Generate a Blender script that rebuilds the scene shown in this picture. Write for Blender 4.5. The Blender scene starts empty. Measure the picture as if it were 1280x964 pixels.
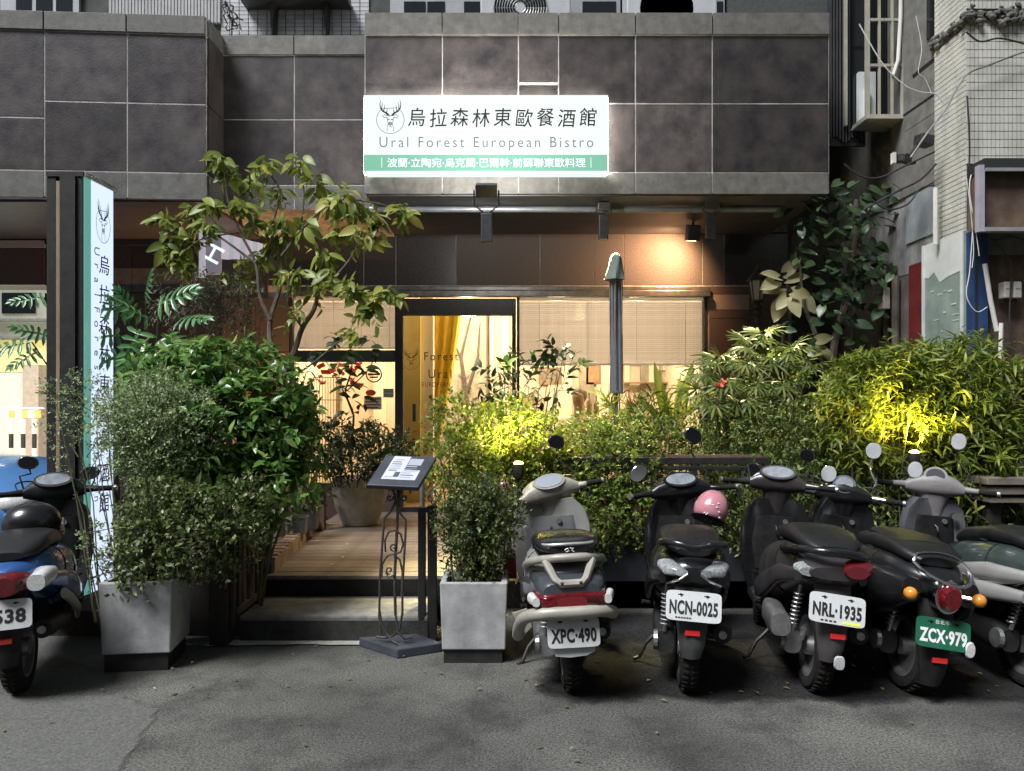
import bpy, bmesh, math, random
import numpy as np
from mathutils import Vector, Matrix, Euler
R = math.radians
PI = math.pi
sc = bpy.context.scene
COL = sc.collection

# ------------------------------------------------------------------ camera
FPX, VX, VY, CZ = 967.0, 636.0, 508.0, 1.47
cam_d = bpy.data.cameras.new('camera')
cam = bpy.data.objects.new('camera', cam_d)
COL.objects.link(cam)
cam.location = (0, 0, CZ)
cam.rotation_euler = (R(90), 0, 0)
cam_d.sensor_width = 36.0
cam_d.lens = 36.0 * FPX / 1280.0
cam_d.shift_x = (640 - VX) / 1280.0
cam_d.shift_y = (VY - 482) / 1280.0
cam_d.clip_start = 0.05
cam_d.clip_end = 600
sc.camera = cam

# ------------------------------------------------------------------ world (night sky over a lit street)
SUN_EL, SUN_AZ = R(55), R(227)          # azimuth measured clockwise from +Y
w = bpy.data.worlds.new('World')
sc.world = w
w.use_nodes = True
nt = w.node_tree
bg = nt.nodes['Background']
sky = nt.nodes.new('ShaderNodeTexSky')
sky.sky_type = 'NISHITA'
sky.sun_disc = False
sky.sun_elevation = SUN_EL
sky.sun_rotation = SUN_AZ
hs = nt.nodes.new('ShaderNodeHueSaturation')
hs.inputs['Saturation'].default_value = 0.4
nt.links.new(sky.outputs[0], hs.inputs['Color'])
nt.links.new(hs.outputs[0], bg.inputs['Color'])
bg.inputs['Strength'].default_value = 0.034

sun_d = bpy.data.lights.new('street_glow_sun', 'SUN')
sun_d.energy = 3.2
sun_d.angle = R(24)
sun_d.color = (0.96, 0.97, 1.0)
sun = bpy.data.objects.new('street_glow_sun', sun_d)
COL.objects.link(sun)
_sd = Vector((math.sin(SUN_AZ) * math.cos(SUN_EL), math.cos(SUN_AZ) * math.cos(SUN_EL), math.sin(SUN_EL)))
sun.rotation_euler = _sd.to_track_quat('Z', 'Y').to_euler()

sc.view_settings.view_transform = 'Standard'
sc.view_settings.look = 'None'
sc.view_settings.exposure = 0.9
sc.view_settings.gamma = 1.0
try:
    sc.cycles.use_denoising = True
    sc.cycles.max_bounces = 7
    sc.cycles.transparent_max_bounces = 12
    sc.cycles.sample_clamp_indirect = 6.0
    sc.cycles.caustics_reflective = False
    sc.cycles.caustics_refractive = False
    sc.cycles.use_light_tree = True
except Exception:
    pass

# ------------------------------------------------------------------ helpers
def X(px, D): return (px - VX) / FPX * D
def Z(py, D): return CZ - (py - VY) / FPX * D
def W(px, py, D): return Vector((X(px, D), D, Z(py, D)))
def gD(py, z=0.0): return (CZ - z) * FPX / (py - VY)

def tag(o, label=None, cat=None, group=None, kind=None):
    if label: o['label'] = label
    if cat: o['category'] = cat
    if group: o['group'] = group
    if kind: o['kind'] = kind
    return o

def thing(name, label, cat, loc=(0, 0, 0), rz=0.0, group=None):
    o = bpy.data.objects.new(name, None)
    o.empty_display_size = 0.1
    COL.objects.link(o)
    o.location = loc
    o.rotation_euler = (0, 0, rz)
    return tag(o, label, cat, group)

def link(name, me, mat=None, parent=None, smooth=False, bevel=0.0, loc=None, rot=None):
    o = bpy.data.objects.new(name, me)
    COL.objects.link(o)
    if mat is not None and len(me.materials) == 0:
        me.materials.append(mat)
    if smooth and len(me.polygons):
        me.polygons.foreach_set('use_smooth', [True] * len(me.polygons))
    if parent is not None: o.parent = parent
    if loc is not None: o.location = loc
    if rot is not None: o.rotation_euler = rot
    if bevel:
        m = o.modifiers.new('bevel', 'BEVEL')
        m.width = bevel
        m.segments = 2
        m.limit_method = 'ANGLE'
        m.angle_limit = R(40)
    return o

class MB:
    """collects simple shapes into one mesh"""
    def __init__(s): s.v, s.f = [], []
    def add(s, vs, fs):
        k = len(s.v)
        s.v += [tuple(v) for v in vs]
        s.f += [tuple(i + k for i in f) for f in fs]
        return s
    def box(s, x0, x1, y0, y1, z0, z1, M=None):
        vs = [Vector(p) for p in ((x0,y0,z0),(x1,y0,z0),(x1,y1,z0),(x0,y1,z0),(x0,y0,z1),(x1,y0,z1),(x1,y1,z1),(x0,y1,z1))]
        if M is not None: vs = [M @ v for v in vs]
        return s.add(vs, [(0,3,2,1),(4,5,6,7),(0,1,5,4),(1,2,6,5),(2,3,7,6),(3,0,4,7)])
    def cbox(s, c, d, rot=(0,0,0)):
        M = Matrix.Translation(c) @ Euler(rot).to_matrix().to_4x4()
        return s.box(-d[0]/2, d[0]/2, -d[1]/2, d[1]/2, -d[2]/2, d[2]/2, M)
    def tube(s, pts, r, seg=8, cap=True):
        pts = [Vector(p) for p in pts]
        n = len(pts)
        rs = r if isinstance(r, (list, tuple)) else [r] * n
        rings = []
        u = None
        for i, p in enumerate(pts):
            t = (pts[min(i+1, n-1)] - pts[max(i-1, 0)])
            if t.length < 1e-9: t = Vector((0, 0, 1))
            t.normalize()
            if u is None:
                u = t.orthogonal().normalized()
            else:
                u = (u - t * u.dot(t))
                if u.length < 1e-6: u = t.orthogonal()
                u.normalize()
            w_ = t.cross(u)
            rings.append([p + (u * math.cos(2*PI*k/seg) + w_ * math.sin(2*PI*k/seg)) * rs[i] for k in range(seg)])
        return s.rings(rings, cap)
    def rings(s, rings, cap=True, closed=True):
        seg = len(rings[0])
        vs = [v for r_ in rings for v in r_]
        fs = []
        m = seg if closed else seg - 1
        for i in range(len(rings) - 1):
            for k in range(m):
                a, b = i*seg + k, i*seg + (k+1) % seg
                fs.append((a, b, b + seg, a + seg))
        if cap and closed:
            fs.append(tuple(reversed(range(seg))))
            fs.append(tuple(range((len(rings)-1)*seg, len(rings)*seg)))
        return s.add(vs, fs)
    def lathe(s, prof, c=(0,0,0), seg=24, axis='Z', cap=True):
        rings = []
        for (r_, h) in prof:
            ring = []
            for k in range(seg):
                a = 2*PI*k/seg
                p = (r_*math.cos(a), r_*math.sin(a), h)
                if axis == 'X': p = (h, r_*math.cos(a), r_*math.sin(a))
                if axis == 'Y': p = (r_*math.cos(a), -h, r_*math.sin(a))
                ring.append(Vector(p) + Vector(c))
            rings.append(ring)
        return s.rings(rings, cap)
    def ell(s, c, r, seg=16, nr=10, M=None):
        rings = []
        for i in range(nr + 1):
            th = PI * min(max(i / nr, 0.015), 0.985)
            ring = [Vector((r[0]*math.sin(th)*math.cos(2*PI*k/seg), r[1]*math.sin(th)*math.sin(2*PI*k/seg), -r[2]*math.cos(th))) for k in range(seg)]
            if M is not None: ring = [M @ v for v in ring]
            rings.append([v + Vector(c) for v in ring])
        return s.rings(rings)
    def prism(s, poly, y0, y1, M=None):
        """poly in XZ, extruded along Y"""
        n = len(poly)
        vs = [Vector((p[0], y0, p[1])) for p in poly] + [Vector((p[0], y1, p[1])) for p in poly]
        if M is not None: vs = [M @ v for v in vs]
        fs = [tuple(range(n)), tuple(reversed(range(n, 2*n)))]
        fs += [(i, i+n, (i+1) % n + n, (i+1) % n) for i in range(n)]
        return s.add(vs, fs)
    def loft(s, secs, n=18, axis='Y', cap=True):
        """secs: (pos, x or offset, z, half_w, half_h, exponent)"""
        rings = []
        for q in secs:
            p, cx, cz_, hw, hh = q[:5]
            e = 2.0 / (q[5] if len(q) > 5 else 2.6)
            ring = []
            for k in range(n):
                a = 2*PI*(k + 0.5)/n
                ca, sa = math.cos(a), math.sin(a)
                u = math.copysign(abs(ca)**e, ca) * hw + cx
                v = math.copysign(abs(sa)**e, sa) * hh + cz_
                if axis == 'Y': ring.append(Vector((u, p, v)))
                elif axis == 'X': ring.append(Vector((p, u, v)))
                else: ring.append(Vector((u, v, p)))
            rings.append(ring)
        return s.rings(rings, cap)
    def mesh(s, name='m'):
        me = bpy.data.meshes.new(name)
        me.from_pydata(s.v, [], s.f)
        me.update()
        bm = bmesh.new(); bm.from_mesh(me)
        bmesh.ops.recalc_face_normals(bm, faces=bm.faces)
        bm.to_mesh(me); bm.free()
        return me
    def build(s, name, mat, parent=None, smooth=False, bevel=0.0, loc=None, rot=None, sub=0):
        o = link(name, s.mesh(name), mat, parent, smooth, bevel, loc, rot)
        if sub:
            m = o.modifiers.new('sub', 'SUBSURF'); m.levels = sub; m.render_levels = sub
        elif smooth and not bevel:
            try:
                o.data.set_sharp_from_angle(angle=R(42))
            except Exception:
                pass
        return o

def text(name, body, size, mat, parent, M, sx=1.0, align='CENTER', spacing=1.0, depth=0.001, shear=0.0, offset=0.0, fit=None):
    cu = bpy.data.curves.new(name, 'FONT')
    cu.body = body; cu.size = size; cu.align_x = align; cu.align_y = 'CENTER'
    cu.space_character = spacing; cu.extrude = depth; cu.shear = shear; cu.offset = offset
    cu.resolution_u = 3
    t = bpy.data.objects.new('tmp_text', cu)
    COL.objects.link(t)
    dg = bpy.context.evaluated_depsgraph_get()
    me = bpy.data.meshes.new_from_object(t.evaluated_get(dg))
    bpy.data.objects.remove(t)
    me.materials.clear()
    if fit:
        xs = [v.co.x for v in me.vertices]; ys = [v.co.y for v in me.vertices]
        fx = fit[0] / (max(xs) - min(xs)); fy = (fit[1] / (max(ys) - min(ys))) if fit[1] else fx
        me.transform(Matrix.Diagonal((fx, fy, 1, 1)) @ Matrix.Translation((-(max(xs) + min(xs)) / 2, -(max(ys) + min(ys)) / 2, 0)))
        sx = 1
    me.transform(M @ Matrix.Diagonal((sx, 1, 1, 1)))
    return link(name, me, mat, parent)

FACE = Euler((R(90), 0, 0)).to_matrix().to_4x4()      # XY text -> stands up facing -Y

# ------------------------------------------------------------------ materials
MATS = {}
def mat(name, c, c2=None, rough=0.6, scale=8.0, bump=0.0, metal=0.0, rand=0.0, detail=6.0, spec=0.5, bscale=None,
        emit=None, estr=0.0, coat=0.0, streak=0.0, trans=0.0, c3=None, rvar=0.0):
    if name in MATS: return MATS[name]
    m = bpy.data.materials.new(name); MATS[name] = m
    m.use_nodes = True
    n = m.node_tree.nodes; l = m.node_tree.links
    b = n['Principled BSDF']
    b.inputs['Roughness'].default_value = rough
    b.inputs['Metallic'].default_value = metal
    b.inputs['Specular IOR Level'].default_value = spec
    b.inputs['Coat Weight'].default_value = coat
    b.inputs['Coat Roughness'].default_value = 0.08
    tc = n.new('ShaderNodeTexCoord')
    col = None
    if c2 is not None:
        no = n.new('ShaderNodeTexNoise'); no.inputs['Scale'].default_value = scale
        no.inputs['Detail'].default_value = detail; no.inputs['Roughness'].default_value = 0.65
        l.new(tc.outputs['Object'], no.inputs['Vector'])
        r = n.new('ShaderNodeValToRGB')
        r.color_ramp.elements[0].position = 0.32; r.color_ramp.elements[0].color = (*c, 1)
        r.color_ramp.elements[1].position = 0.68; r.color_ramp.elements[1].color = (*c2, 1)
        if c3 is not None:
            e = r.color_ramp.elements.new(0.85); e.color = (*c3, 1)
        l.new(no.outputs['Fac'], r.inputs['Fac'])
        col = r.outputs['Color']
        if streak > 0:
            mp = n.new('ShaderNodeMapping'); mp.inputs['Scale'].default_value = (3, 3, 0.5)
            l.new(tc.outputs['Object'], mp.inputs['Vector'])
            n2 = n.new('ShaderNodeTexNoise'); n2.inputs['Scale'].default_value = 2.6; n2.inputs['Detail'].default_value = 9; n2.inputs['Roughness'].default_value = .7
            l.new(mp.outputs[0], n2.inputs['Vector'])
            r2 = n.new('ShaderNodeValToRGB')
            r2.color_ramp.elements[0].position = 0.34; r2.color_ramp.elements[0].color = (1-streak*.6,)*3 + (1,)
            r2.color_ramp.elements[1].position = 0.66; r2.color_ramp.elements[1].color = (1, 1, 1, 1)
            l.new(n2.outputs['Fac'], r2.inputs['Fac'])
            mx = n.new('ShaderNodeMix'); mx.data_type = 'RGBA'; mx.blend_type = 'MULTIPLY'; mx.inputs['Factor'].default_value = 1
            l.new(col, mx.inputs['A']); l.new(r2.outputs['Color'], mx.inputs['B'])
            col = mx.outputs['Result']
        if rvar > 0:
            mr = n.new('ShaderNodeMapRange'); mr.inputs['To Min'].default_value = rough - rvar; mr.inputs['To Max'].default_value = rough + rvar
            l.new(no.outputs['Fac'], mr.inputs['Value']); l.new(mr.outputs[0], b.inputs['Roughness'])
    if rand > 0:
        oi = n.new('ShaderNodeObjectInfo')
        mr = n.new('ShaderNodeMapRange'); mr.inputs['To Min'].default_value = 1 - rand; mr.inputs['To Max'].default_value = 1 + rand
        l.new(oi.outputs['Random'], mr.inputs['Value'])
        h = n.new('ShaderNodeHueSaturation'); l.new(mr.outputs[0], h.inputs['Value'])
        if col is not None: l.new(col, h.inputs['Color'])
        else: h.inputs['Color'].default_value = (*c, 1)
        col = h.outputs['Color']
    if col is not None: l.new(col, b.inputs['Base Color'])
    else: b.inputs['Base Color'].default_value = (*c, 1)
    if bump > 0:
        nb = n.new('ShaderNodeTexNoise'); nb.inputs['Scale'].default_value = bscale or scale * 6
        nb.inputs['Detail'].default_value = 5
        l.new(tc.outputs['Object'], nb.inputs['Vector'])
        bp = n.new('ShaderNodeBump'); bp.inputs['Strength'].default_value = bump; bp.inputs['Distance'].default_value = 0.01
        l.new(nb.outputs['Fac'], bp.inputs['Height']); l.new(bp.outputs[0], b.inputs['Normal'])
    if emit is not None:
        b.inputs['Emission Color'].default_value = (*emit, 1)
        b.inputs['Emission Strength'].default_value = estr
    if trans > 0:
        b.inputs['Transmission Weight'].default_value = trans
    return m

def glass_mat(name, tint=(0.95, 0.97, 0.96), refl=0.08, dirt=0.0):
    """thin window pane: clear with mirror reflection by fresnel"""
    if name in MATS: return MATS[name]
    m = bpy.data.materials.new(name); MATS[name] = m
    m.use_nodes = True
    n = m.node_tree.nodes; l = m.node_tree.links
    out = n['Material Output']
    n.remove(n['Principled BSDF'])
    tr = n.new('ShaderNodeBsdfTransparent'); tr.inputs[0].default_value = (*tint, 1)
    gl = n.new('ShaderNodeBsdfGlossy'); gl.inputs['Roughness'].default_value = 0.03
    fr = n.new('ShaderNodeFresnel'); fr.inputs['IOR'].default_value = 1.45
    mx = n.new('ShaderNodeMixShader')
    l.new(fr.outputs[0], mx.inputs[0]); l.new(tr.outputs[0], mx.inputs[1]); l.new(gl.outputs[0], mx.inputs[2])
    l.new(mx.outputs[0], out.inputs['Surface'])
    return m

def leaf_mat(name, dark, light, young=None, rough=0.45, transl=0.35, spec=0.4, scale=0.0):
    if name in MATS: return MATS[name]
    m = bpy.data.materials.new(name); MATS[name] = m
    m.use_nodes = True
    n = m.node_tree.nodes; l = m.node_tree.links
    b = n['Principled BSDF']; out = n['Material Output']
    g = n.new('ShaderNodeNewGeometry'); oi = n.new('ShaderNodeObjectInfo')
    ad = n.new('ShaderNodeMath'); ad.operation = 'ADD'
    l.new(g.outputs['Random Per Island'], ad.inputs[0]); l.new(oi.outputs['Random'], ad.inputs[1])
    fr = n.new('ShaderNodeMath'); fr.operation = 'FRACT'; l.new(ad.outputs[0], fr.inputs[0])
    r = n.new('ShaderNodeValToRGB')
    r.color_ramp.elements[0].position = 0.0; r.color_ramp.elements[0].color = (*dark, 1)
    r.color_ramp.elements[1].position = 0.75; r.color_ramp.elements[1].color = (*light, 1)
    if young:
        e = r.color_ramp.elements.new(1.0); e.color = (*young, 1)
    l.new(fr.outputs[0], r.inputs['Fac'])
    tc = n.new('ShaderNodeTexCoord')
    no = n.new('ShaderNodeTexNoise'); no.inputs['Scale'].default_value = 60; no.inputs['Detail'].default_value = 3
    l.new(tc.outputs['Object'], no.inputs['Vector'])
    mr = n.new('ShaderNodeMapRange'); mr.inputs['To Min'].default_value = 0.75; mr.inputs['To Max'].default_value = 1.25
    l.new(no.outputs['Fac'], mr.inputs['Value'])
    h = n.new('ShaderNodeHueSaturation'); l.new(r.outputs['Color'], h.inputs['Color']); l.new(mr.outputs[0], h.inputs['Value'])
    l.new(h.outputs[0], b.inputs['Base Color'])
    b.inputs['Roughness'].default_value = rough
    b.inputs['Specular IOR Level'].default_value = spec
    t = n.new('ShaderNodeBsdfTranslucent'); l.new(h.outputs[0], t.inputs['Color'])
    mx = n.new('ShaderNodeMixShader'); mx.inputs[0].default_value = transl
    l.new(b.outputs[0], mx.inputs[1]); l.new(t.outputs[0], mx.inputs[2])
    l.new(mx.outputs[0], out.inputs['Surface'])
    return m

def emit_mat(name, c, s):
    if name in MATS: return MATS[name]
    return mat(name, (0.6, 0.6, 0.6), emit=c, estr=s)

M_granite = mat('dark granite', (0.020, 0.017, 0.019), (0.075, 0.062, 0.058), rough=0.42, scale=4.2, bump=0.15, bscale=60, rand=0.35, c3=(0.20, 0.155, 0.125), detail=12, streak=0.25, rvar=0.12)
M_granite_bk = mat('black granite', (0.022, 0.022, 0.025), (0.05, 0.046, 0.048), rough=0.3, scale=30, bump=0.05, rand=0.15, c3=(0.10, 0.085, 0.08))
M_granite_lt = mat('grey granite', (0.085, 0.082, 0.074), (0.16, 0.152, 0.136), rough=0.6, scale=12, bump=0.2, rand=0.12, streak=0.35)
M_granite_br = mat('brown polished granite', (0.085, 0.058, 0.052), (0.15, 0.10, 0.09), rough=0.28, scale=55, bump=0.04, rand=0.12, c3=(0.24, 0.17, 0.15))
M_granite_pk = mat('pale pink granite', (0.26, 0.20, 0.17), (0.34, 0.27, 0.23), rough=0.35, scale=50, rand=0.08)
M_grout = mat('pale grout', (0.20, 0.195, 0.18), (0.48, 0.47, 0.43), rough=0.9, scale=6)
M_black = mat('black metal', (0.012, 0.012, 0.013), (0.03, 0.028, 0.026), rough=0.45, scale=18, bump=0.05)
M_blackpl = mat('black plastic', (0.006, 0.006, 0.007), (0.02, 0.02, 0.019), rough=0.55, scale=14, bump=0.08, spec=.25)
M_glossblack = mat('glossy black paint', (0.007, 0.007, 0.008), (0.013, 0.013, 0.014), rough=0.28, scale=5, coat=0.35, rvar=.08)
M_rubber = mat('tyre rubber', (0.007, 0.007, 0.007), (0.024, 0.022, 0.02), rough=0.9, scale=22, bump=0.3, spec=.2)
M_silver = mat('silver paint', (0.30, 0.30, 0.29), (0.38, 0.37, 0.35), rough=0.4, metal=0.25, scale=9, coat=0.2, streak=0.25)
M_beige = mat('dusty champagne paint', (0.30, 0.28, 0.24), (0.40, 0.375, 0.32), rough=0.45, metal=0.15, scale=14, streak=0.2)
M_chrome = mat('chrome', (0.62, 0.62, 0.62), rough=0.14, metal=1.0)
M_alu = mat('cast aluminium', (0.22, 0.22, 0.22), (0.42, 0.42, 0.41), rough=0.42, metal=0.8, scale=16)
M_redlens = mat('red lens', (0.06, 0.004, 0.006), (0.15, 0.008, 0.012), rough=0.12, scale=60, coat=0.6)
M_redref = mat('red reflector', (0.75, 0.02, 0.025), rough=0.2, coat=0.5, emit=None)
M_orangelens = mat('amber lens', (0.6, 0.2, 0.02), (0.7, 0.3, 0.05), rough=0.15, scale=50, coat=0.5)
M_clearlens = mat('clear lens', (0.45, 0.45, 0.44), (0.7, 0.7, 0.68), rough=0.12, scale=70, coat=0.6)
M_plate = mat('plate white', (0.62, 0.63, 0.63), (0.5, 0.51, 0.50), rough=0.4, scale=9)
M_plategreen = mat('plate green', (0.012, 0.10, 0.052), (0.02, 0.14, 0.075), rough=0.45, scale=9)
M_ink = mat('black ink', (0.012, 0.012, 0.014), rough=0.6)
M_white = mat('white ink', (0.8, 0.8, 0.8), rough=0.5)
M_mirror = mat('mirror glass', (0.75, 0.77, 0.78), rough=0.08, metal=1.0)
M_palemirror = mat('pale reflection mirror', (0.5, 0.51, 0.52), (0.66, 0.67, 0.68), rough=0.35, metal=0.25, scale=12)  # pale base colour stands in for a bright reflection in the glass
M_seat = mat('seat vinyl', (0.007, 0.007, 0.008), (0.014, 0.014, 0.015), rough=0.42, scale=25, bump=0.1)
M_concrete = mat('planter concrete', (0.27, 0.275, 0.27), (0.50, 0.505, 0.50), rough=0.9, scale=5, bump=0.12, bscale=60, streak=0.45, detail=10)
M_concrete2 = mat('old step concrete', (0.10, 0.10, 0.09), (0.25, 0.245, 0.22), rough=0.9, scale=7, bump=0.4, bscale=50, c3=(0.42, 0.41, 0.38))
M_soil = mat('dark soil', (0.018, 0.014, 0.010), (0.045, 0.035, 0.025), rough=1.0, scale=30, bump=0.8)
M_bark = mat('bark', (0.06, 0.045, 0.032), (0.16, 0.13, 0.10), rough=0.9, scale=14, bump=0.6)
M_twig = mat('green twig', (0.06, 0.065, 0.03), (0.12, 0.11, 0.06), rough=0.8, scale=20)

def ragged_sheet(name, poly, z, base, soft=.12, n=(70, 26)):
    """ground sheet with a ragged, fading outline; base is an opaque material copied with a noise-broken edge"""
    xs = [p[0] for p in poly]; ys = [p[1] for p in poly]
    x0, x1, y0, y1 = min(xs), max(xs), min(ys), max(ys)
    gx, gy = np.meshgrid(np.linspace(x0, x1, n[0]), np.linspace(y0, y1, n[1]), indexing='ij')
    P = np.stack([gx.ravel(), gy.ravel()], 1)
    A = np.array(poly); B = np.roll(A, -1, 0)
    dmin = np.full(len(P), 9e9); inside = np.zeros(len(P), bool)
    for a, b in zip(A, B):
        ab = b - a; t = np.clip(((P - a) @ ab) / max(ab @ ab, 1e-9), 0, 1)
        dmin = np.minimum(dmin, np.linalg.norm(P - (a + t[:, None] * ab), axis=1))
        c = ((a[1] > P[:, 1]) != (b[1] > P[:, 1]))
        with np.errstate(divide='ignore', invalid='ignore'):
            xi = (b[0] - a[0]) * (P[:, 1] - a[1]) / (b[1] - a[1]) + a[0]
        inside ^= c & (P[:, 0] < xi)
    al = np.clip(np.where(inside, dmin, 0) / soft, 0, 1)
    me = bpy.data.meshes.new(name)
    F = [(i*n[1]+j, (i+1)*n[1]+j, (i+1)*n[1]+j+1, i*n[1]+j+1) for i in range(n[0]-1) for j in range(n[1]-1)]
    me.from_pydata([(p[0], p[1], z) for p in P], [], F); me.update()
    at_ = me.attributes.new('cover', 'FLOAT', 'POINT'); at_.data.foreach_set('value', al.astype(np.float32))
    m = base.copy(); nn = m.node_tree.nodes; l = m.node_tree.links
    b = nn['Principled BSDF']; out = nn['Material Output']
    a_ = nn.new('ShaderNodeAttribute'); a_.attribute_name = 'cover'
    tc = nn.new('ShaderNodeTexCoord'); no = nn.new('ShaderNodeTexNoise'); no.inputs['Scale'].default_value = 7; no.inputs['Detail'].default_value = 9; no.inputs['Roughness'].default_value = .75
    l.new(tc.outputs['Object'], no.inputs['Vector'])
    ad = nn.new('ShaderNodeMath'); ad.operation = 'ADD'; l.new(a_.outputs['Fac'], ad.inputs[0]); l.new(no.outputs['Fac'], ad.inputs[1])
    mr = nn.new('ShaderNodeMapRange'); mr.inputs['From Min'].default_value = .82; mr.inputs['From Max'].default_value = 1.18
    l.new(ad.outputs[0], mr.inputs['Value'])
    tr_ = nn.new('ShaderNodeBsdfTransparent'); mx = nn.new('ShaderNodeMixShader')
    l.new(mr.outputs[0], mx.inputs[0]); l.new(tr_.outputs[0], mx.inputs[1]); l.new(b.outputs[0], mx.inputs[2])
    l.new(mx.outputs[0], out.inputs['Surface'])
    o = link(name, me, m); o['kind'] = 'structure'
    return o
# ================================================================== SETTING: ground
def asphalt_mat():
    m = bpy.data.materials.new('asphalt'); m.use_nodes = True
    n = m.node_tree.nodes; l = m.node_tree.links; b = n['Principled BSDF']
    tc = n.new('ShaderNodeTexCoord')
    big = n.new('ShaderNodeTexNoise'); big.inputs['Scale'].default_value = 0.9; big.inputs['Detail'].default_value = 6
    fine = n.new('ShaderNodeTexNoise'); fine.inputs['Scale'].default_value = 85; fine.inputs['Detail'].default_value = 4; fine.inputs['Roughness'].default_value = 0.8
    vor = n.new('ShaderNodeTexVoronoi'); vor.inputs['Scale'].default_value = 140
    for q in (big, fine, vor): l.new(tc.outputs['Object'], q.inputs['Vector'])
    r = n.new('ShaderNodeValToRGB')
    r.color_ramp.elements[0].position = 0.36; r.color_ramp.elements[0].color = (0.022, 0.022, 0.021, 1)
    r.color_ramp.elements[1].position = 0.70; r.color_ramp.elements[1].color = (0.215, 0.217, 0.204, 1)
    e = r.color_ramp.elements.new(0.76); e.color = (0.46, 0.46, 0.44, 1)
    l.new(fine.outputs['Fac'], r.inputs['Fac'])
    r2 = n.new('ShaderNodeValToRGB')
    r2.color_ramp.elements[0].position = 0.32; r2.color_ramp.elements[0].color = (0.42, 0.42, 0.41, 1)
    r2.color_ramp.elements[1].position = 0.72; r2.color_ramp.elements[1].color = (1.25, 1.25, 1.16, 1)
    l.new(big.outputs['Fac'], r2.inputs['Fac'])
    mx = n.new('ShaderNodeMix'); mx.data_type = 'RGBA'; mx.blend_type = 'MULTIPLY'; mx.inputs['Factor'].default_value = 1
    l.new(r.outputs['Color'], mx.inputs['A']); l.new(r2.outputs['Color'], mx.inputs['B'])
    dn = n.new('ShaderNodeTexNoise'); dn.inputs['Scale'].default_value = 3; dn.inputs['Detail'].default_value = 8
    l.new(tc.outputs['Object'], dn.inputs['Vector'])
    va = n.new('ShaderNodeVectorMath'); va.operation = 'MULTIPLY_ADD'; va.inputs[1].default_value = (.35, .35, .35)
    l.new(dn.outputs['Color'], va.inputs[0]); l.new(tc.outputs['Object'], va.inputs[2])
    cr = n.new('ShaderNodeTexVoronoi'); cr.feature = 'DISTANCE_TO_EDGE'; cr.inputs['Scale'].default_value = .55
    l.new(va.outputs[0], cr.inputs['Vector'])
    c1 = n.new('ShaderNodeMapRange'); c1.inputs['From Min'].default_value = .002; c1.inputs['From Max'].default_value = .010; c1.inputs['To Min'].default_value = .84
    l.new(cr.outputs['Distance'], c1.inputs['Value'])
    st = n.new('ShaderNodeTexNoise'); st.inputs['Scale'].default_value = 2.3; st.inputs['Detail'].default_value = 10; st.inputs['Roughness'].default_value = .7
    l.new(tc.outputs['Object'], st.inputs['Vector'])
    s1 = n.new('ShaderNodeMapRange'); s1.inputs['From Min'].default_value = .36; s1.inputs['From Max'].default_value = .52; s1.inputs['To Min'].default_value = .5
    l.new(st.outputs['Fac'], s1.inputs['Value'])
    pm = n.new('ShaderNodeMath'); pm.operation = 'MULTIPLY'; l.new(c1.outputs[0], pm.inputs[0]); l.new(s1.outputs[0], pm.inputs[1])
    m2 = n.new('ShaderNodeMix'); m2.data_type = 'RGBA'; m2.blend_type = 'MULTIPLY'; m2.inputs['Factor'].default_value = 1
    l.new(mx.outputs['Result'], m2.inputs['A']); l.new(pm.outputs[0], m2.inputs['B'])
    l.new(m2.outputs['Result'], b.inputs['Base Color'])
    b.inputs['Roughness'].default_value = 0.82
    bp = n.new('ShaderNodeBump'); bp.inputs['Strength'].default_value = 0.6; bp.inputs['Distance'].default_value = 0.005
    l.new(vor.outputs['Distance'], bp.inputs['Height']); l.new(bp.outputs[0], b.inputs['Normal'])
    return m
M_asphalt = asphalt_mat()
MB().add([(-80, -80, 0), (80, -80, 0), (80, 80, 0), (-80, 80, 0)], [(0, 1, 2, 3)]).build('road', M_asphalt)['kind'] = 'structure'
# smoother, paler relaid patch on the left
M_patch = mat('relaid asphalt', (0.06, 0.062, 0.055), (0.145, 0.145, 0.131), rough=0.85, scale=70, bump=0.5, bscale=160, detail=4)
pp = [W(-400, 1300, gD(1300)), W(60, 1300, gD(1300)), W(120, 1010, gD(1010)), W(160, 958, gD(958)), W(188, 916, gD(916)), W(207, 884, gD(884)), W(150, 868, gD(868)), W(20, 868, gD(868)), W(-300, 868, gD(868))]
ragged_sheet('road_patch', [(p.x, p.y) for p in pp], .004, M_patch, .05, (60, 40))
# dark strip where the scooters park, their shade painted into the colour
M_shadestrip = mat('shade dark asphalt', (0.008, 0.008, 0.008), (0.035, 0.035, 0.033), rough=0.9, scale=60, bump=0.6, bscale=140, c3=(0.08, 0.08, 0.075), spec=.2)
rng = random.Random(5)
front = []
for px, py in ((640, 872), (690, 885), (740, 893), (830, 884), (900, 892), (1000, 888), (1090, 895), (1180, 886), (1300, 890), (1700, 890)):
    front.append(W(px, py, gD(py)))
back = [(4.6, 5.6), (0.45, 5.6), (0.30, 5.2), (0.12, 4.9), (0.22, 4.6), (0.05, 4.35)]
ragged_sheet('parking_shade', [(p.x, p.y) for p in front] + back, .005, M_shadestrip, .30, (110, 50))
# garden soil behind the step line
o = MB().box(-6.0, -1.72, 4.95, 8.4, -0.02, 0.16).build('garden_bed', M_soil); o['kind'] = 'structure'
o = MB().box(-0.42, 6.0, 5.62, 6.6, -0.02, 0.20).build('garden_bed', M_soil); o['kind'] = 'structure'
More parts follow.
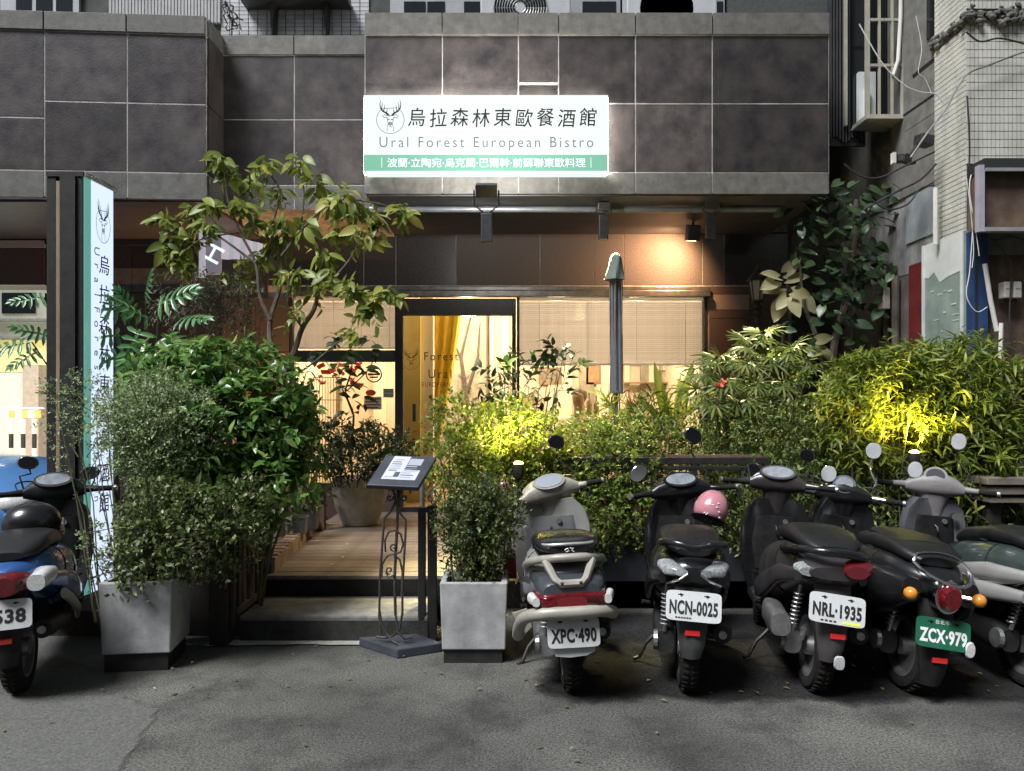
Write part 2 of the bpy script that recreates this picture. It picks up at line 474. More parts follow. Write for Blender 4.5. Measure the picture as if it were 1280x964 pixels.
# pale crumbled mortar line at the foot of the step
M_mortar = mat('crumbled mortar', (0.28, 0.28, 0.24), (0.45, 0.44, 0.38), rough=0.95, scale=20, bump=0.5)
mb = MB(); rng = random.Random(2); pts = []
for i in range(26):
    x = -1.86 + i * 0.05
    pts.append((x, 4.765 - 0.02 * rng.random() - 0.03 * abs(i - 13) / 13))
vs = [(x, y, 0.009) for x, y in pts] + [(x, 4.83, 0.012) for x, y in pts]
k = len(pts)
mb.add(vs, [(i, i + 1, i + 1 + k, i + k) for i in range(k - 1)])
o = mb.build('mortar_strip', M_mortar); o['kind'] = 'structure'

# steps + deck -------------------------------------------------------
DZ = 0.304
t = thing('entrance_step', 'worn grey concrete step below the wooden deck', 'step', (-1.1, 5.07, 0))
MB().box(-0.58, 0.60, -0.25, 0.25, 0.03, 0.165).build('tread', M_concrete2, t, bevel=0.012)
MB().box(-0.575, 0.595, -0.256, -0.2, 0.0, 0.135).build('riser', mat('dark riser face', (0.014, 0.015, 0.013), (0.045, 0.045, 0.04), rough=.95, scale=9, bump=.4), t)  # riser face in a darker tone than the tread
M_deck = mat('weathered deck wood', (0.10, 0.082, 0.065), (0.21, 0.175, 0.14), rough=0.6, scale=9, bump=0.25, rand=0.22, streak=0.0)
t = thing('wooden_deck', 'weathered brown plank deck leading to the bistro door', 'deck', (-1.0, 6.9, 0))
yy = 5.33; rng = random.Random(1)
while yy < 8.5:
    wd = 0.135
    MB().box(-0.86, 0.62, 0, wd - 0.007, DZ - 0.028, DZ + rng.uniform(-0.0015, 0.0015)).build('plank', M_deck, t, bevel=0.003, loc=(0, yy - 6.9, 0))
    yy += wd
MB().box(-0.70, 0.62, 5.325 - 6.9, 5.36 - 6.9, 0.0, DZ - 0.03).build('riser', M_blackpl, t)
MB().box(-0.86, 0.62, 5.4 - 6.9, 8.5 - 6.9, 0.0, DZ - 0.05).build('subframe', M_soil, t)
# litter: pale fallen petals on the deck
M_petal = mat('fallen petal', (0.6, 0.55, 0.45), rough=0.8)
for px, py in ((399, 677), (428, 698), (338, 712), (418, 707), (437, 681), (346, 700)):
    D = gD(py, DZ); p = W(px, py, D)
    tag(MB().add([(0, 0, 0), (0.02, 0.006, 0.008), (0.03, 0.02, 0.003), (0.008, 0.018, 0.006)], [(0, 1, 2, 3)]).build('fallen_petal', M_petal, loc=(p.x, p.y, DZ + 0.006), rot=(0, 0, px)),
        'tiny pale fallen petal lying on the deck planks', 'petal', 'fallen petals on the deck')
# brick edging along the left of the deck
M_brick = mat('edging brick', (0.22, 0.15, 0.10), (0.36, 0.27, 0.19), rough=0.85, scale=14, bump=0.4, rand=0.25)
t = thing('brick_edging', 'low brick edging along the left side of the deck', 'edging', (-1.74, 5.4, DZ))
for i in range(28):
    MB().box(-0.05, 0.05, -0.036, 0.036, -0.02, 0.105).build('brick', M_brick, t, bevel=0.006, loc=(-0.008 * i + 0.05 , 0.06 + i * 0.083, 0.012 * math.sin(i * 2.1)), rot=(0.03 * math.sin(i * 5), 0, 0.06 * math.sin(i * 3.3)))
M_board = mat('dark ledge board', (0.07, 0.05, 0.035), (0.13, 0.095, 0.07), rough=0.8, scale=10, bump=0.3, rand=0.15)
t = thing('ledge_boards', 'dark board ledge beside the brick edging carrying the small pots', 'ledge', (-2.3, 6.4, 0))
for i in range(4):
    MB().box(-0.06, 0.06, -1.0, 1.2, 0.36, 0.40).build('board', M_board, t, bevel=0.004, loc=(-0.25 + i * 0.13 + 0.32, 0, 0))

# ================================================================== BISTRO BUILDING
YF, YR, YW = 6.97, 7.37, 8.55
bb = thing('bistro_building', 'dark granite clad restaurant building with deep projecting fascia', 'building', (0, YW, 0))
def put(mb, name, m, **k):
    """world-space mesh parented to the building"""
    mb.v = [(v[0], v[1] - YW, v[2]) for v in mb.v]
    return mb.build(name, m, bb, **k)
def tile(px0, px1, py0, py1, D, m, gap=0.0055, th=0.03, name='stone_tile', j=0.0, tilt=None):
    x0, x1, z0, z1 = X(px0, D) + gap, X(px1, D) - gap, Z(py1, D) + gap, Z(py0, D) - gap
    mb = MB().box(x0, x1, D - 0.006 + j, D - 0.006 + j + th, z0, z1)
    return put(mb, name, m, bevel=0.0012)
rng = random.Random(11)
# fascia backing (shows as pale grout in the joints) – solid projecting mass
put(MB().box(X(456, YF), X(1036, YF), YF - 0.0035, YW + 0.5, Z(243, YF) + 0.012, Z(17, YF) - 0.01), 'fascia_core', M_grout)
colsF = [456, 553, 648, 698, 794, 890, 1036]
for i in range(6):
    a, b = colsF[i], colsF[i + 1]
    tile(a, b, 17, 45, YF, M_granite_lt, name='coping_stone', j=-0.02, th=0.06)
    if i == 2:
        tile(a, b, 45, 104, YF, M_granite); tile(a, b, 106.5, 130, YF, M_granite)
    else:
        tile(a, b, 45, 130, YF, M_granite, j=rng.uniform(-.0012, .0012))
    tile(a, b, 130, 216, YF, M_granite, j=rng.uniform(-.0012, .0012))
    tile(a, b, 216, 243.5, YF, M_granite_lt, name='fascia_band_stone', j=-0.004)
# soffit
put(MB().box(X(456, YF) + 0.01, X(1036, YF) - 0.01, YF + 0.03, YW, Z(243, YF) - 0.008, Z(243, YF) + 0.01), 'soffit', mat('soffit paint', (0.05, 0.05, 0.055), (0.09, 0.09, 0.095), rough=0.5, scale=6, streak=0.2))
# recessed part between the blocks
put(MB().box(X(272, YR), X(470, YR), YR - 0.0035, YW + 0.5, Z(262, YR), Z(46, YR)), 'recess_core', M_grout)
for a, b in ((277, 368), (368, 470)):
    tile(a, b, 45, 70, YR, M_granite_lt, name='coping_stone', j=-0.015)
    tile(a, b, 70, 150, YR, M_granite); tile(a, b, 150, 232, YR, M_granite)
    tile(a, b, 232, 262, YR, M_granite_lt, name='fascia_band_stone')
# left block, front slightly turned towards the camera
ang = R(3.6)
ox = X(258, YF)
def ltile(px0, px1, py0, py1, m, name='stone_tile', j=0.0, th=0.03):
    x0, x1, z0, z1 = X(px0, YF) - ox + .0055, X(px1, YF) - ox - .0055, Z(py1, YF) + .0055, Z(py0, YF) - .0055
    mb = MB().box(x0, x1, -0.006 + j, th + j, z0, z1)
    Mx = Matrix.Translation((ox, YF, 0)) @ Matrix.Rotation(ang, 4, 'Z')
    mb.v = [tuple(Mx @ Vector(v)) for v in mb.v]
    return put(mb, name, m, bevel=0.003)
mb = MB().box(X(-420, YF) - ox, -0.004, -0.0035, 1.1, Z(250, YF) + 0.01, Z(22, YF) - 0.01)
Mx = Matrix.Translation((ox, YF, 0)) @ Matrix.Rotation(ang, 4, 'Z')
mb.v = [tuple(Mx @ Vector(v)) for v in mb.v]
put(mb, 'left_block_core', M_grout)
for a, b in ((-240, -90), (-90, 7), (7, 63), (63, 162), (162, 258)):
    ltile(a, b, 21, 45, M_granite_lt, 'coping_stone', -0.02, 0.05)
    sp = 152 if a == 7 else 131
    ltile(a, b, 45, sp, M_granite); ltile(a, b, sp, 217, M_granite)
    ltile(a, b, 217, 251, M_granite_lt, 'fascia_band_stone')
for z0, z1, m, nm in ((45, 131, M_granite, 'stone_tile'), (131, 217, M_granite, 'stone_tile'), (217, 251, M_granite_lt, 'fascia_band_stone'), (21, 45, M_granite_lt, 'coping_stone')):
    put(MB().box(ox - 0.012, ox + 0.012, YF + 0.03, YR - 0.01, Z(z1, YF) + .0055, Z(z0, YF) - .0055), nm, m, bevel=0.003)
put(MB().box(-6.5, ox - 0.02, YF + 0.02, YW, Z(251, YF) - 0.006, Z(251, YF) + 0.012), 'soffit', MATS['soffit paint'])

# ground-floor wall under the soffit ---------------------------------
SOZ = Z(243, YF)                                   # soffit level
zW = lambda py: Z(py, YW)
xW = lambda px: X(px, YW)
put(MB().box(xW(440), xW(962), YW + 0.004, YW + 0.3, zW(358), SOZ), 'lintel_core', M_grout)
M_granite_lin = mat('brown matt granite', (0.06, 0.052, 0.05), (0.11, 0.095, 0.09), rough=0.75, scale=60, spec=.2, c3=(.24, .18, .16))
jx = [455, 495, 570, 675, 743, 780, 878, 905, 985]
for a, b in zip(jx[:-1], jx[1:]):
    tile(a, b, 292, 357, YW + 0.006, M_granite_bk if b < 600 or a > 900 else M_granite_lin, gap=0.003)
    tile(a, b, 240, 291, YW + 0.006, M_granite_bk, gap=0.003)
# recess return + left ground floor wall (px < 455)
for a, b, y0, y1, m in ((395, 455, 262, 357, M_granite_bk), (335, 395, 262, 357, M_granite_bk), (277, 335, 262, 372, M_granite_bk),
                        (277, 320, 372, 440, M_granite_lin), (320, 362, 372, 440, M_granite_lin), (277, 320, 440, 540, M_granite_br), (320, 362, 440, 540, M_granite_br),
                        (277, 320, 540, 640, M_granite_br), (320, 362, 540, 640, M_granite_br)):
    tile(a, b, y0, y1, YW + 0.006, m, gap=0.004)
put(MB().box(xW(60), xW(362), YW + 0.02, YW + 0.25, 0.0, SOZ + 0.4), 'left_wall_core', M_grout)
put(MB().box(xW(362), xW(460), YW + 0.025, YW + 0.25, zW(357), SOZ + 0.4), 'lintel_core', M_grout)
for a, b in ((58, 120), (120, 165), (165, 225), (225, 277)):
    tile(a, b, 225, 298, YW + 0.006, M_granite_lt, gap=0.004)
    tile(a, b, 307, 335, YW + 0.006, M_granite_bk, gap=0.004)
    tile(a, b, 335, 366, YW + 0.006, M_granite_lt, gap=0.004)
    tile(a, b, 378, 460, YW + 0.006, M_granite_bk, gap=0.004)
    tile(a, b, 460, 560, YW + 0.006, M_granite_br, gap=0.004)
    tile(a, b, 560, 640, YW + 0.006, M_granite_br, gap=0.004)
# reveal slots
put(MB().box(xW(58), xW(277), YW - 0.03, YW + 0.02, zW(306), zW(299)), 'trim_strip', M_black)
put(MB().box(xW(58), xW(277), YW - 0.03, YW + 0.02, zW(377), zW(367)), 'trim_strip', M_black)
# right pillar beside the window
for y0, y1, m in ((358, 368, M_granite_br), (368, 387.5, M_granite_pk), (387.5, 398, M_granite_br), (398, 445, M_granite_br), (445, 520, M_granite_br), (520, 640, M_granite_br)):
    tile(886, 937, y0, y1, YW + 0.006, m, gap=0.003)
    tile(937, 985, y0, y1, YW + 0.006, M_granite_br, gap=0.003)
put(MB().box(xW(882), xW(990), YW + 0.02, YW + 0.3, 0.0, zW(357)), 'pillar_core', M_grout)
# wall to the right of the pillar, in the shade behind the climber
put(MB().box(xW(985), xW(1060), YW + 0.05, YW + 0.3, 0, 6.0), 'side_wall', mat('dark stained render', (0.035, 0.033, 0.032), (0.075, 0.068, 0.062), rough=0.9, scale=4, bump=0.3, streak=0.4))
# metal head strip over door and windows
M_strip = mat('brushed dark metal', (0.09, 0.09, 0.085), (0.2, 0.19, 0.18), rough=0.4, scale=12, metal=0.7)
put(MB().box(xW(362), xW(886), YW - 0.09, YW + 0.02, zW(372), zW(364.5)).box(xW(362), xW(886), YW - 0.06, YW + 0.02, zW(364.2), zW(359)), 'head_strip', M_strip, bevel=0.006)

# hanging rail under the soffit
t = thing('lamp_rail', 'long grey metal tube hung under the soffit edge', 'rail', (0, 7.35, 0))
rz = Z(262, 7.35)
M_pipe = mat('grey tube paint', (0.22, 0.24, 0.27), (0.32, 0.34, 0.37), rough=0.35, scale=8, metal=0.4)
MB().tube([(X(462, 7.35), 0, rz), (X(975, 7.35), 0, rz)], 0.028, 12).build('tube', M_pipe, t, smooth=True)
for px in (480, 608, 755, 890):
    MB().box(X(px, 7.35) - .012, X(px, 7.35) + .012, -0.012, 0.012, rz + 0.02, SOZ - 0.007).build('hanger', M_black, t)

# lamp boxes on arms ------------------------------------------------
M_lampbody = mat('floodlight housing', (0.05, 0.052, 0.056), (0.09, 0.092, 0.1), rough=0.45, scale=20, metal=0.5)
M_lens_off = mat('lamp glass unlit', (0.25, 0.27, 0.28), rough=0.1, coat=0.5)
def flood(px, py, D, label, size=0.17, tilt=0.5, lens=M_lens_off, drop=0.18, up=True):
    p = W(px, py, D)
    f = thing('floodlight', label, 'floodlight', p, 0.0, 'floodlights on the soffit rail')
    MB().cbox((0, 0, 0), (size, 0.06, size * 0.62), (tilt, 0, 0)).build('housing', M_lampbody, f, bevel=0.01)
    mb = MB()
    for i in range(6):
        mb.cbox((-size/2 + size*(i + .5)/6, 0.045 if up else -0.045, 0.0), (0.006, 0.03, size*0.5), (tilt, 0, 0))
    mb.build('cooling_fins', M_lampbody, f)
    n_ = Euler((tilt, 0, 0)).to_matrix() @ Vector((0, 0.032, 0))
    MB().cbox(n_, (size*0.85, 0.004, size*0.48), (tilt, 0, 0)).build('lens', lens, f)
    MB().tube([(-size/2 - .012, 0, 0), (-size/2 - .012, 0.03, -drop*0.6), (0, 0.05, -drop), (size/2 + .012, 0.03, -drop*0.6), (size/2 + .012, 0, 0)], 0.008, 6).build('bracket', M_lampbody, f)
    MB().box(-0.045, 0.045, 0.02, 0.08, -drop - 0.22, -drop + 0.01).build('arm', M_lampbody, f, bevel=0.008)
    return f
M_coolglass = emit_mat('cool lamp glass', (0.85, 0.95, 1.0), 3.0)
fl1 = flood(608, 238, 6.05, 'grey floodlight on the bracket just below the lit shop sign', lens=M_coolglass, tilt=0.55)
fl2 = flood(755, 258, 7.2, 'small grey floodlight under the soffit above the folded parasol', size=0.12, tilt=0.2, drop=0.08)
fl3 = flood(890, 256, 7.2, 'small grey floodlight under the soffit above the black wall lamp', size=0.13, tilt=0.2, drop=0.08)
def spot(name, parent, loc, target, energy, color, size, blend=0.6, rad=0.05):
    d = bpy.data.lights.new(name, 'SPOT'); d.energy = energy; d.color = color; d.spot_size = size; d.spot_blend = blend; d.shadow_soft_size = rad
    o = bpy.data.objects.new(name, d); COL.objects.link(o)
    v = Vector(target) - Vector(loc)
    o.rotation_euler = (-v).to_track_quat('Z', 'Y').to_euler()
    o.location = Vector(loc) - (Vector(parent.location) if parent is not None else Vector())
    if parent is not None: o.parent = parent
    return o
def point(name, parent, loc, energy, color, rad=0.05):
    d = bpy.data.lights.new(name, 'POINT'); d.energy = energy; d.color = color; d.shadow_soft_size = rad
    o = bpy.data.objects.new(name, d); COL.objects.link(o)
    o.location = Vector(loc) - (Vector(parent.location) if parent is not None else Vector())
    if parent is not None: o.parent = parent
    return o
spot('flood_beam', fl1, W(608, 238, 6.05) + Vector((0, -0.02, 0.10)), W(610, 95, YF), 105, (1.0, 0.97, 0.92), R(165), 0.9, 0.06)
spot('flood_down_beam', fl1, W(600, 300, 6.75), (X(545, 6.6), 6.6, .3), 170, (1.0, 0.72, 0.40), R(66), 0.9, 0.05)
spot('flood_down_beam', fl1, W(625, 300, 6.75), (X(630, 5.95), 5.95, 1.25), 950, (1.0, 0.84, 0.36), R(40), 1.0, 0.05)
spot('flood_down_beam', fl2, W(755, 275, 7.15), (X(775, 6.3), 6.3, 1.25), 800, (1.0, 0.86, 0.44), R(44), 1.0, 0.05)
spot('flood_down_beam', fl3, W(892, 275, 7.15), (X(960, 6.35), 6.35, 1.25), 650, (1.0, 0.86, 0.48), R(48), 1.0, 0.05)

# black wall lamp throwing warm light onto the granite
wl = thing('wall_lamp', 'black box lamp throwing orange light onto the granite lintel', 'wall lamp', W(866, 291, 7.95))
MB().cbox((0, 0, 0), (0.13, 0.10, 0.16), (0.25, 0, 0.15)).build('housing', M_black, wl, bevel=0.012)
MB().cbox((0.0, 0.045, -0.02), (0.10, 0.008, 0.11), (0.25, 0, 0.15)).build('lens', emit_mat('warm lamp glass', (1.0, 0.62, 0.3), 6.0), wl)
MB().tube([(0, 0, 0.06), (0.02, 0.02, 0.20), (0.1, 0.02, 0.32), (0.12, 0.0, 0.42)], 0.012, 6).build('stem', M_black, wl)
spot('lamp_beam', wl, W(858, 297, 8.12), W(815, 345, YW), 120, (1.0, 0.55, 0.27), R(150), 1.0, 0.05)

# ------------------------------------------------------------------ lit sign on the fascia
YS = 6.83
sx0, sx1, sz0, sz1 = X(454.5, YS), X(760, YS), Z(217.5, YS), Z(119, YS)
sg = thing('shop_sign', 'wide lit white and green sign box with deer emblem on the fascia', 'sign', ((sx0+sx1)/2, YS, sz0))
cx_ = (sx0 + sx1) / 2
M_signface = mat('lit sign face', (0.03, 0.03, 0.03), emit=(0.90, 0.99, 0.975), estr=0.53, rough=.8, spec=.05)
M_signgreen = mat('lit green sign band', (0.03, 0.06, 0.05), emit=(0.26, 0.62, 0.44), estr=0.42, rough=.8, spec=.05)
zb = sz0 + (sz1 - sz0) * (217.5 - 193.5) / 98.5
zt = sz0 + 0.028
MB().box(sx0 - cx_, sx1 - cx_, 0, 0.10, zb - sz0 + 0.0, sz1 - sz0).build('light_panel', M_signface, sg)
MB().box(sx0 - cx_, sx1 - cx_, 0, 0.10, zt - sz0, zb - sz0 - 0.001).build('green_band', M_signgreen, sg)
MB().box(sx0 - cx_ + 0.02, sx1 - cx_ - 0.005, 0.0, 0.10, 0, zt - sz0 - 0.001).build('lower_edge', M_signface, sg)
MB().box(sx0 - cx_ + 0.1, sx1 - cx_ - 0.1, 0.10, 0.135, 0.08, sz1 - sz0 - 0.08).build('mounting_frame', M_black, sg)
MB().box(sx0 - cx_ + .01, sx1 - cx_ - .01, .03, .11, sz1 - sz0 + .001, sz1 - sz0 + .006).box(sx0 - cx_ - .006, sx0 - cx_ - .001, .03, .11, .02, sz1 - sz0 - .01).box(sx1 - cx_ + .001, sx1 - cx_ + .006, .03, .11, .02, sz1 - sz0 - .01).build('edge_glow', emit_mat('sign edge light', (1.0, 1.0, 0.90), 15.0), sg)
def sT(px, py): return Matrix.Translation((X(px, YS) - cx_, -0.003, Z(py, YS) - sz0)) @ FACE
M_signink = mat('sign black print', (0.01, 0.01, 0.01), rough=0.7, spec=0.1)
M_signgrey = mat('sign grey print', (0.02, 0.022, 0.022), rough=0.8, spec=0.03, emit=(.3, .32, .32), estr=.25)
pxm = YS / FPX                                    # metres per photo pixel on the sign
for i, ch in enumerate('烏拉森林東歐餐酒館'):
    text('sign_character', ch, 24.5 * pxm, M_signink, sg, sT(520.5 + i * 26.75, 149 + (0.8 if i % 2 else -0.4)) @ Matrix.Rotation(0.04 * math.sin(i * 2.3), 4, 'Z'), sx=0.93, shear=0.09, offset=.0007)
text('sign_lettering', 'Ural Forest European Bistro', 19.0 * pxm, M_signgrey, sg, sT(608, 180), spacing=1.32, offset=-0.0012, fit=(267*pxm, 17*pxm))
M_signwhite = mat('lit white lettering', (0.15, 0.15, 0.15), emit=(0.9, 1.0, 0.97), estr=0.6)
text('sign_lettering', '｜波蘭·立陶宛·烏克蘭·巴爾幹·前蘇聯東歐料理｜', 13.0 * pxm, M_signwhite, sg, sT(608, 203.5), spacing=0.97, fit=(262*pxm, 12.5*pxm))

def deer_logo(name, parent, M, r, m, sx=1.0):
    """line-drawn deer head with antlers in a ring, drawn in XY, about radius r"""
    mb = MB()
    def ln(pts, wd, wd2=None):
        pts = [Vector((p[0] * sx, p[1], 0)) * r for p in pts]
        n = len(pts); wd2 = wd if wd2 is None else wd2
        L, Rr = [], []
        for i, p in enumerate(pts):
            t_ = (pts[min(i+1, n-1)] - pts[max(i-1, 0)]).normalized()
            q = Vector((-t_.y, t_.x, 0)) * (wd + (wd2 - wd) * i / (n-1)) * r / 2
            L.append(p + q); Rr.append(p - q)
        mb.add(L + Rr, [(i, i + n, i + n + 1, i + 1) for i in range(n - 1)])
    ln([(math.cos(a) , math.sin(a)) for a in [R(62) + R(k) * (416 - 0) / 1 for k in [0]] ] + [(math.cos(R(128 + k * 284 / 40)), math.sin(R(128 + k * 284 / 40))) for k in range(41)], 0.035)
    for s in (-1, 1):
        ln([(s*.12, .32), (s*.3, .5), (s*.55, .62), (s*.72, .85), (s*.76, 1.15), (s*.7, 1.42)], 0.15, 0.03)
        ln([(s*.5, .6), (s*.45, .8), (s*.4, 1.1)], 0.09, 0.02)
        ln([(s*.62, .7), (s*.62, .95), (s*.56, 1.3)], 0.09, 0.02)
        ln([(s*.3, .5), (s*.24, .66), (s*.22, .82)], 0.07, 0.02)
        ln([(s*.22, .3), (s*.42, .38), (s*.58, .25), (s*.44, .14), (s*.26, .18)], 0.045)
        ln([(s*.24, .18), (s*.2, -.1), (s*.13, -.3), (s*.1, -.42)], 0.035)
        ln([(s*.2, .05), (s*.1, .0), (s*.06, .06)], 0.06)
        ln([(s*.16, -.3), (s*.24, -.62), (s*.22, -.85)], 0.03)
    ln([(-.16, .32), (0, .28), (.16, .32)], 0.05)
    ln([(-.1, -.28), (0, -.34), (.1, -.28), (.06, -.2), (-.06, -.2), (-.1, -.28)], 0.07)
    ln([(0, -.34), (0, -.46)], 0.04); ln([(-.09, -.48), (0, -.45), (.09, -.48)], 0.035)
    me = mb.mesh(name); me.transform(M)
    return link(name, me, m, parent)
deer_logo('deer_emblem', sg, sT(488, 150), 17.2 * pxm, M_signink)

# ------------------------------------------------------------------ upper storey behind the coping
YU = 7.75
M_whitetile = mat('small white tile', (0.42, 0.43, 0.44), (0.55, 0.55, 0.55), rough=0.35, scale=8, rand=0.14)
M_tilejoint = mat('dirty tile joint', (0.05, 0.05, 0.05), (0.09, 0.09, 0.085), rough=0.9, scale=10)
put(MB().box(X(-300, YU), X(1036, YU), YU + 0.01, YW + 0.5, Z(60, YU) - 0.3, Z(-70, YU)), 'upper_wall', M_tilejoint)
tw, th_ = 11.6, 5.0
tm = {}
def small_tile(px0, px1, py0, py1, D):
    w_, h_ = X(px1, D) - X(px0, D), Z(py0, D) - Z(py1, D)
    key = (round(w_, 3), round(h_, 3))
    if key not in tm:
        tm[key] = MB().box(-w_/2 + .004, w_/2 - .004, -0.006, 0.012, -h_/2 + .003, h_/2 - .003).mesh('wall_tile')
    return link('wall_tile', tm[key], M_whitetile, bb, loc=(X((px0+px1)/2, D), D - YW, Z((py0+py1)/2, D)))
for i in range(16):
    for j in range(11):
        small_tile(276 + i * tw, 276 + (i + 1) * tw, -6 + j * th_, -6 + (j + 1) * th_, YU)
M_cladding = mat('corrugated light cladding', (0.36, 0.36, 0.35), (0.46, 0.46, 0.45), rough=0.5, scale=6, streak=0.3)
for i in range(34):
    a = 138 + i * 4.1
    put(MB().box(X(a, YU), X(a + 3.0, YU), YU - 0.03, YU + 0.009, Z(30, YU), Z(-60, YU)), 'cladding_rib', M_cladding)
M_winframe = mat('grey aluminium frame', (0.33, 0.34, 0.35), (0.42, 0.42, 0.43), rough=0.4, metal=0.4, scale=9, streak=0.2)
M_darkglass = mat('dark window glass', (0.008, 0.010, 0.012), rough=0.08, spec=0.6)
def upper_window(px0, px1, D=YU - 0.02):
    fr = put(MB().box(X(px0, D), X(px1, D), D - 0.02, D + 0.02, Z(40, D), Z(-60, D)), 'window', M_winframe)
    return fr
for a, b in ((2, 100), (488, 640), (690, 775), (800, 905)):
    upper_window(a, b)
for a, b in ((20, 39), (45, 65), (70, 90), (505, 532), (534, 556), (580, 611), (728, 770), (895, 904)):
    D = YU - 0.045
    put(MB().box(X(a, D), X(b, D), D - 0.002, D + 0.008, Z(24, D), Z(2 if a > 480 else -6, D)), 'window_pane', M_darkglass)
put(MB().box(X(908, YU), X(1040, YU), YU - 0.06, YU + 0.009, Z(40, YU), Z(-60, YU)), 'dark_panel', mat('dark mesh panel', (0.04, 0.045, 0.042), (0.07, 0.072, 0.068), rough=0.8, scale=40))
# air conditioners on the ledge
M_acwhite = mat('air conditioner casing', (0.40, 0.41, 0.43), (0.5, 0.5, 0.52), rough=0.5, scale=5, streak=0.25)
def aircon(px, label, closed=False, w_=0.86):
    D = 7.35
    a = thing('air_conditioner', label, 'air conditioner', (X(px, D), D, Z(17, YF) - 0.12), 0, 'air conditioners on the ledge')
    MB().box(-w_/2, w_/2, 0, 0.3, 0, 0.62).build('casing', M_acwhite, a, bevel=0.015)
    MB().lathe([(0.001, -0.012), (0.255, -0.012), (0.255, 0.0)], (-0.05, 0, 0.36), 32, 'Y').build('fan_opening', M_black, a, smooth=False)
    if not closed:
        g = MB()
        for k in range(9):
            rr = 0.05 + k * 0.025
            g.tube([(-0.05 + rr*math.cos(2*PI*i/28), -0.018, 0.36 + rr*math.sin(2*PI*i/28)) for i in range(29)], 0.0045, 5, cap=False)
        for k in range(6):
            an = k * PI / 6
            g.tube([(-0.05 - .25*math.cos(an), -0.014, 0.36 - .25*math.sin(an)), (-0.05 + .25*math.cos(an), -0.014, 0.36 + .25*math.sin(an))], 0.003, 4)
        g.build('fan_grille', M_alu, a)
        MB().lathe([(0.045, 0.02), (0.045, 0.0)], (-0.05, 0, 0.36), 20, 'Y').build('fan_hub', M_acwhite, a)
    return a
a1 = aircon(657, 'pale air conditioner with ringed fan grille above the lit sign')
a2 = aircon(840, 'air conditioner with plain dark round opening on the ledge', True)
for a_, zc in ((a1, 0.05),):
    pass
# AC bracket shelf above the recess
t = thing('bracket_shelf', 'rusty shelf on two triangular brackets over the white tiles', 'shelf', (X(366, 7.6), 7.6, Z(2, 7.6)))
for px in (334, 402):
    x = X(px, 7.45) - X(366, 7.6)
    MB().prism([(x - 0.02, -0.01), (x + 0.025, -0.01), (x + 0.008, -0.33), (x - 0.004, -0.33)], -0.02, 0.14).build('bracket', M_black, t)
MB().box(-0.5, 0.55, -0.2, 0.14, -0.01, 0.04).build('board', M_black, t)
t = thing('cable_bundle', 'tangle of black cables on the tiles above the left block corner', 'cables', W(285, 25, 7.6))
mb = MB(); rng = random.Random(8)
for k in range(6):
    p = Vector((rng.uniform(-.08, .02), 0, 0.15)); pts = [p.copy()]
    for i in range(9):
        p = p + Vector((rng.uniform(-.02, .05), rng.uniform(-.01, .01), rng.uniform(-.07, .03))); pts.append(p.copy())
    mb.tube(pts, 0.008, 5)
mb.build('cable', M_black, t)

# ------------------------------------------------------------------ windows, door, interior
M_glass = glass_mat('window glass')
# door frame
dr = thing('glass_door', 'dark framed glass door with printed lettering at the end of the deck', 'door', (xW(571), YW, DZ))
dX = lambda px: xW(px) - xW(571)
dz = lambda py: zW(py) - DZ
MB().box(dX(497.5), dX(504), -0.03, 0.06, 0, dz(395)).build('frame', M_black, dr)
MB().box(dX(640), dX(645), -0.03, 0.06, 0, dz(395)).build('frame', M_black, dr)
MB().box(dX(497.5), dX(645), -0.05, 0.06, dz(394.5), dz(374)).build('header', M_black, dr, bevel=0.004)
MB().box(dX(504), dX(640), 0.012, 0.02, 0, dz(395)).build('pane', M_glass, dr)
MB().box(dX(516), dX(520), -0.03, 0.0, dz(527), dz(505)).build('handle', M_black, dr, bevel=0.004)
MB().box(dX(504), dX(640), -0.02, 0.04, 0.0, 0.05).build('threshold', M_black, dr)
M_doorink = mat('brown door lettering', (0.12, 0.07, 0.03), rough=0.8, spec=0.1)
def dT(px, py): return Matrix.Translation((dX(px), 0.004, dz(py))) @ FACE
pd = YW / FPX
deer_logo('deer_emblem', dr, dT(514, 451), 11 * pd, M_doorink)
text('door_lettering', 'Forest', 15 * pd, M_doorink, dr, dT(551, 446), sx=0.9, spacing=1.25, depth=0.0005)
text('door_lettering', 'Ural', 16 * pd, M_doorink, dr, dT(550, 468), sx=0.9, spacing=1.25, depth=0.0005)
text('door_lettering', 'EUROPEAN', 8 * pd, M_doorink, dr, dT(545, 481), sx=0.75, spacing=1.25, depth=0.0005)
M_faint = mat('white door print', (0.7, 0.66, 0.55), rough=0.8)
deer_logo('deer_emblem', dr, dT(580, 478), 9 * pd, M_faint)

def window(px0, px1, name_label, zsill):
    t = thing('shop_window', name_label, 'window', (xW((px0+px1)/2), YW, zsill))
    c = xW((px0+px1)/2)
    a, b = xW(px0) - c, xW(px1) - c
    top = zW(372) - zsill
    MB().box(a, b, 0.03, 0.037, 0, top).build('pane', M_glass, t)
    MB().box(a, a + .03, 0.0, 0.07, 0, top).build('frame', M_black, t)
    MB().box(b - .03, b, 0.0, 0.07, 0, top).build('frame', M_black, t)
    MB().box(a, b, -0.02, 0.09, -0.05, 0).build('sill', M_black, t)
    return t
wr = window(646, 884, 'wide lit shop window with white blind right of the door', 0.62)
wl_ = window(362, 497, 'lit shop window with half lowered blind left of the door', 0.62)
put(MB().box(xW(646), xW(884), YW + 0.0, YW + 0.2, 0.0, 0.57), 'window_plinth', M_granite_br)
put(MB().box(xW(362), xW(497), YW + 0.0, YW + 0.2, 0.0, 0.57), 'window_plinth', M_granite_br)
M_slat = leaf_mat('white blind slat', (0.82, 0.79, 0.78), (0.88, 0.85, 0.84), rough=.5, transl=.5)
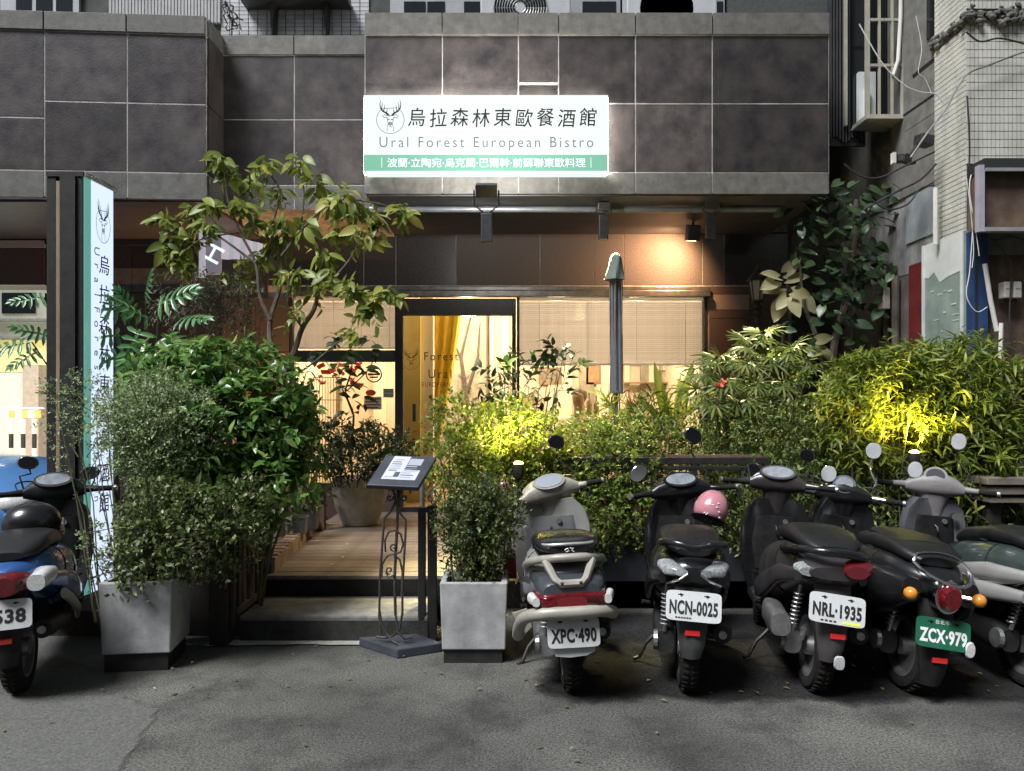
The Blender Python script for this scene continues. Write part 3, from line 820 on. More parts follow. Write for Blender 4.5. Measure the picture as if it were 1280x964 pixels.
def blind(px0, px1, py0, py1, label, n):
    c = xW((px0 + px1) / 2); zt_ = zW(py0)
    t = thing('venetian_blind', label, 'blind', (c, YW + 0.16, zt_))
    w_ = xW(px1) - xW(px0); h_ = zW(py0) - zW(py1)
    MB().box(-w_/2, w_/2, -0.03, 0.03, -0.04, 0).build('head_rail', M_slat, t)
    me = MB().cbox((0, 0, 0), (w_, 0.036, 0.0018), (R(58), 0, 0)).mesh('slat')
    for i in range(n):
        link('slat', me, M_slat, t, loc=(0, 0, -0.05 - (h_ - 0.07) * (i + .5) / n))
    MB().box(-w_/2, w_/2, -0.02, 0.02, -h_, -h_ + 0.02).build('bottom_rail', M_slat, t)
    for f in (-.38, -.12, .14, .4):
        MB().tube([(f * w_, -0.028, -0.03), (f * w_, -0.028, -h_)], 0.003, 4).build('cord', M_slat, t)
    return t
blind(646, 884, 369, 456, 'long white venetian blind half lowered in the right window', 32)
blind(362, 498, 369, 435, 'short white venetian blind half lowered in the left window', 24)

# interior room
YB = 11.6
M_cream = mat('cream wall paint', (0.58, 0.50, 0.38), (0.68, 0.60, 0.47), rough=0.8, scale=2)
M_creamtrim = mat('cream trim', (0.74, 0.66, 0.52), rough=0.5)
M_yellow = mat('yellow curtain', (0.62, 0.42, 0.03), (0.75, 0.53, 0.06), rough=0.8, scale=3)
M_greywall = mat('grey mural', (0.22, 0.20, 0.16), (0.42, 0.38, 0.30), rough=0.9, scale=5)
M_woodfl = mat('interior floor wood', (0.2, 0.13, 0.07), (0.3, 0.2, 0.11), rough=0.4, scale=6)
rm = thing('dining_room', 'warm lit cream dining room behind the glass front', 'room', (0, YB, DZ))
rx0, rx1 = xW(345), xW(900)
def rput(mb, name, m, **k):
    mb.v = [(v[0], v[1] - YB, v[2] - DZ) for v in mb.v]
    return mb.build(name, m, rm, **k)
rput(MB().box(rx0, rx1, YW + 0.06, YB + 0.1, DZ - 0.06, DZ - 0.002), 'floor', M_woodfl)
rput(MB().box(rx0 - .1, rx1 + .1, YB, YB + 0.1, DZ - 0.1, 3.2), 'back_wall', M_cream)
rput(MB().box(rx0 - .1, rx0, YW + 0.26, YB, DZ - 0.1, 3.2), 'side_wall', M_cream)
rput(MB().box(rx1, rx1 + .1, YW + 0.31, YB, DZ - 0.1, 3.2), 'side_wall', M_cream)
rput(MB().box(rx0 - .1, rx1 + .1, YW + 0.31, YB + .1, 3.05, 3.15), 'ceiling', M_cream)
# vertical trims / columns on the back wall
for px, wd in ((400, 14), (430, 10), (475, 16), (592, 12), (615, 6), (632, 9), (700, 30), (755, 20), (783, 8), (812, 22), (838, 20), (866, 14)):
    rput(MB().box(X(px - wd/2, YB), X(px + wd/2, YB), YB - 0.05, YB - 0.002, DZ, 3.0), 'pilaster', M_creamtrim, bevel=0.01)
# dark gaps / shelves on the wall
for px0, px1, py0, py1 in ((592, 601, 412, 445), (724, 742, 455, 540), (800, 810, 455, 540)):
    rput(MB().box(X(px0, YB), X(px1, YB), YB - 0.06, YB - 0.001, Z(py1, YB), Z(py0, YB)), 'wall_niche', M_greywall)
# inner partition with door behind the entrance
t = thing('yellow_curtain', 'yellow curtain drawn aside behind the glass door', 'curtain', (X(540, 9.8), 9.8, DZ))
rings = []
for j in range(9):
    f = j / 8; z = 2.35 * (1 - f)
    wd = 0.62 - 0.30 * math.sin(PI * min(f * 1.1, 1)) if f < .6 else 0.36
    wd = 0.60 * (1 - f) ** 0.5 + 0.12
    ring = [Vector((-0.35 + wd * k / 24, 0.035 * math.sin(k * 1.6), z)) for k in range(25)]
    rings.append(ring)
MB().rings(rings, cap=False, closed=False).build('cloth', M_yellow, t, smooth=True)
for i_, (px, py, w_, h_, m_) in enumerate(((688, 470, .34, .26, 'dark'), (742, 468, .22, .30, 'red'), (838, 472, .30, .22, 'grey'), (415, 500, .26, .34, 'dark'), (660, 505, .2, .26, 'red'))):
    t = thing('framed_picture', 'framed picture on the dining room wall, %s' % ('behind the sapling leaves', 'right of the bright white glint bulb', 'near the right end of the bar', 'behind the wire rack', 'low behind the bright boxwood')[i_], 'picture', W(px, py, YB - .06))
    MB().box(-w_/2, w_/2, 0, .04, -h_/2, h_/2).build('frame', M_woodfl, t)
    MB().box(-w_/2 + .03, w_/2 - .03, -.004, .0, -h_/2 + .03, h_/2 - .03).build('print', mat('picture ' + m_, {'dark': (.12, .1, .08), 'red': (.3, .12, .07), 'grey': (.3, .28, .24)}[m_], {'dark': (.3, .25, .18), 'red': (.45, .3, .15), 'grey': (.5, .46, .4)}[m_], scale=14), t)
t = thing('wine_shelf', 'wooden wall shelf with bottles above the bar counter', 'shelf', (X(812, 11.5), 11.45, Z(478, 11.5)))
for k in range(3):
    MB().box(-.5, .5, -.1, .08, k*.34 - .02, k*.34).build('board', M_woodfl, t)
for k in range(2):
    MB().box(-.52 + k*1.02, -.5 + k*1.02, -.1, .08, -.02, .7).build('side', M_woodfl, t)
t = thing('yellow_door_panel', 'yellow inner door leaf seen left behind the glass', 'door', (X(512, 9.4), 9.4, DZ))
MB().box(-0.13, 0.13, 0, 0.03, 0, 2.4).build('leaf', mat('pale yellow paint', (0.62, 0.47, 0.12), (0.68, 0.53, 0.16), rough=.6), t)
t = thing('cream_column', 'cream square column just inside the glass door', 'column', (X(533, 9.5), 9.5, DZ))
MB().box(-0.085, 0.085, 0, 0.17, 0, 2.72).build('shaft', M_creamtrim, t, bevel=0.01)
t = thing('grey_mural', 'grey wall painting of a bare tree behind the door', 'mural', (X(572, 11.4), 11.4, DZ))
MB().box(-0.35, 0.42, 0, 0.03, 0.2, 2.7).build('board', M_greywall, t)
mb = MB()
mb.tube([(0.1, -0.005, 0.3), (0.14, -0.005, 1.2), (0.05, -0.005, 1.9), (0.2, -0.005, 2.5)], [0.05, 0.04, 0.025, 0.01], 6)
mb.tube([(0.12, -0.005, 1.3), (0.3, -0.005, 1.9), (0.33, -0.005, 2.4)], [0.03, 0.02, 0.008], 6)
mb.tube([(0.07, -0.005, 1.8), (-0.12, -0.005, 2.3)], [0.02, 0.006], 6)
mb.build('painted_tree', mat('mural brown', (0.10, 0.08, 0.06), rough=0.9), t)
# hanging boards between door and windows: fixed grey pelmet in left window, printed notices on the glass
t = thing('grey_pelmet', 'grey board strip under the left blind', 'board', (xW(430), YW + 0.1, zW(452)))
MB().box(xW(366) - xW(430), xW(496) - xW(430), 0, 0.02, 0, zW(437) - zW(452)).build('strip', mat('grey pelmet', (0.18, 0.19, 0.19), (0.24, 0.25, 0.25), rough=0.6, scale=5), t)
def notice(px0, px1, py0, py1, m, label, lines=0, D=YW + 0.022, cat='notice', ink=M_doorink):
    t = thing('window_notice', label, cat, (X((px0+px1)/2, D), D, Z((py0+py1)/2, D)))
    w_, h_ = X(px1, D) - X(px0, D), Z(py0, D) - Z(py1, D)
    MB().box(-w_/2, w_/2, 0, 0.004, -h_/2, h_/2).build('sheet', m, t)
    for k in range(lines):
        MB().box(-w_*.42, w_*(.42 - .12 * (k % 2)), -0.002, -0.0003, h_/2 - h_*(k + .7)/(lines + .4) - h_*.06, h_/2 - h_*(k + .7)/(lines + .4) + h_*.03).build('text_line', ink, t)
    return t
M_paper = mat('notice paper', (0.62, 0.55, 0.47), rough=0.8)
M_greenpaper = mat('green sticker', (0.22, 0.36, 0.27), rough=0.6)
notice(455, 477, 496, 512, M_paper, 'white printed notice stuck on the left window', 4)
notice(479, 492, 486, 497, M_greenpaper, 'small green sticker on the glass beside the door frame', 1, ink=M_white)
t = thing('round_sticker', 'round dark emblem sticker on the left window', 'sticker', (xW(467), YW + 0.02, zW(468)))
mb = MB(); rr = 9.5 * pd
mb.tube([(rr*math.cos(2*PI*i/28), 0, rr*math.sin(2*PI*i/28)) for i in range(29)], 0.008, 5, cap=False)
mb.box(-rr*.8, rr*.8, -.003, .003, -.012, .012).box(-rr*.55, rr*.55, -.003, .003, .022, .04).box(-rr*.55, rr*.55, -.003, .003, -.04, -.022)
mb.build('ring_print', M_doorink, t)
t = thing('oval_sticker', 'red oval sticker on the left window', 'sticker', (xW(463), YW + 0.02, zW(491)))
MB().lathe([(0.0005, 0.0), (0.045, 0.0), (0.045, 0.004)], (0, 0, 0), 20, 'Y').build('disc', mat('sticker red', (0.5, 0.08, 0.06), rough=0.6), t).scale = (1.3, 1, .75)
# red wall hanging seen through the left window
t = thing('red_hanging', 'red paper decoration hanging inside the left window', 'decoration', W(405, 465, 9.0))
mb = MB(); rng = random.Random(4)
for k in range(26):
    c = (rng.uniform(-.18, .45), rng.uniform(-.05, .05), rng.uniform(-.16, .12)); s_ = rng.uniform(.02, .06)
    mb.cbox(c, (s_*2, .01, s_), (rng.uniform(-1, 1), rng.uniform(-.6, .6), rng.uniform(-1, 1)))
mb.build('paper', mat('red paper', (0.55, 0.05, 0.05), rough=0.7), t)
# wire rack
t = thing('wire_rack', 'tall wire rack of jars inside the left window', 'rack', (X(410, 8.95), 8.95, DZ))
mb = MB(); hgt = Z(472, 8.95) - DZ
for k in range(11):
    x = -0.16 + k * 0.032
    mb.tube([(x, 0, 0.1), (x, 0, hgt)], 0.004, 4)
for k in range(6): mb.tube([(-.17, 0, .2 + k*(hgt-.2)/5), (.17, 0, .2 + k*(hgt-.2)/5)], 0.006, 4)
mb.build('wires', mat('brass wire', (0.25, 0.15, 0.06), rough=0.4, metal=0.6), t)
# chair seen by the door
M_chair = mat('bentwood chair', (0.42, 0.28, 0.14), (0.5, 0.34, 0.18), rough=0.5, scale=8)
def chair(px, D, rz, label):
    t = thing('dining_chair', label, 'chair', (X(px, D), D, DZ), rz, 'chairs in the dining room')
    MB().loft([(0.43, 0, 0, .19, .19, 3), (0.46, 0, 0, .2, .2, 3)], 16, 'Z').build('seat', M_chair, t, smooth=True)
    for sx_ in (-1, 1):
        for sy in (-1, 1):
            MB().tube([(sx_*.15, sy*.15, .44), (sx_*.2, sy*.2, 0)], .014, 8).build('leg', M_chair, t, smooth=True)
    MB().tube([(-.18, .17, .45), (-.2, .2, .7), (-.14, .22, .9), (0, .23, .96), (.14, .22, .9), (.2, .2, .7), (.18, .17, .45)], .013, 8).build('backrest_hoop', M_chair, t, smooth=True)
    for k in range(4):
        MB().tube([(-.09 + k*.06, .17, .45), (-.11 + k*.073, .22, .93)], .007, 6).build('spindle', M_chair, t, smooth=True)
chair(478, 9.3, 0.5, 'bentwood chair with spindle back just inside the left window')
# sideboard with bottles along the right window, seated guest
t = thing('bar_counter', 'pale bar counter along the back of the dining room', 'counter', (X(770, 10.6), 10.6, DZ))
MB().box(-0.5, 1.2, -0.25, 0.25, 0, 1.0).build('front', M_creamtrim, t)
MB().box(-0.55, 1.25, -0.3, 0.3, 1.0, 1.05).build('worktop', M_woodfl, t, bevel=0.01)
M_bottle = mat('dark bottle glass', (0.10, 0.06, 0.03), rough=0.1, coat=0.5)
for i, (dx, hh) in enumerate(((-0.38, .3), (-0.28, .26), (0.16, .33), (0.23, .27), (0.62, .3), (0.95, .28))):
    p = (X(770, 10.6) + dx, 10.5, DZ + 1.05)
    tag(MB().lathe([(.036, 0), (.038, hh*.55), (.03, hh*.66), (.012, hh*.75), (.012, hh), (.004, hh)], (0, 0, 0), 14).build('bottle', M_bottle, loc=p, smooth=True), 'dark bottle standing on the bar counter', 'bottle', 'bottles on the bar counter')
# pendant lamps (lit)
M_bulb = emit_mat('warm bulb', (1.0, 0.72, 0.38), 9.0)
for i, (x, y, lab) in enumerate(((xW(425), 9.9, 'warm pendant lamp lit in the left window room'), (xW(572), 10.6, 'warm pendant lamp lit behind the glass door'), (xW(705), 9.9, 'warm pendant lamp lit behind the right window left half'), (xW(820), 9.9, 'warm pendant lamp lit behind the right window right half'))):
    t = thing('pendant_lamp', lab, 'lamp', (x, y, 2.78), 0, 'pendant lamps in the dining room')
    MB().tube([(0, 0, 0.05), (0, 0, .27)], .006, 6).build('cord', M_black, t)
    MB().lathe([(.03, .06), (.15, -.06), (.145, -.065), (.02, .05)], (0, 0, 0), 20).build('shade', M_creamtrim, t, smooth=True)
    MB().ell((0, 0, -.05), (.045, .045, .055)).build('bulb', M_bulb, t, smooth=True)
    point('lamp_light', t, (x, y, 2.6), 58, (1.0, 0.79, 0.54), .08)
t = thing('glint_bulb', 'small cool white bulb added inside the right window for a reflected glint', 'lamp', W(700, 451, 9.0))  # added bulb, stands in for a bright point reflected in the pane
MB().ell((0, 0, 0), (.018, .018, .018)).build('bulb', emit_mat('cool glint', (0.8, 0.92, 1.0), 14.0), t, smooth=True)
MB().tube([(0, 0, .02), (0, .02, .9)], .004, 5).build('cord', M_black, t)

t = thing('sign_reflection', 'glowing lilac board painted as a sign reflection with a slanted white letter behind the small tree', 'sign', W(290, 318, 8.2))  # reflection of a lit sign, put in as a glowing board
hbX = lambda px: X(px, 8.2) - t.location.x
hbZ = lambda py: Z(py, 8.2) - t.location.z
M_lilac = mat('lilac reflection glow', (0.42, 0.43, 0.50), (0.54, 0.55, 0.62), rough=.5, scale=5, emit=(.62, .64, .78), estr=.26)
MB().box(hbX(257), hbX(276), 0, .03, hbZ(343), hbZ(291)).build('left_panel', mat('grey blue reflection glow', (0.20, 0.21, 0.25), (0.28, 0.29, 0.34), rough=.5, scale=6, emit=(.4, .42, .55), estr=.14), t)
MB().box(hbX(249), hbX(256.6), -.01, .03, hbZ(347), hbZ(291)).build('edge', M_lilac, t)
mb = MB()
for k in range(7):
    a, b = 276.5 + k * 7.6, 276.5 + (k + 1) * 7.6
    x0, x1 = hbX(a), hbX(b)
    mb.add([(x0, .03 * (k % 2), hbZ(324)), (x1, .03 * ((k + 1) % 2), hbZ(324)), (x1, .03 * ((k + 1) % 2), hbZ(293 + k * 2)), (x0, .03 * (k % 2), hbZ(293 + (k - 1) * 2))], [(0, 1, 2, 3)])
mb.build('reflection_folds', M_lilac, t)
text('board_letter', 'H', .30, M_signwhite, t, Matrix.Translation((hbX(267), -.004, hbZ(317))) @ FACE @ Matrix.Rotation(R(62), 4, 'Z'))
# ================================================================== seated guest inside
def skin_body(name, joints, edges, m, parent, sub=2):
    me = bpy.data.meshes.new(name)
    me.from_pydata([j[0] for j in joints], edges, [])
    o = bpy.data.objects.new(name, me); COL.objects.link(o)
    me.materials.append(m)
    md = o.modifiers.new('skin', 'SKIN'); md.use_smooth_shade = True
    for i, j in enumerate(joints):
        r_ = j[1]
        me.skin_vertices[0].data[i].radius = (r_, r_) if not isinstance(r_, tuple) else r_
    me.skin_vertices[0].data[0].use_root = True
    s = o.modifiers.new('sub', 'SUBSURF'); s.levels = sub; s.render_levels = sub
    if parent is not None: o.parent = parent
    return o
chair(722, 9.42, PI + 0.4, 'bentwood chair under the seated guest')
M_skin = mat('skin', (0.50, 0.30, 0.20), rough=0.5)
M_shirt = mat('cream shirt', (0.55, 0.48, 0.36), (0.62, 0.55, 0.42), rough=0.9, scale=12, bump=0.2)
M_hair = mat('grey brown hair', (0.12, 0.08, 0.05), (0.2, 0.15, 0.10), rough=0.6, scale=30, bump=0.4)
pz = DZ + 0.46
pr = thing('person', 'seated person in a cream shirt with short brown hair behind the right window', 'person', (X(724, 9.4), 9.4, DZ), -0.5)
J = [((0, 0, .54), .15), ((0, 0, .72), .15), ((0, .02, .92), (.19, .12)), ((0, .01, 1.04), (.12, .08)), ((0, .0, 1.12), .055), ((0, -.02, 1.20), .07), ((0, -.02, 1.29), .095), ((0, -.015, 1.36), .06),
     ((.2, .0, .98), .065), ((.26, -.08, .74), .05), ((.16, -.32, .70), .038), ((.12, -.40, .71), .03),
     ((-.2, .0, .98), .065), ((-.26, -.08, .74), .05), ((-.16, -.32, .70), .038), ((-.12, -.40, .71), .03),
     ((.11, -.05, .52), .1), ((.14, -.42, .52), .07), ((.13, -.42, .08), .045), ((.13, -.56, .04), .035),
     ((-.11, -.05, .52), .1), ((-.14, -.42, .52), .07), ((-.13, -.42, .08), .045), ((-.13, -.56, .04), .035)]
E = [(0,1),(1,2),(2,3),(3,4),(4,5),(5,6),(6,7),(2,8),(8,9),(9,10),(10,11),(2,12),(12,13),(13,14),(14,15),(0,16),(16,17),(17,18),(18,19),(0,20),(20,21),(21,22),(22,23)]
skin_body('body', J, E, M_skin, pr)
Js = [((0, 0, .58), .17), ((0, 0, .74), .165), ((0, .02, .93), (.205, .135)), ((0, .01, 1.04), (.13, .09)), ((.21, .0, .98), .075), ((.27, -.08, .75), .06), ((-.21, .0, .98), .075), ((-.27, -.08, .75), .06)]
skin_body('shirt', Js, [(0,1),(1,2),(2,3),(2,4),(4,5),(2,6),(6,7)], M_shirt, pr)
hm = MB().ell((0, .015, 1.30), (.092, .10, .10), 16, 10)
hm.v = [v if v[2] > 1.24 or v[1] > 0.0 else (v[0]*.9, v[1]*.6, v[2]+.03) for v in hm.v]
hm.build('hair', M_hair, pr, smooth=True)
for s in (-1, 1):
    for k in range(5):
        b = Vector((s*.12 + (k-2)*.014, -.44, .71))
        MB().tube([b, b + Vector((-s*.01, -.04, .0)), b + Vector((-s*.015, -.065 - .008*(2-abs(k-2)), -.015))], [.008, .0075, .006], 6).build('finger', M_skin, pr, smooth=True)
t = thing('dining_table', 'small wooden table in front of the seated guest', 'table', (X(718, 8.95), 8.95, DZ))
MB().box(-.32, .32, -.22, .22, .68, .71).build('top', M_woodfl, t, bevel=.008)
for a in (-.27, .27):
    for b in (-.17, .17):
        MB().tube([(a, b, 0), (a, b, .68)], .02, 8).build('leg', M_woodfl, t)

# ================================================================== folded parasol
pa = thing('folded_parasol', 'tall folded grey green parasol standing before the right window', 'parasol', (X(770, 6.9), 6.9, 0.2))
pzb = lambda py: Z(py, 6.9) - 0.2
pxm_ = 6.9 / FPX
M_canvas = mat('grey green canvas', (0.10, 0.13, 0.115), (0.17, 0.20, 0.18), rough=0.9, scale=9, bump=0.2, streak=0.2)
M_canvas2 = mat('grey blue canvas', (0.10, 0.105, 0.12), (0.17, 0.175, 0.19), rough=0.85, scale=6, streak=0.3)
MB().tube([(0, 0, 0.0), (0, 0, pzb(320))], 0.02, 10).build('pole', M_alu, pa, smooth=True)
MB().lathe([(.22, 0), (.22, .06), (.05, .1), (.03, .25)], (0, 0, 0), 24).build('base', M_black, pa)
# cap: crumpled hood
rings = []
for f, r_ in ((0, .006), (.05, .03), (.2, .048), (.5, .06), (.8, .075), (1.0, .085)):
    ring = [Vector((r_*(1 + .16*math.sin(5*a + f*4))*math.cos(a) - 0.015*f, r_*(1 + .16*math.sin(5*a + f*4))*math.sin(a), pzb(316) - f * (pzb(316) - pzb(350)))) for a in [2*PI*k/24 for k in range(24)]]
    rings.append(ring)
MB().rings(rings).build('hood', M_canvas, pa, smooth=True)
for k in range(6):
    a = 2*PI*k/6 + .3
    c_, s_ = math.cos(a), math.sin(a)
    rr = .042
    fold = []
    for f in (0, .2, .5, .8, 1.0):
        z = pzb(352) + (pzb(492) - pzb(352)) * f
        q = rr * (.9 + .15 * math.sin(3*f + k))
        fold.append((Vector((c_*q, s_*q, z)), .014 + .012*f))
    MB().tube([p for p, _ in fold], [r_ for _, r_ in fold], 8).build('canopy_fold', M_canvas2, pa, smooth=True)
    MB().tube([(c_*.062, s_*.062, pzb(352)), (c_*.052, s_*.052, pzb(470))], .005, 5).build('rib', M_alu, pa)
MB().tube([(.03, .02, pzb(490)), (.035, .02, pzb(515))], .006, 5).build('strap', M_canvas2, pa)

# ================================================================== carriage lantern on the right pillar
la = thing('wall_lantern', 'dark carriage lantern on the wall right of the lit window', 'lantern', W(947, 365, 8.0))
k_ = 8.0 / FPX
M_lantglass = mat('frosted lantern glass', (0.42, 0.40, 0.37), rough=0.3, spec=0.5)
M_iron = mat('dark cast iron', (0.02, 0.019, 0.018), (0.06, 0.05, 0.042), rough=0.6, scale=20, bump=0.2)
hexp = lambda r_, z: [Vector((r_*math.cos(2*PI*(i+.5)/6), r_*math.sin(2*PI*(i+.5)/6), z)) for i in range(6)]
MB().rings([hexp(.055, -.085), hexp(.085, .11)]).build('glass', M_lantglass, la)
mb = MB()
for i in range(6):
    mb.tube([hexp(.058, -.09)[i], hexp(.088, .115)[i]], .007, 5)
mb.rings([hexp(.062, -.105), hexp(.065, -.085)]).rings([hexp(.12, .11), hexp(.105, .135), hexp(.04, .2), hexp(.012, .24), hexp(.012, .28)])
mb.build('cage', M_iron, la)
mb = MB().lathe([(.02, -.105), (.03, -.14), (.05, -.16), (.022, -.19), (.045, -.22), (.02, -.27), (.035, -.31), (.01, -.36)], (0, 0, 0), 16)
mb.tube([(0, 0, -.24), (.02, .15, -.3), (.02, .35, -.26), (0.02, .53, -.2)], .014, 8)
mb.build('bracket', M_iron, la, smooth=True)

# ================================================================== pylon sign on the left
YP = 5.35
py_ = thing('pylon_sign', 'tall free standing pylon sign with lit lettered side and dark frame', 'pylon sign', (X(80, YP), YP, 0))
x0, x1 = X(58, YP), X(105, YP)
cxp = X(80, YP)
ztop = Z(221, YP)
MB().box(x0 - cxp, X(70, YP) - cxp, 0, .40, 0, ztop).build('side_frame', M_black, py_, bevel=.006)
MB().box(X(70, YP) - cxp + .002, X(84, YP) - cxp - .002, -0.004, .40, 0, ztop - .03).build('wood_strip', mat('timber strip', (0.22, 0.16, 0.09), (0.33, 0.25, 0.15), rough=0.6, scale=5, streak=.3), py_)
MB().box(X(84, YP) - cxp, X(104, YP) - cxp, 0, .40, 0, ztop).build('side_frame', M_black, py_, bevel=.006)
MB().box(x0 - cxp, X(104.5, YP) - cxp, -0.008, .40, ztop + .001, ztop + .035).build('top_cap', M_black, py_)
# lit face turned to the right, angled slightly towards the street
a0 = Vector((X(105, YP), YP, 0)); a1p = Vector((X(141.5, 5.72), 5.72, 0))
dv = (a1p - a0); Lf = dv.length; dv.normalize(); nv = Vector((dv.y, -dv.x, 0))
z0p = 0.10
def pface(u0, u1, z0, z1, t0, t1):
    ps = []
    for z in (z0, z1):
        for (u, tt) in ((u0, t0), (u1, t0), (u1, t1), (u0, t1)):
            p = a0 + dv * u + nv * tt - Vector((cxp, YP, 0)); ps.append((p.x, p.y, z))
    return MB().add(ps, [(0,1,2,3),(4,5,6,7),(0,1,5,4),(1,2,6,5),(2,3,7,6),(3,0,4,7)])
M_pylface = mat('lit pylon face', (0.06, 0.06, 0.06), emit=(0.66, 0.78, 1.0), estr=0.62, rough=.5)
M_pyledge = mat('lit pylon green edge', (0.05, 0.14, 0.12), emit=(0.2, 0.58, 0.5), estr=0.29, rough=.5)
pface(0.085, Lf, z0p, ztop, -0.05, 0.0).build('lit_face', M_pylface, py_)
pface(0.005, 0.084, z0p, ztop, -0.05, 0.0).build('green_band', M_pyledge, py_)
pface(-0.02, Lf + .02, z0p, ztop, -0.16, -0.052).build('light_box', M_black, py_)
pface(-0.0, Lf + .03, ztop, ztop + .035, -0.18, 0.012).build('top_cap', M_alu, py_)
def pT(u, z):
    p = a0 + dv * u + nv * 0.003 - Vector((cxp, YP, 0))
    Mr = Matrix(((dv.x, 0, nv.x, p.x), (dv.y, 0, nv.y, p.y), (0, 1, 0, z), (0, 0, 0, 1)))
    return Mr
uc = .245
for i, ch in enumerate('烏拉森林東歐餐酒館'):
    py = 333 + i * 37.2
    zc = Z(py, 5.58)
    text('sign_character', ch, 0.15, M_signink, py_, pT(uc, zc), sx=.95, shear=.08)
zs = [Z(313 + k * 18.3, 5.47) for k in range(22)]
for ch, z in zip('UralForestEuropean', zs):
    text('sign_letter', ch, 0.095, M_signgrey, py_, pT(.150, z) @ Matrix.Rotation(-PI/2, 4, 'Z'), sx=1.0)
deer_logo('deer_emblem', py_, pT(.235, Z(282, 5.58)), 0.125, M_signink, .72)

# ================================================================== planters
def planter(name_label, loc, wx, wy, h, rz, base=0.07):
    t = thing('concrete_planter', name_label, 'planter', loc, rz, 'concrete planters by the road')
    th = 0.035
    mb = MB()
    tp = 0.012
    o_ = [(-wx/2+tp, -wy/2+tp), (wx/2-tp, -wy/2+tp), (wx/2-tp, wy/2-tp), (-wx/2+tp, wy/2-tp)]
    O = [(-wx/2, -wy/2), (wx/2, -wy/2), (wx/2, wy/2), (-wx/2, wy/2)]
    I = [(-wx/2+th, -wy/2+th), (wx/2-th, -wy/2+th), (wx/2-th, wy/2-th), (-wx/2+th, wy/2-th)]
    vs = [(x, y, base) for x, y in o_] + [(x, y, base + h) for x, y in O] + [(x, y, base + h) for x, y in I] + [(x, y, base + h - .06) for x, y in I]
    fs = [(0, 3, 2, 1)]
    for k in range(3):
        for i in range(4):
            fs.append((k*4+i, k*4+(i+1) % 4, k*4+4+(i+1) % 4, k*4+4+i))
    mb.add(vs, fs)
    mb.build('box', M_concrete, t, bevel=.007)
    MB().box(-wx/2+th, wx/2-th, -wy/2+th, wy/2-th, base + h - .075, base + h - .055).build('soil', M_soil, t)
    MB().box(-wx/2+.02, wx/2-.03, -wy/2+.03, wy/2-.03, 0, base).build('plinth', M_black, t)
    return t
Dl = 4.30
pl1 = planter('square concrete planter with boxwood at the foot of the pylon sign', (X(165, Dl) + .012, Dl + 0.16, 0), .385, .40, .40, R(7), .10)
Dc = 4.40
pl2 = planter('square pale concrete planter standing by the parked silver scooter', (X(592, Dc), Dc + .19, 0), .385, .38, .385, 0, .08)

# ================================================================== low gate left of the steps, posts right of the steps
M_fence = mat('dark stained fence wood', (0.016, 0.013, 0.011), (0.04, 0.033, 0.028), rough=0.7, scale=12, bump=.3)
M_fencewood = mat('worn reddish fence wood', (0.10, 0.055, 0.03), (0.2, 0.12, 0.07), rough=0.8, scale=9, bump=.3, rand=.15)
g = thing('picket_gate', 'open dark picket gate folded back at the left of the steps', 'gate', (X(294, 4.78), 4.78, 0))
zt_ = Z(640, 4.8)
MB().box(-0.145, -0.03, -.05, .05, 0, zt_ + .02).build('post', M_fence, g, bevel=.006)
MB().box(-0.028, -0.0, -.02, .02, 0.1, zt_).build('post', M_fence, g, bevel=.004)
# leaf runs back along Y on the step's left edge
gx = -0.0
for i in range(7):
    y = .06 + i * .085
    MB().box(gx - .012, gx + .012, y - .022, y + .022, 0.22, zt_ - .02 - .012 * (i % 2)).build('picket', M_fencewood if i in (1, 3) else M_fence, g, bevel=.003)
MB().box(gx - .016, gx + .016, .02, .66, 0.175, 0.225).build('bottom_rail', M_board, g, bevel=.004)
MB().box(gx + .013, gx + .03, .02, .66, zt_ - .13, zt_ - .09).build('top_rail', M_fence, g, bevel=.003)
MB().box(gx - .025, gx + .025, .60, .66, 0.165, zt_ + .02).build('post', M_fence, g, bevel=.004)
MB().box(-.46, -.16, .0, .03, .05, .42).build('side_board', M_fence, g)
g = thing('post_pair', 'pair of black square posts at the right of the steps', 'posts', (X(534, 4.85), 4.85, 0))
MB().box(X(523, 4.85)-X(534, 4.85), X(532, 4.85)-X(534, 4.85), -.03, .03, 0, Z(636, 4.85)).build('post', M_black, g, bevel=.004)
MB().box(X(535, 4.85)-X(534, 4.85), X(546, 4.85)-X(534, 4.85), -.03, .03, 0, Z(632, 4.85)).build('post', M_black, g, bevel=.004)
MB().box(X(523, 4.85)-X(534, 4.85), X(546, 4.85)-X(534, 4.85), -.035, .035, Z(640, 4.85), Z(634, 4.85)).build('cap', M_black, g, bevel=.003)
g = thing('iron_finial_post', 'thin iron post with twisted basket finial beside the menu stand', 'post', (X(540, 5.1), 5.1, 0))
mb = MB().tube([(0, 0, 0), (0, 0, Z(632, 5.1))], .01, 8)
for k in range(5):
    a = 2*PI*k/5
    mb.tube([(.035*math.sin(PI*f)*math.cos(a+2*f), .035*math.sin(PI*f)*math.sin(a+2*f), Z(632, 5.1) + .11*f) for f in [i/8 for i in range(9)]], .004, 5)
mb.lathe([(.001, .105), (.012, .115), (.001, .13)], (0, 0, Z(632, 5.1)), 10)
mb.build('ironwork', M_iron, g, smooth=True)
g.location.x = X(542, 5.1)
MB().tube([(-.075, 0, 0), (-.075, 0, Z(600, 5.1))], .016, 8).build('post', M_alu, g)

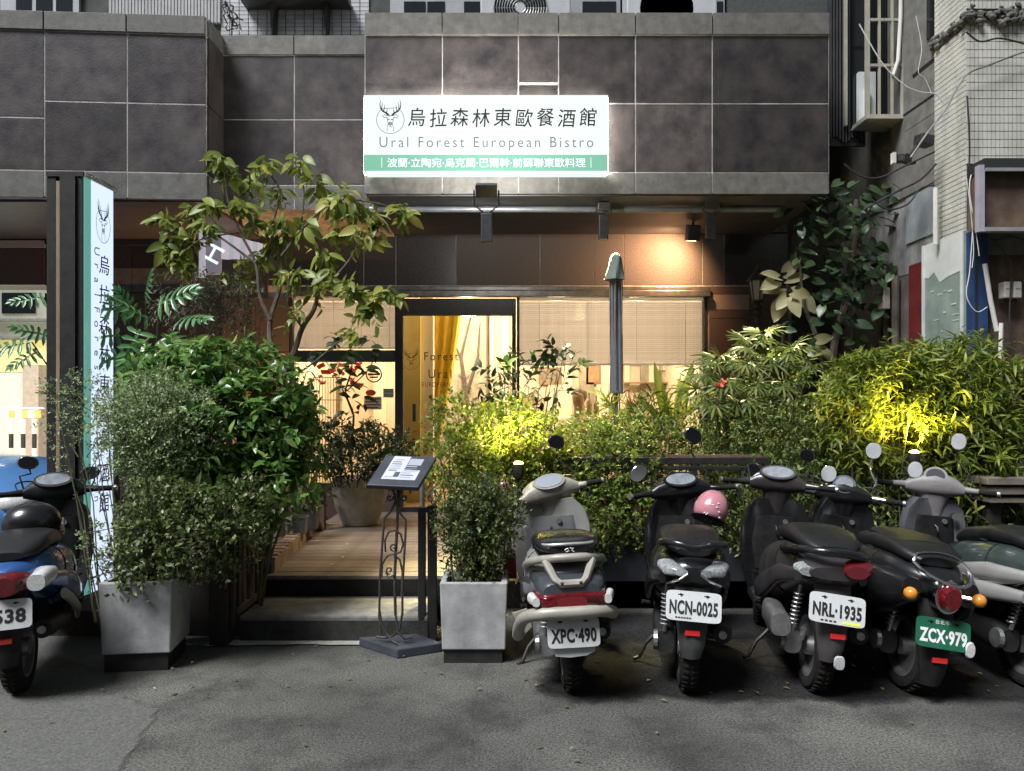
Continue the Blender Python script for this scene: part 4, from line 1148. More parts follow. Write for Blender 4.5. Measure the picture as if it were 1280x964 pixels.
# ================================================================== menu stand
Dm = 4.6
ms = thing('menu_stand', 'wrought iron menu stand with sloping board on a dark slab', 'menu stand', (X(492, Dm), Dm, 0))
mX = lambda px: X(px, Dm) - X(492, Dm)
mZ = lambda py: Z(py, Dm)
M_boardbl = mat('dark slate board', (0.03, 0.035, 0.045), (0.055, 0.06, 0.075), rough=0.5, scale=8)
vs = [W(445, 803, 4.80), W(522, 801, 4.72), W(551, 807, 4.60), W(504, 813, 4.50)]
loc = ms.location
base_pts = [(mX(443), .14), (mX(500), -.10), (mX(552), .03), (mX(515), .22)]
MB().add([(x, y, 0) for x, y in base_pts] + [(x, y, .055) for x, y in base_pts], [(0,1,2,3),(4,5,6,7),(0,1,5,4),(1,2,6,5),(2,3,7,6),(3,0,4,7)]).build('base_slab', M_boardbl, ms, bevel=.006)
def iron(pts, r=.007, name='bar'):
    return MB().tube([(mX(px), dy, mZ(py)) for px, py, dy in pts], r, 8).build(name, M_iron, ms, smooth=True)
def scroll(cx, cy, r0, turns, start, r=.005, dy=0.0, sgn=1):
    pts = []
    for i in range(25):
        f = i / 24; a = start + sgn * turns * 2 * PI * f; q = r0 * (1 - .85 * f)
        pts.append((cx + q*math.cos(a), cy + q*math.sin(a), dy))
    return iron(pts, r, 'scroll')
iron([(476, 793, 0), (474, 770, 0), (475, 720, 0), (479, 665, 0), (480, 648, 0), (488, 640, 0), (494, 628, 0), (494, 618, 0), (488, 608, 0)])
iron([(503, 770, 0), (503, 735, 0), (505, 700, 0), (507, 665, 0), (507, 650, 0), (501, 643, 0), (496, 632, 0), (499, 618, 0), (503, 608, 0)])
iron([(494, 770, 0.01), (493, 720, 0.01), (496, 660, 0.01), (498, 608, .01)], .009)
iron([(474, 760, 0), (477, 780, 0), (484, 793, 0), (491, 800, -.02), (498, 803, -.03)])
iron([(503, 765, 0), (500, 785, 0), (490, 797, .02), (480, 800, .04), (469, 799, .05)])
iron([(494, 765, .01), (497, 790, 0), (506, 799, 0), (515, 798, .02)])
# upper scrolls
scroll(487, 622, 5, 1.1, -.4, .005); scroll(505, 622, 5, 1.1, PI + .4, .005, sgn=-1)
iron([(482, 690, 0), (481, 676, 0), (486, 665, 0), (494, 663, 0), (501, 668, 0), (504, 680, 0), (501, 690, 0), (495, 692, 0)], .006)
scroll(492, 684, 5, 1.1, 1.5, .005)
iron([(477, 722, 0), (478, 705, 0), (484, 695, 0), (492, 693, 0), (500, 700, 0), (503, 715, 0), (502, 745, 0)], .006)
scroll(487, 713, 5, 1.1, 1.5, .005); iron([(482, 716, 0), (486, 722, 0), (494, 718, 0)], .005)
# board
bc = [(458, 606, -.10), (523, 609, -.10), (546, 571, .15), (482, 569, .15)]
def brd(pts, off0, off1):
    P = [Vector((mX(px) * (1 + dy/Dm) + (px-VX)/FPX*0, dy, 0)) for px, py, dy in pts]
    out = []
    for (px, py, dy) in pts:
        D = Dm + dy
        out.append(Vector((X(px, D) - ms.location.x, dy, Z(py, D))))
    n_ = (out[1]-out[0]).cross(out[3]-out[0]).normalized()
    if n_.z < 0: n_ = -n_
    return [p + n_*off0 for p in out] + [p + n_*off1 for p in out], n_, out
vs, n_, ou = brd(bc, -.03, 0)
M_boardbl = mat('dark slate board', (0.03, 0.035, 0.045), (0.055, 0.06, 0.075), rough=0.5, scale=8)
MB().add(vs, [(0,1,2,3),(4,5,6,7),(0,1,5,4),(1,2,6,5),(2,3,7,6),(3,0,4,7)]).build('board', M_boardbl, ms, bevel=.006)
def onb(u, v): return ou[0] + (ou[1]-ou[0])*u + (ou[3]-ou[0])*v
def patch(u0, u1, v0, v1, off, m, name):
    vs = [onb(u0, v0)+n_*off, onb(u1, v0)+n_*off, onb(u1, v1)+n_*off, onb(u0, v1)+n_*off]
    return MB().add(vs, [(0,1,2,3)]).build(name, m, ms)
patch(.20, .86, .20, .97, .002, mat('menu paper', (0.50, 0.53, 0.60), (0.6, 0.62, 0.68), rough=0.25, scale=5), 'menu_sheet')
M_print = mat('menu print', (0.16, 0.17, 0.21), rough=.7); M_print2 = mat('menu print pale', (0.34, 0.36, 0.42), rough=.7)
rng = random.Random(3)
for r_ in range(9):
    for c0, c1 in ((.24, .47), (.53, .82)):
        if c0 < .3 and 1 <= r_ <= 2: continue
        v = .26 + r_ * .072
        patch(c0, c0 + (c1-c0)*rng.uniform(.6, 1), v, v + .03, .0035, M_print if rng.random() < .4 else M_print2, 'text_line')
patch(.40, .50, .28, .44, .0037, mat('menu photo', (0.05, 0.10, 0.11), rough=.5), 'menu_picture')
patch(.56, .82, .68, .90, .0037, M_print2, 'menu_picture')

# ================================================================== pots on the deck
def bowl(label, px, py, wpx, hpx, D, m, name='bowl_planter'):
    s = D / FPX
    t = thing(name, label, 'plant pot', (X(px, D), D + wpx*s/2, DZ))
    r_ = wpx * s / 2; h = hpx * s
    MB().lathe([(r_*.5, 0), (r_*.62, .01), (r_*.86, h*.35), (r_*.98, h*.68), (r_, h*.85), (r_*.95, h), (r_*.88, h), (r_*.86, h*.9), (.01, h*.88)], (0, 0, 0), 32).build('pot', m, t, smooth=True)
    MB().lathe([(r_*.85, h*.905), (.01, h*.93)], (0, 0, 0), 24).build('soil', M_soil, t)
    return t
M_bowl = mat('mottled grey bowl', (0.30, 0.28, 0.23), (0.44, 0.41, 0.35), rough=0.75, scale=14, bump=.2, c3=(.5, .46, .4))
bowlp = bowl('big round grey bowl planter on the deck before the left window', 443, 661, 72, 62, 7.35, M_bowl)
M_potgrey = mat('grey glazed pot', (0.10, 0.115, 0.13), (0.16, 0.175, 0.19), rough=0.5, scale=8)
def squarepot(label, px, D, w_, h, z, m):
    t = thing('small_pot', label, 'plant pot', (X(px, D), D, z), 0.1)
    MB().loft([(0, 0, 0, w_*.42, w_*.42, 5), (h*.9, 0, 0, w_/2, w_/2, 5), (h*.92, 0, 0, w_*.54, w_*.54, 5), (h, 0, 0, w_*.54, w_*.54, 5)], 20, 'Z').build('pot', m, t, smooth=True)
    MB().loft([(h + .002, 0, 0, w_*.48, w_*.48, 5), (h + .006, 0, 0, w_*.3, w_*.3, 5)], 20, 'Z').build('soil', M_soil, t)
    return t
sp1 = squarepot('small square grey blue pot on the dark ledge', 375, 6.5, .125, .15, .40, M_potgrey)
sp2 = squarepot('wider dark grey pot holding a snake plant behind the small pot', 383, 6.8, .24, .20, .40, mat('dark grey pot', (0.06, 0.062, 0.065), (0.1, 0.1, 0.1), rough=.6, scale=8))
sp3 = squarepot('low pale grey bowl pot left of the small square pot', 354, 6.55, .14, .09, .40, M_concrete)
# cat-shaped orange lit stool? kept as a small wooden post by the edging
t = thing('wooden_post', 'short lit wooden post at the end of the brick edging', 'post', (X(402, 7.3), 7.3, DZ))
MB().box(-.035, .035, -.035, .035, 0, .36).build('shaft', M_fencewood, t, bevel=.008)
MB().prism([(-.05, .36), (.05, .36), (.0, .42)], -.04, .04).build('tip', M_fencewood, t)

# ================================================================== terrace rail, trough walls, right planks
M_trough = mat('dark blue grey trough', (0.022, 0.025, 0.032), (0.04, 0.044, 0.052), rough=.55, scale=7, streak=.2)
t = thing('planting_trough', 'long dark metal planting trough behind the scooters', 'trough', (1.2, 5.0, 0))
MB().box(X(700, 5.6) - 1.2, X(1000, 5.6) - 1.2, .62, .95, 0, Z(680, 5.6)).build('box', M_trough, t, bevel=.006)
MB().box(X(700, 5.6) - 1.2 + .02, X(1000, 5.6) - 1.22, .64, .93, Z(680, 5.6), Z(680, 5.6) + .01).build('soil', M_soil, t)
t = thing('planting_trough', 'second dark planting trough half hidden behind the right scooters', 'trough', (3.0, 5.0, 0))
MB().box(X(1004, 5.6) - 3.0, X(1330, 5.6) - 3.0, .62, .95, 0, Z(690, 5.6)).build('box', M_trough, t, bevel=.006)
MB().box(X(1004, 5.6) - 2.98, X(1330, 5.6) - 3.02, .64, .93, Z(690, 5.6), Z(690, 5.6) + .01).build('soil', M_soil, t)
t = thing('terrace_rail', 'dark horizontal terrace rail half hidden in the hedge', 'railing', (1.3, 5.66, .2))
for py, hh in ((576, .05), (585, .03), (612, .03)):
    MB().box(X(690, 5.66) - 1.3, X(960, 5.66) - 1.3, -.02, .02, Z(py, 5.66) - .2 - hh/2, Z(py, 5.66) - .2 + hh/2).build('bar', M_black, t, bevel=.004)
MB().box(X(690, 5.66) - 1.3, X(960, 5.66) - 1.3, .03, .06, Z(574, 5.66) - .2 + .012, Z(571, 5.66) - .2 + .012).build('light_ledge', M_fencewood, t)
for px in (692, 780, 868, 958):
    MB().box(X(px, 5.66) - 1.3 - .02, X(px, 5.66) - 1.3 + .02, -.019, .019, 0, Z(572, 5.66) - .2).build('post', M_black, t)
# terracotta pots glimpsed behind the rail
M_terra = mat('terracotta', (0.34, 0.13, 0.06), (0.45, 0.2, 0.1), rough=.8, scale=9)
for px, py, lab in ((712, 612, 'terracotta pot glimpsed through the hedge behind the silver scooter'), (822, 622, 'terracotta pot glimpsed behind the black scooter mirror')):
    t = thing('terracotta_pot', lab, 'plant pot', (X(px, 6.15), 6.15, .2))
    h = Z(py - 14, 6.15) - .2
    MB().lathe([(.09, 0), (.14, h*.85), (.155, h*.86), (.155, h), (.13, h), (.12, h*.9), (.01, h*.88)], (0, 0, 0), 20).build('pot', M_terra, t, smooth=True)
M_plank = mat('old grey plank', (0.13, 0.11, 0.09), (0.24, 0.21, 0.17), rough=.8, scale=7, bump=.3, rand=.2)
t = thing('plank_edge', 'stack of old grey planks edging the terrace at the right', 'planks', (X(1280, 5.35), 5.35, 0))
for i, (py, hh) in enumerate(((601, .05), (613, .055), (625, .04))):
    zc = Z(py, 5.35)
    MB().box(X(1228 + i*4, 5.35) - X(1280, 5.35), X(1420, 5.35) - X(1280, 5.35), -.06 + .02*i, .3, zc - hh/2, zc + hh/2).build('plank', M_plank, t, bevel=.005)
for px in (1250, 1330):
    MB().box(X(px, 5.35) - X(1280, 5.35) - .04, X(px, 5.35) - X(1280, 5.35) + .04, .05, .13, 0, Z(628, 5.35)).build('leg', M_fence, t)
# garden spotlight, lit, at the right
gs = thing('garden_spotlight', 'small lit garden spotlight glowing yellow among the right bushes', 'garden lamp', W(1143, 571, 5.45))
MB().lathe([(.02, -.08), (.035, -.06), (.042, .02), (.038, .03)], (0, 0, 0), 16).build('housing', M_black, gs, smooth=True)
MB().ell((0, 0, .028), (.034, .034, .018), 14, 8).build('bulb', emit_mat('yellow garden bulb', (1.0, 0.66, 0.12), 40.0), gs, smooth=True)
MB().tube([(0, 0, -.07), (0, 0, -gs.location.z)], .01, 6).build('spike', M_black, gs)
spot('spot_glow', gs, gs.location + Vector((0, -.02, .07)), gs.location + Vector((-.12, -.05, 1.0)), 75, (1.0, 0.72, 0.14), R(165), .8, .03)
# second, hidden in the central bush
gs2 = thing('garden_spotlight', 'garden spotlight behind the bright boxwood beside the deck', 'garden lamp', (X(648, 5.3), 5.3, Z(585, 5.3)))
MB().lathe([(.02, -.08), (.035, -.06), (.042, .02), (.038, .03)], (0, 0, 0), 16).build('housing', M_black, gs2, smooth=True)
MB().ell((0, 0, .028), (.034, .034, .018), 14, 8).build('bulb', MATS['yellow garden bulb'], gs2, smooth=True)
MB().tube([(0, 0, -.07), (0, 0, -.3)], .01, 6).build('spike', M_black, gs2)
spot('spot_glow', gs2, gs2.location + Vector((0, -.02, .07)), gs2.location + Vector((-.05, -.08, 1.0)), 60, (1.0, 0.76, 0.26), R(168), .6, .04)
gs3 = thing('garden_spotlight', 'garden spotlight lighting the brown wall behind the small tree', 'garden lamp', (X(322, 7.9), 7.9, .25))
MB().lathe([(.02, -.08), (.035, -.06), (.042, .02), (.038, .03)], (0, 0, 0), 16).build('housing', M_black, gs3, smooth=True)
MB().ell((0, 0, .028), (.034, .034, .018), 14, 8).build('bulb', emit_mat('orange garden bulb', (1.0, 0.5, 0.18), 25.0), gs3, smooth=True)
spot('spot_glow', gs3, (X(322, 7.9), 7.9, .55), (X(318, 8.55), 8.6, 2.0), 150, (1.0, 0.46, 0.16), R(110), .9, .04)

# ================================================================== neighbouring arcade on the far left
ar = thing('neighbour_arcade', 'bright lit neighbouring arcade with yellow wall band at the far left', 'building', (-5.2, 11.5, 0))
YA = 12.6
M_palewall = mat('pale tiled wall', (0.52, 0.53, 0.48), (0.62, 0.62, 0.56), rough=.5, scale=5)
M_yellowband = mat('pale yellow wall band', (0.68, 0.62, 0.28), (0.74, 0.68, 0.33), rough=.6, scale=4)
def aput(mb, name, m, **k):
    mb.v = [(v[0] + 5.2, v[1] - 11.5, v[2]) for v in mb.v]
    return mb.build(name, m, ar, **k)
ax0, ax1 = X(-160, YA), X(90, YA)
aput(MB().box(ax0, ax1, YA, YA + .2, Z(700, YA) - 1, Z(466, YA)), 'lower_wall', M_palewall)
aput(MB().box(ax0, ax1, YA, YA + .2, Z(465.5, YA), Z(421, YA)), 'yellow_band', M_yellowband)
aput(MB().box(ax0, ax1, YA + .02, YA + .2, Z(420.5, YA), Z(355, YA)), 'upper_wall', mat('grey green wall', (0.22, 0.23, 0.2), (0.3, 0.31, 0.27), rough=.5, scale=4))
aput(MB().box(X(2, YA), X(44, YA), YA, YA + .03, Z(392, YA), Z(366, YA)), 'dark_window', M_darkglass)
aput(MB().box(ax0, ax1, YA - .1, YA, Z(402, YA), Z(399, YA)), 'pipe', M_alu)
aput(MB().box(ax0, ax1, YA - .1, YA + .01, Z(424, YA), Z(421, YA)), 'ledge', M_alu)
aput(MB().box(X(43, YA), X(62, YA), YA - .3, YA - .02, Z(700, YA), Z(457, YA)), 'brick_pier', mat('pinkish pier', (0.30, 0.24, 0.2), (0.4, 0.33, 0.28), rough=.8, scale=14))
o = MB().box(X(-300, 8.7), X(60, 8.7), 8.6, 12.6, .0, .02).build('arcade_floor', mat('pale arcade floor', (0.5, 0.5, 0.46), (0.6, 0.6, 0.55), rough=.5, scale=3)); o['kind'] = 'structure'
# front lintel of the arcade (brown band and grey stone over the opening)
for a, b in ((-220, -60), (-60, 57)):
    tile(a, b, 250, 298, YW, M_granite_lt, name='stone_tile')
    tile(a, b, 311, 357, YW, M_granite_br, name='stone_tile')
put(MB().box(xW(-300), xW(57.5), YW + .024, YW + .4, zW(356), SOZ + .4), 'arcade_lintel', M_black)
put(MB().box(xW(-300), xW(57), YW - .02, YW + .02, zW(310), zW(301)), 'trim_strip', mat('cream trim strip', (0.5, 0.46, 0.36), rough=.5))
at = thing('tube_lamp', 'lit tube lamp under the arcade ceiling at the far left', 'lamp', (X(25, 9.2), 9.2, Z(358, 9.2)))
MB().tube([(-.75, 0, 0), (.4, 0, 0)], .03, 10).build('tube', emit_mat('arcade tube', (1.0, 0.93, 0.6), 4.0), at, smooth=True)
MB().box(-.8, .45, -.05, .05, .03, .08).build('fitting', M_white, at)
d = bpy.data.lights.new('tube_light', 'AREA'); d.energy = 115; d.color = (1.0, 0.93, 0.72); d.shape = 'RECTANGLE'; d.size = 1.6; d.size_y = .5
o = bpy.data.objects.new('tube_light', d); COL.objects.link(o); o.parent = at; o.location = (-.2, .5, -.05); o.rotation_euler = (R(35), 0, 0)
# barrier with striped legs
br = thing('striped_barrier', 'orange and white road barrier on striped legs in the lit arcade', 'barrier', (X(28, 11.2), 11.2, 0.02))
bz = lambda py: Z(py, 11.2)
M_or = mat('barrier orange', (0.7, 0.3, 0.08), rough=.5); M_cr = mat('barrier cream', (0.75, 0.68, 0.5), rough=.5)
for i in range(6):
    a, b = X(4 + i*8, 11.2) - br.location.x, X(12 + i*8, 11.2) - br.location.x
    MB().box(a, b, -.02, .02, bz(524), bz(515)).build('board_stripe', M_or if i % 2 else M_cr, br)
MB().box(X(0, 11.2) - br.location.x, X(54, 11.2) - br.location.x, -.03, .03, bz(513), bz(511)).build('top_bar', M_white, br)
for px in (14, 29, 43):
    for j in range(6):
        z1 = bz(524) - j*(bz(524)-.02)/6
        MB().tube([(X(px, 11.2) - br.location.x, 0, z1 - .02), (X(px, 11.2) - br.location.x, 0, z1 - (bz(524)-.02)/6 - .02)], .03, 8).build('leg_band', M_black if j % 2 else M_cr, br)

# ================================================================== right-hand neighbour building
RB = 3.66; YRF = 6.2
rb = thing('tiled_building', 'old tiled apartment building with stained walls at the right', 'building', (RB, YRF, 0))
def rbp(mb, name, m, **k):
    mb.v = [(v[0] - RB, v[1] - YRF, v[2]) for v in mb.v]
    return mb.build(name, m, rb, **k)
M_tilebg = mat('tile grout grey', (0.10, 0.10, 0.09), (0.18, 0.175, 0.16), rough=.9, scale=8)
M_tileyw = mat('off white mosaic tile', (0.52, 0.52, 0.46), (0.66, 0.65, 0.58), rough=.4, scale=2.5, streak=.45)
ztl = Z(205, YRF)                                  # bottom of tiles
rbp(MB().box(RB + .012, 6.5, YRF + .012, 9.4, ztl, 6.2), 'tile_core', M_tilebg)
# front mosaic: tiles 5.3 x 10 px ; joined, far too many to pick apart
mb = MB(); rng = random.Random(21)
pit_x, pit_z = 5.3 * YRF / FPX, 10.2 * YRF / FPX
nx = int((6.0 - RB) / pit_x); nz = int((5.4 - ztl) / pit_z) + 1
for i in range(nx):
    for j in range(nz):
        x0 = RB + .004 + i * pit_x; z0 = ztl + j * pit_z
        if abs(z0 - Z(24, YRF)) < pit_z * .7: continue
        d_ = rng.uniform(0, .002)
        mb.add([(x0 + .003, YRF - d_, z0 + .003), (x0 + pit_x - .003, YRF - d_, z0 + .003), (x0 + pit_x - .003, YRF - d_, z0 + pit_z - .003), (x0 + .003, YRF - d_, z0 + pit_z - .003),
                (x0 + .003, YRF + .012, z0 + .003), (x0 + pit_x - .003, YRF + .012, z0 + .003), (x0 + pit_x - .003, YRF + .012, z0 + pit_z - .003), (x0 + .003, YRF + .012, z0 + pit_z - .003)],
               [(0,1,2,3),(0,4,5,1),(1,5,6,2),(2,6,7,3),(3,7,4,0)])
o = rbp(mb, 'mosaic_facing', M_tileyw); o['kind'] = 'stuff'
mb = MB()
pit_y = .115; pit_z2 = 6.6 * YRF / FPX
yend = RB * FPX / (1168 - VX)
ny = int((yend - YRF) / pit_y) + 1; nz = int((5.4 - Z(330, YRF)) / pit_z2) + 1
for i in range(ny):
    for j in range(nz):
        y0 = YRF + .0 + i * pit_y; z0 = Z(318, YRF) + j * pit_z2
        y1 = min(y0 + pit_y, yend)
        if abs(z0 - Z(30, YRF)) < pit_z2 * .7: continue
        d_ = rng.uniform(0, .002)
        mb.add([(RB - d_, y0 + .003, z0 + .003), (RB - d_, y1 - .003, z0 + .003), (RB - d_, y1 - .003, z0 + pit_z2 - .003), (RB - d_, y0 + .003, z0 + pit_z2 - .003),
                (RB + .012, y0 + .003, z0 + .003), (RB + .012, y1 - .003, z0 + .003), (RB + .012, y1 - .003, z0 + pit_z2 - .003), (RB + .012, y0 + .003, z0 + pit_z2 - .003)],
               [(0,1,2,3),(0,4,5,1),(1,5,6,2),(2,6,7,3),(3,7,4,0)])
o = rbp(mb, 'mosaic_facing', M_tileyw); o['kind'] = 'stuff'
rbp(MB().box(RB + .013, RB + 1, YRF + .013, yend, Z(318, YRF), ztl - .001), 'tile_core', M_tilebg)
# crumbled cornice strip round the corner
mb = MB(); rng = random.Random(6)
for i in range(420):
    x = RB - .03 + rng.uniform(0, 2.4)
    q = rng.uniform(.010, .032)
    mb.ell((x, YRF - rng.uniform(-.01, .045), Z(22, YRF) + rng.gauss(0, .03)), (q*1.3, q*.9, q*.8), 7, 5, Euler((rng.uniform(-1, 1), rng.uniform(-1, 1), 0)).to_matrix())
for i in range(70):
    q = rng.uniform(.014, .032)
    mb.ell((RB - rng.uniform(-.01, .02), YRF + rng.uniform(0, .5), Z(24, YRF) + rng.gauss(0, .02)), (q*.8, q*1.4, q*.8), 7, 5)
mb.box(RB - .012, 6.4, YRF - .014, YRF + .02, Z(22, YRF) - .03, Z(22, YRF) + .03).box(RB - .013, RB + .02, YRF + .021, YRF + .48, Z(24, YRF) - .02, Z(24, YRF) + .02)
rbp(mb, 'crumbled_cornice', mat('mossy crumbled render', (0.05, 0.05, 0.045), (0.17, 0.165, 0.15), rough=.95, scale=12, bump=.5))['kind'] = 'stuff'
# grey rendered side wall (parallel to the view)
M_render = mat('stained grey render', (0.17, 0.165, 0.165), (0.36, 0.35, 0.35), rough=.9, scale=4, bump=.25, streak=.9, c3=(.46, .45, .44), detail=12)
rbp(MB().box(RB + .03, RB + .4, yend, 9.4, Z(330, yend) - .0, 6.2), 'rendered_wall', M_render)
M_lowrender = mat('brown stained low wall', (0.075, 0.062, 0.05), (0.17, 0.14, 0.115), rough=.9, scale=3, bump=.35, streak=.5)
rbp(MB().box(RB + .034, RB + .42, 7.1, 9.4, 0, Z(330, yend) - .001), 'low_wall', M_lowrender)
rbp(MB().box(RB + .02, 6.6, YRF + .03, YRF + .3, 0, ztl - .001), 'low_front_wall', mat('rusty brown wall', (0.06, 0.036, 0.024), (0.22, 0.15, 0.10), rough=.9, scale=5, bump=.4, streak=.9, c3=(.36, .3, .24), detail=12))
# dark conduits running across the side wall
M_dk = mat('dark cable', (0.02, 0.02, 0.02), rough=.6)
def swall(px, py): # point on the X=RB plane
    D = RB * FPX / (px - VX); return Vector((RB - RB, D - YRF, Z(py, D)))
for (p0, p1, wd) in (((1128, 82), (1168, 48), .012), ((1140, 95), (1167, 73), .03), ((1132, 112), (1167, 86), .014), ((1120, 150), (1166, 118), .025), ((1130, 165), (1167, 141), .02)):
    a, b = swall(*p0), swall(*p1)
    MB().tube([a + Vector((.03, 0, 0)), b + Vector((.03, 0, 0))], wd, 6).build('conduit', M_dk, rb)
MB().cbox(swall(1157, 176) + Vector((.04, 0, 0)), (.05, .25, .12)).build('wall_recess', M_dk, rb)
# metal cladding panel under side tiles
MB().cbox(swall(1150, 268) + Vector((.03, 0, 0)), (.03, .55, .42)).build('metal_sheet', mat('pale metal sheet', (0.2, 0.23, 0.25), (0.33, 0.36, 0.37), rough=.5, scale=5, streak=.5), rb)
# red, green and blue panels
M_red = mat('dark red panel', (0.09, 0.012, 0.012), (0.16, 0.02, 0.018), rough=.5, scale=5, streak=.3)
M_greenp = mat('faded green panel', (0.17, 0.23, 0.20), (0.30, 0.37, 0.33), rough=.55, scale=4, streak=.25)
M_whitep = mat('chalky white paint', (0.5, 0.52, 0.51), (0.6, 0.62, 0.6), rough=.7, scale=8)
M_blue = mat('dark blue panel', (0.016, 0.04, 0.11), (0.035, 0.085, 0.22), rough=.5, scale=5, streak=.4)
yA, yB, yC = RB*FPX/(1206.5-VX), RB*FPX/(1158-VX), RB*FPX/(1136-VX)
rbp(MB().box(RB - .03, RB + .01, yA - .03, yB, 0, Z(296, 6.4)), 'green_panel', M_greenp)
mb = MB()
zt_ = Z(296, 6.4)
prof = [(yA - .03, zt_ - .001), (yB, zt_ - .001), (yB, zt_ - .28), (yB - .1, zt_ - .30), (yB - .18, zt_ - .26), (yB - .27, zt_ - .36), (yB - .4, zt_ - .33), (yA - .03, zt_ - .31)]
mb.add([(RB - .033, y, z) for y, z in prof], [tuple(range(len(prof)))])
rbp(mb, 'white_patch', M_whitep)
for k in range(2):
    y = (yA - .03) if k == 0 else yB - .03
    rbp(MB().box(RB - .042, RB - .028, y, y + .03, 0, zt_ + .0), 'panel_edge', M_whitep)
rng = random.Random(9)
for k in range(12):
    y = yA + rng.uniform(.03, yB - yA - .12); z = Z(rng.uniform(355, 450), 6.4)
    rbp(MB().box(RB - .0335, RB - .0300, y, y + rng.uniform(.02, .09), z, z + rng.uniform(.006, .014)), 'paint_scratch', M_whitep)
rbp(MB().box(RB + .0, RB + .03, yB + .01, yC, Z(440, 6.9), Z(328, 6.9)), 'red_panel', M_red)
rbp(MB().box(RB - .005, RB + .03, yB + .01, yC, Z(444, 6.9), Z(440.5, 6.9)), 'red_panel_frame', M_whitep)
rbp(MB().box(RB + .0, RB + .03, yB + .01, yC, 0, Z(445, 6.9)), 'red_panel', M_red)
rbp(MB().box(RB - .01, X(1232, YRF), YRF - .03, YRF + .02, 0, Z(292, YRF)), 'blue_panel', M_blue)
rbp(MB().box(X(1216, YRF), X(1219, YRF), YRF - .035, YRF - .029, 0, Z(292, YRF)), 'panel_joint', M_dk)
# front box sign frame at the far right
fs = thing('empty_sign_frame', 'rusty empty sign frame with white edge on the tiled building', 'sign frame', (X(1222, 5.9), 5.9, Z(290, 5.9)))
H_ = Z(207, 5.9) - Z(290, 5.9)
MB().box(0, X(1229, 5.9) - X(1222, 5.9), -.02, .035, 0.0, H_).build('white_edge', mat('violet white enamel', (0.28, 0.26, 0.31), (0.42, 0.40, 0.46), rough=.4, scale=6), fs)
MB().box(X(1230, 5.9) - X(1222, 5.9), 1.6, .05, .2, .04, H_ - .04).build('rust_panel', mat('rusty sheet', (0.07, 0.045, 0.03), (0.15, 0.10, 0.065), rough=.85, scale=5, bump=.3, streak=.4), fs)
MB().box(.04, 1.6, -.02, .2, H_ - .04 + .001, H_ + .05).build('top_edge', M_dk, fs)
MB().box(.045, 1.6, -.03, -.01, H_ - .05, H_ - .025).build('rail', M_winframe, fs)
MB().box(.045, 1.6, -.03, .04, .0, .03).build('rail', M_winframe, fs)
# meters, pipes, cables
M_meter = mat('cream meter box', (0.5, 0.47, 0.4), (0.58, 0.55, 0.48), rough=.6, scale=9)
for px in (1257.5, 1269.5):
    t = thing('meter_box', 'cream meter box, %s of the pair on the rusty wall' % ('left one' if px < 1260 else 'right one'), 'meter', W(px, 363, 6.14), 0, 'meter boxes on the rusty wall')
    MB().box(-.032, .032, -.03, .05, -.065, .065).build('casing', M_meter, t, bevel=.008)
    MB().box(-.02, .02, -.035, -.028, .01, .04).build('dial', M_clearlens, t)
    MB().tube([(0, 0, -.07), (0, .01, -.085)], .012, 8).build('stub', M_dk, t)
def pipe(label, pts, D, r, m, cat='pipe', name='wall_pipe'):
    P = [W(px, py, D) for px, py in pts]
    o = MB().tube([p - P[0] for p in P], r, 8).build(name, m, None, smooth=True); o.location = P[0]
    return tag(o, label, cat)
M_pvc = mat('white plastic pipe', (0.55, 0.54, 0.5), (0.65, 0.64, 0.6), rough=.5, scale=9)
pipe('tilted white plastic pipe hanging beside the blue panel', [(1231, 330), (1238, 375), (1246, 414)], 6.1, .018, M_pvc)
pipe('upright white plastic pipe below the tilted pipe', [(1251.5, 404), (1249, 500)], 6.08, .016, M_pvc)
def cable(label, pts, D, r, m): return pipe(label, pts, D, r, m, 'cable', 'wall_cable')
def smooth(pts, n=5):
    out = []
    P = [np.array(p, float) for p in pts]
    for i in range(len(P) - 1):
        p0, p1, p2, p3 = P[max(i-1, 0)], P[i], P[i+1], P[min(i+2, len(P)-1)]
        for k in range(n):
            t_ = k / n
            out.append(tuple(.5*((2*p1) + (-p0+p2)*t_ + (2*p0-5*p1+4*p2-p3)*t_*t_ + (-p0+3*p1-3*p2+p3)*t_**3)))
    return out + [tuple(P[-1])]
M_wcable = mat('white cable', (0.6, 0.6, 0.58), rough=.5)
cable('white cable drooping from the barred window to the tiled corner', smooth([(1074, 30), (1085, 50), (1105, 82), (1130, 106), (1150, 115), (1170, 118), (1180, 130)]), 6.15, 0.0050, M_wcable)
cable('thin looped white cable on the grey side wall', smooth([(1145, 20), (1152, 60), (1148, 90), (1156, 98), (1165, 118)]), 6.15, 0.0025, M_wcable)
cable('dark cable climbing across the tiled corner', smooth([(1280, 65), (1258, 73), (1235, 82), (1210, 92), (1195, 112), (1183, 135), (1160, 165), (1143, 190), (1138, 197)]), 6.12, 0.0074, M_alu)
cable('black cable sagging from the alley to the tiled corner', smooth([(1055, 205), (1075, 220), (1100, 222), (1130, 208), (1168, 190)]), 6.2, 0.0074, M_dk)
cable('second black cable sagging lower across the side wall', smooth([(1080, 262), (1120, 240), (1150, 225), (1170, 205)]), 6.2, 0.0087, M_dk)
cable('white cables looping beside the sign frame', smooth([(1252, 200), (1232, 203), (1216, 215), (1212, 240), (1220, 290), (1224, 320)]), 6.05, 0.0043, M_wcable)
cable('loose white cable looping over the blue panel', smooth([(1218, 260), (1215, 300), (1212, 340), (1208, 365), (1212, 380), (1222, 390), (1234, 384)]), 6.05, 0.0037, M_wcable)
cable('thin pale cable crossing the blue panel top', smooth([(1207, 215), (1213, 260), (1217, 310), (1215, 335)]), 6.05, 0.0031, M_wcable)
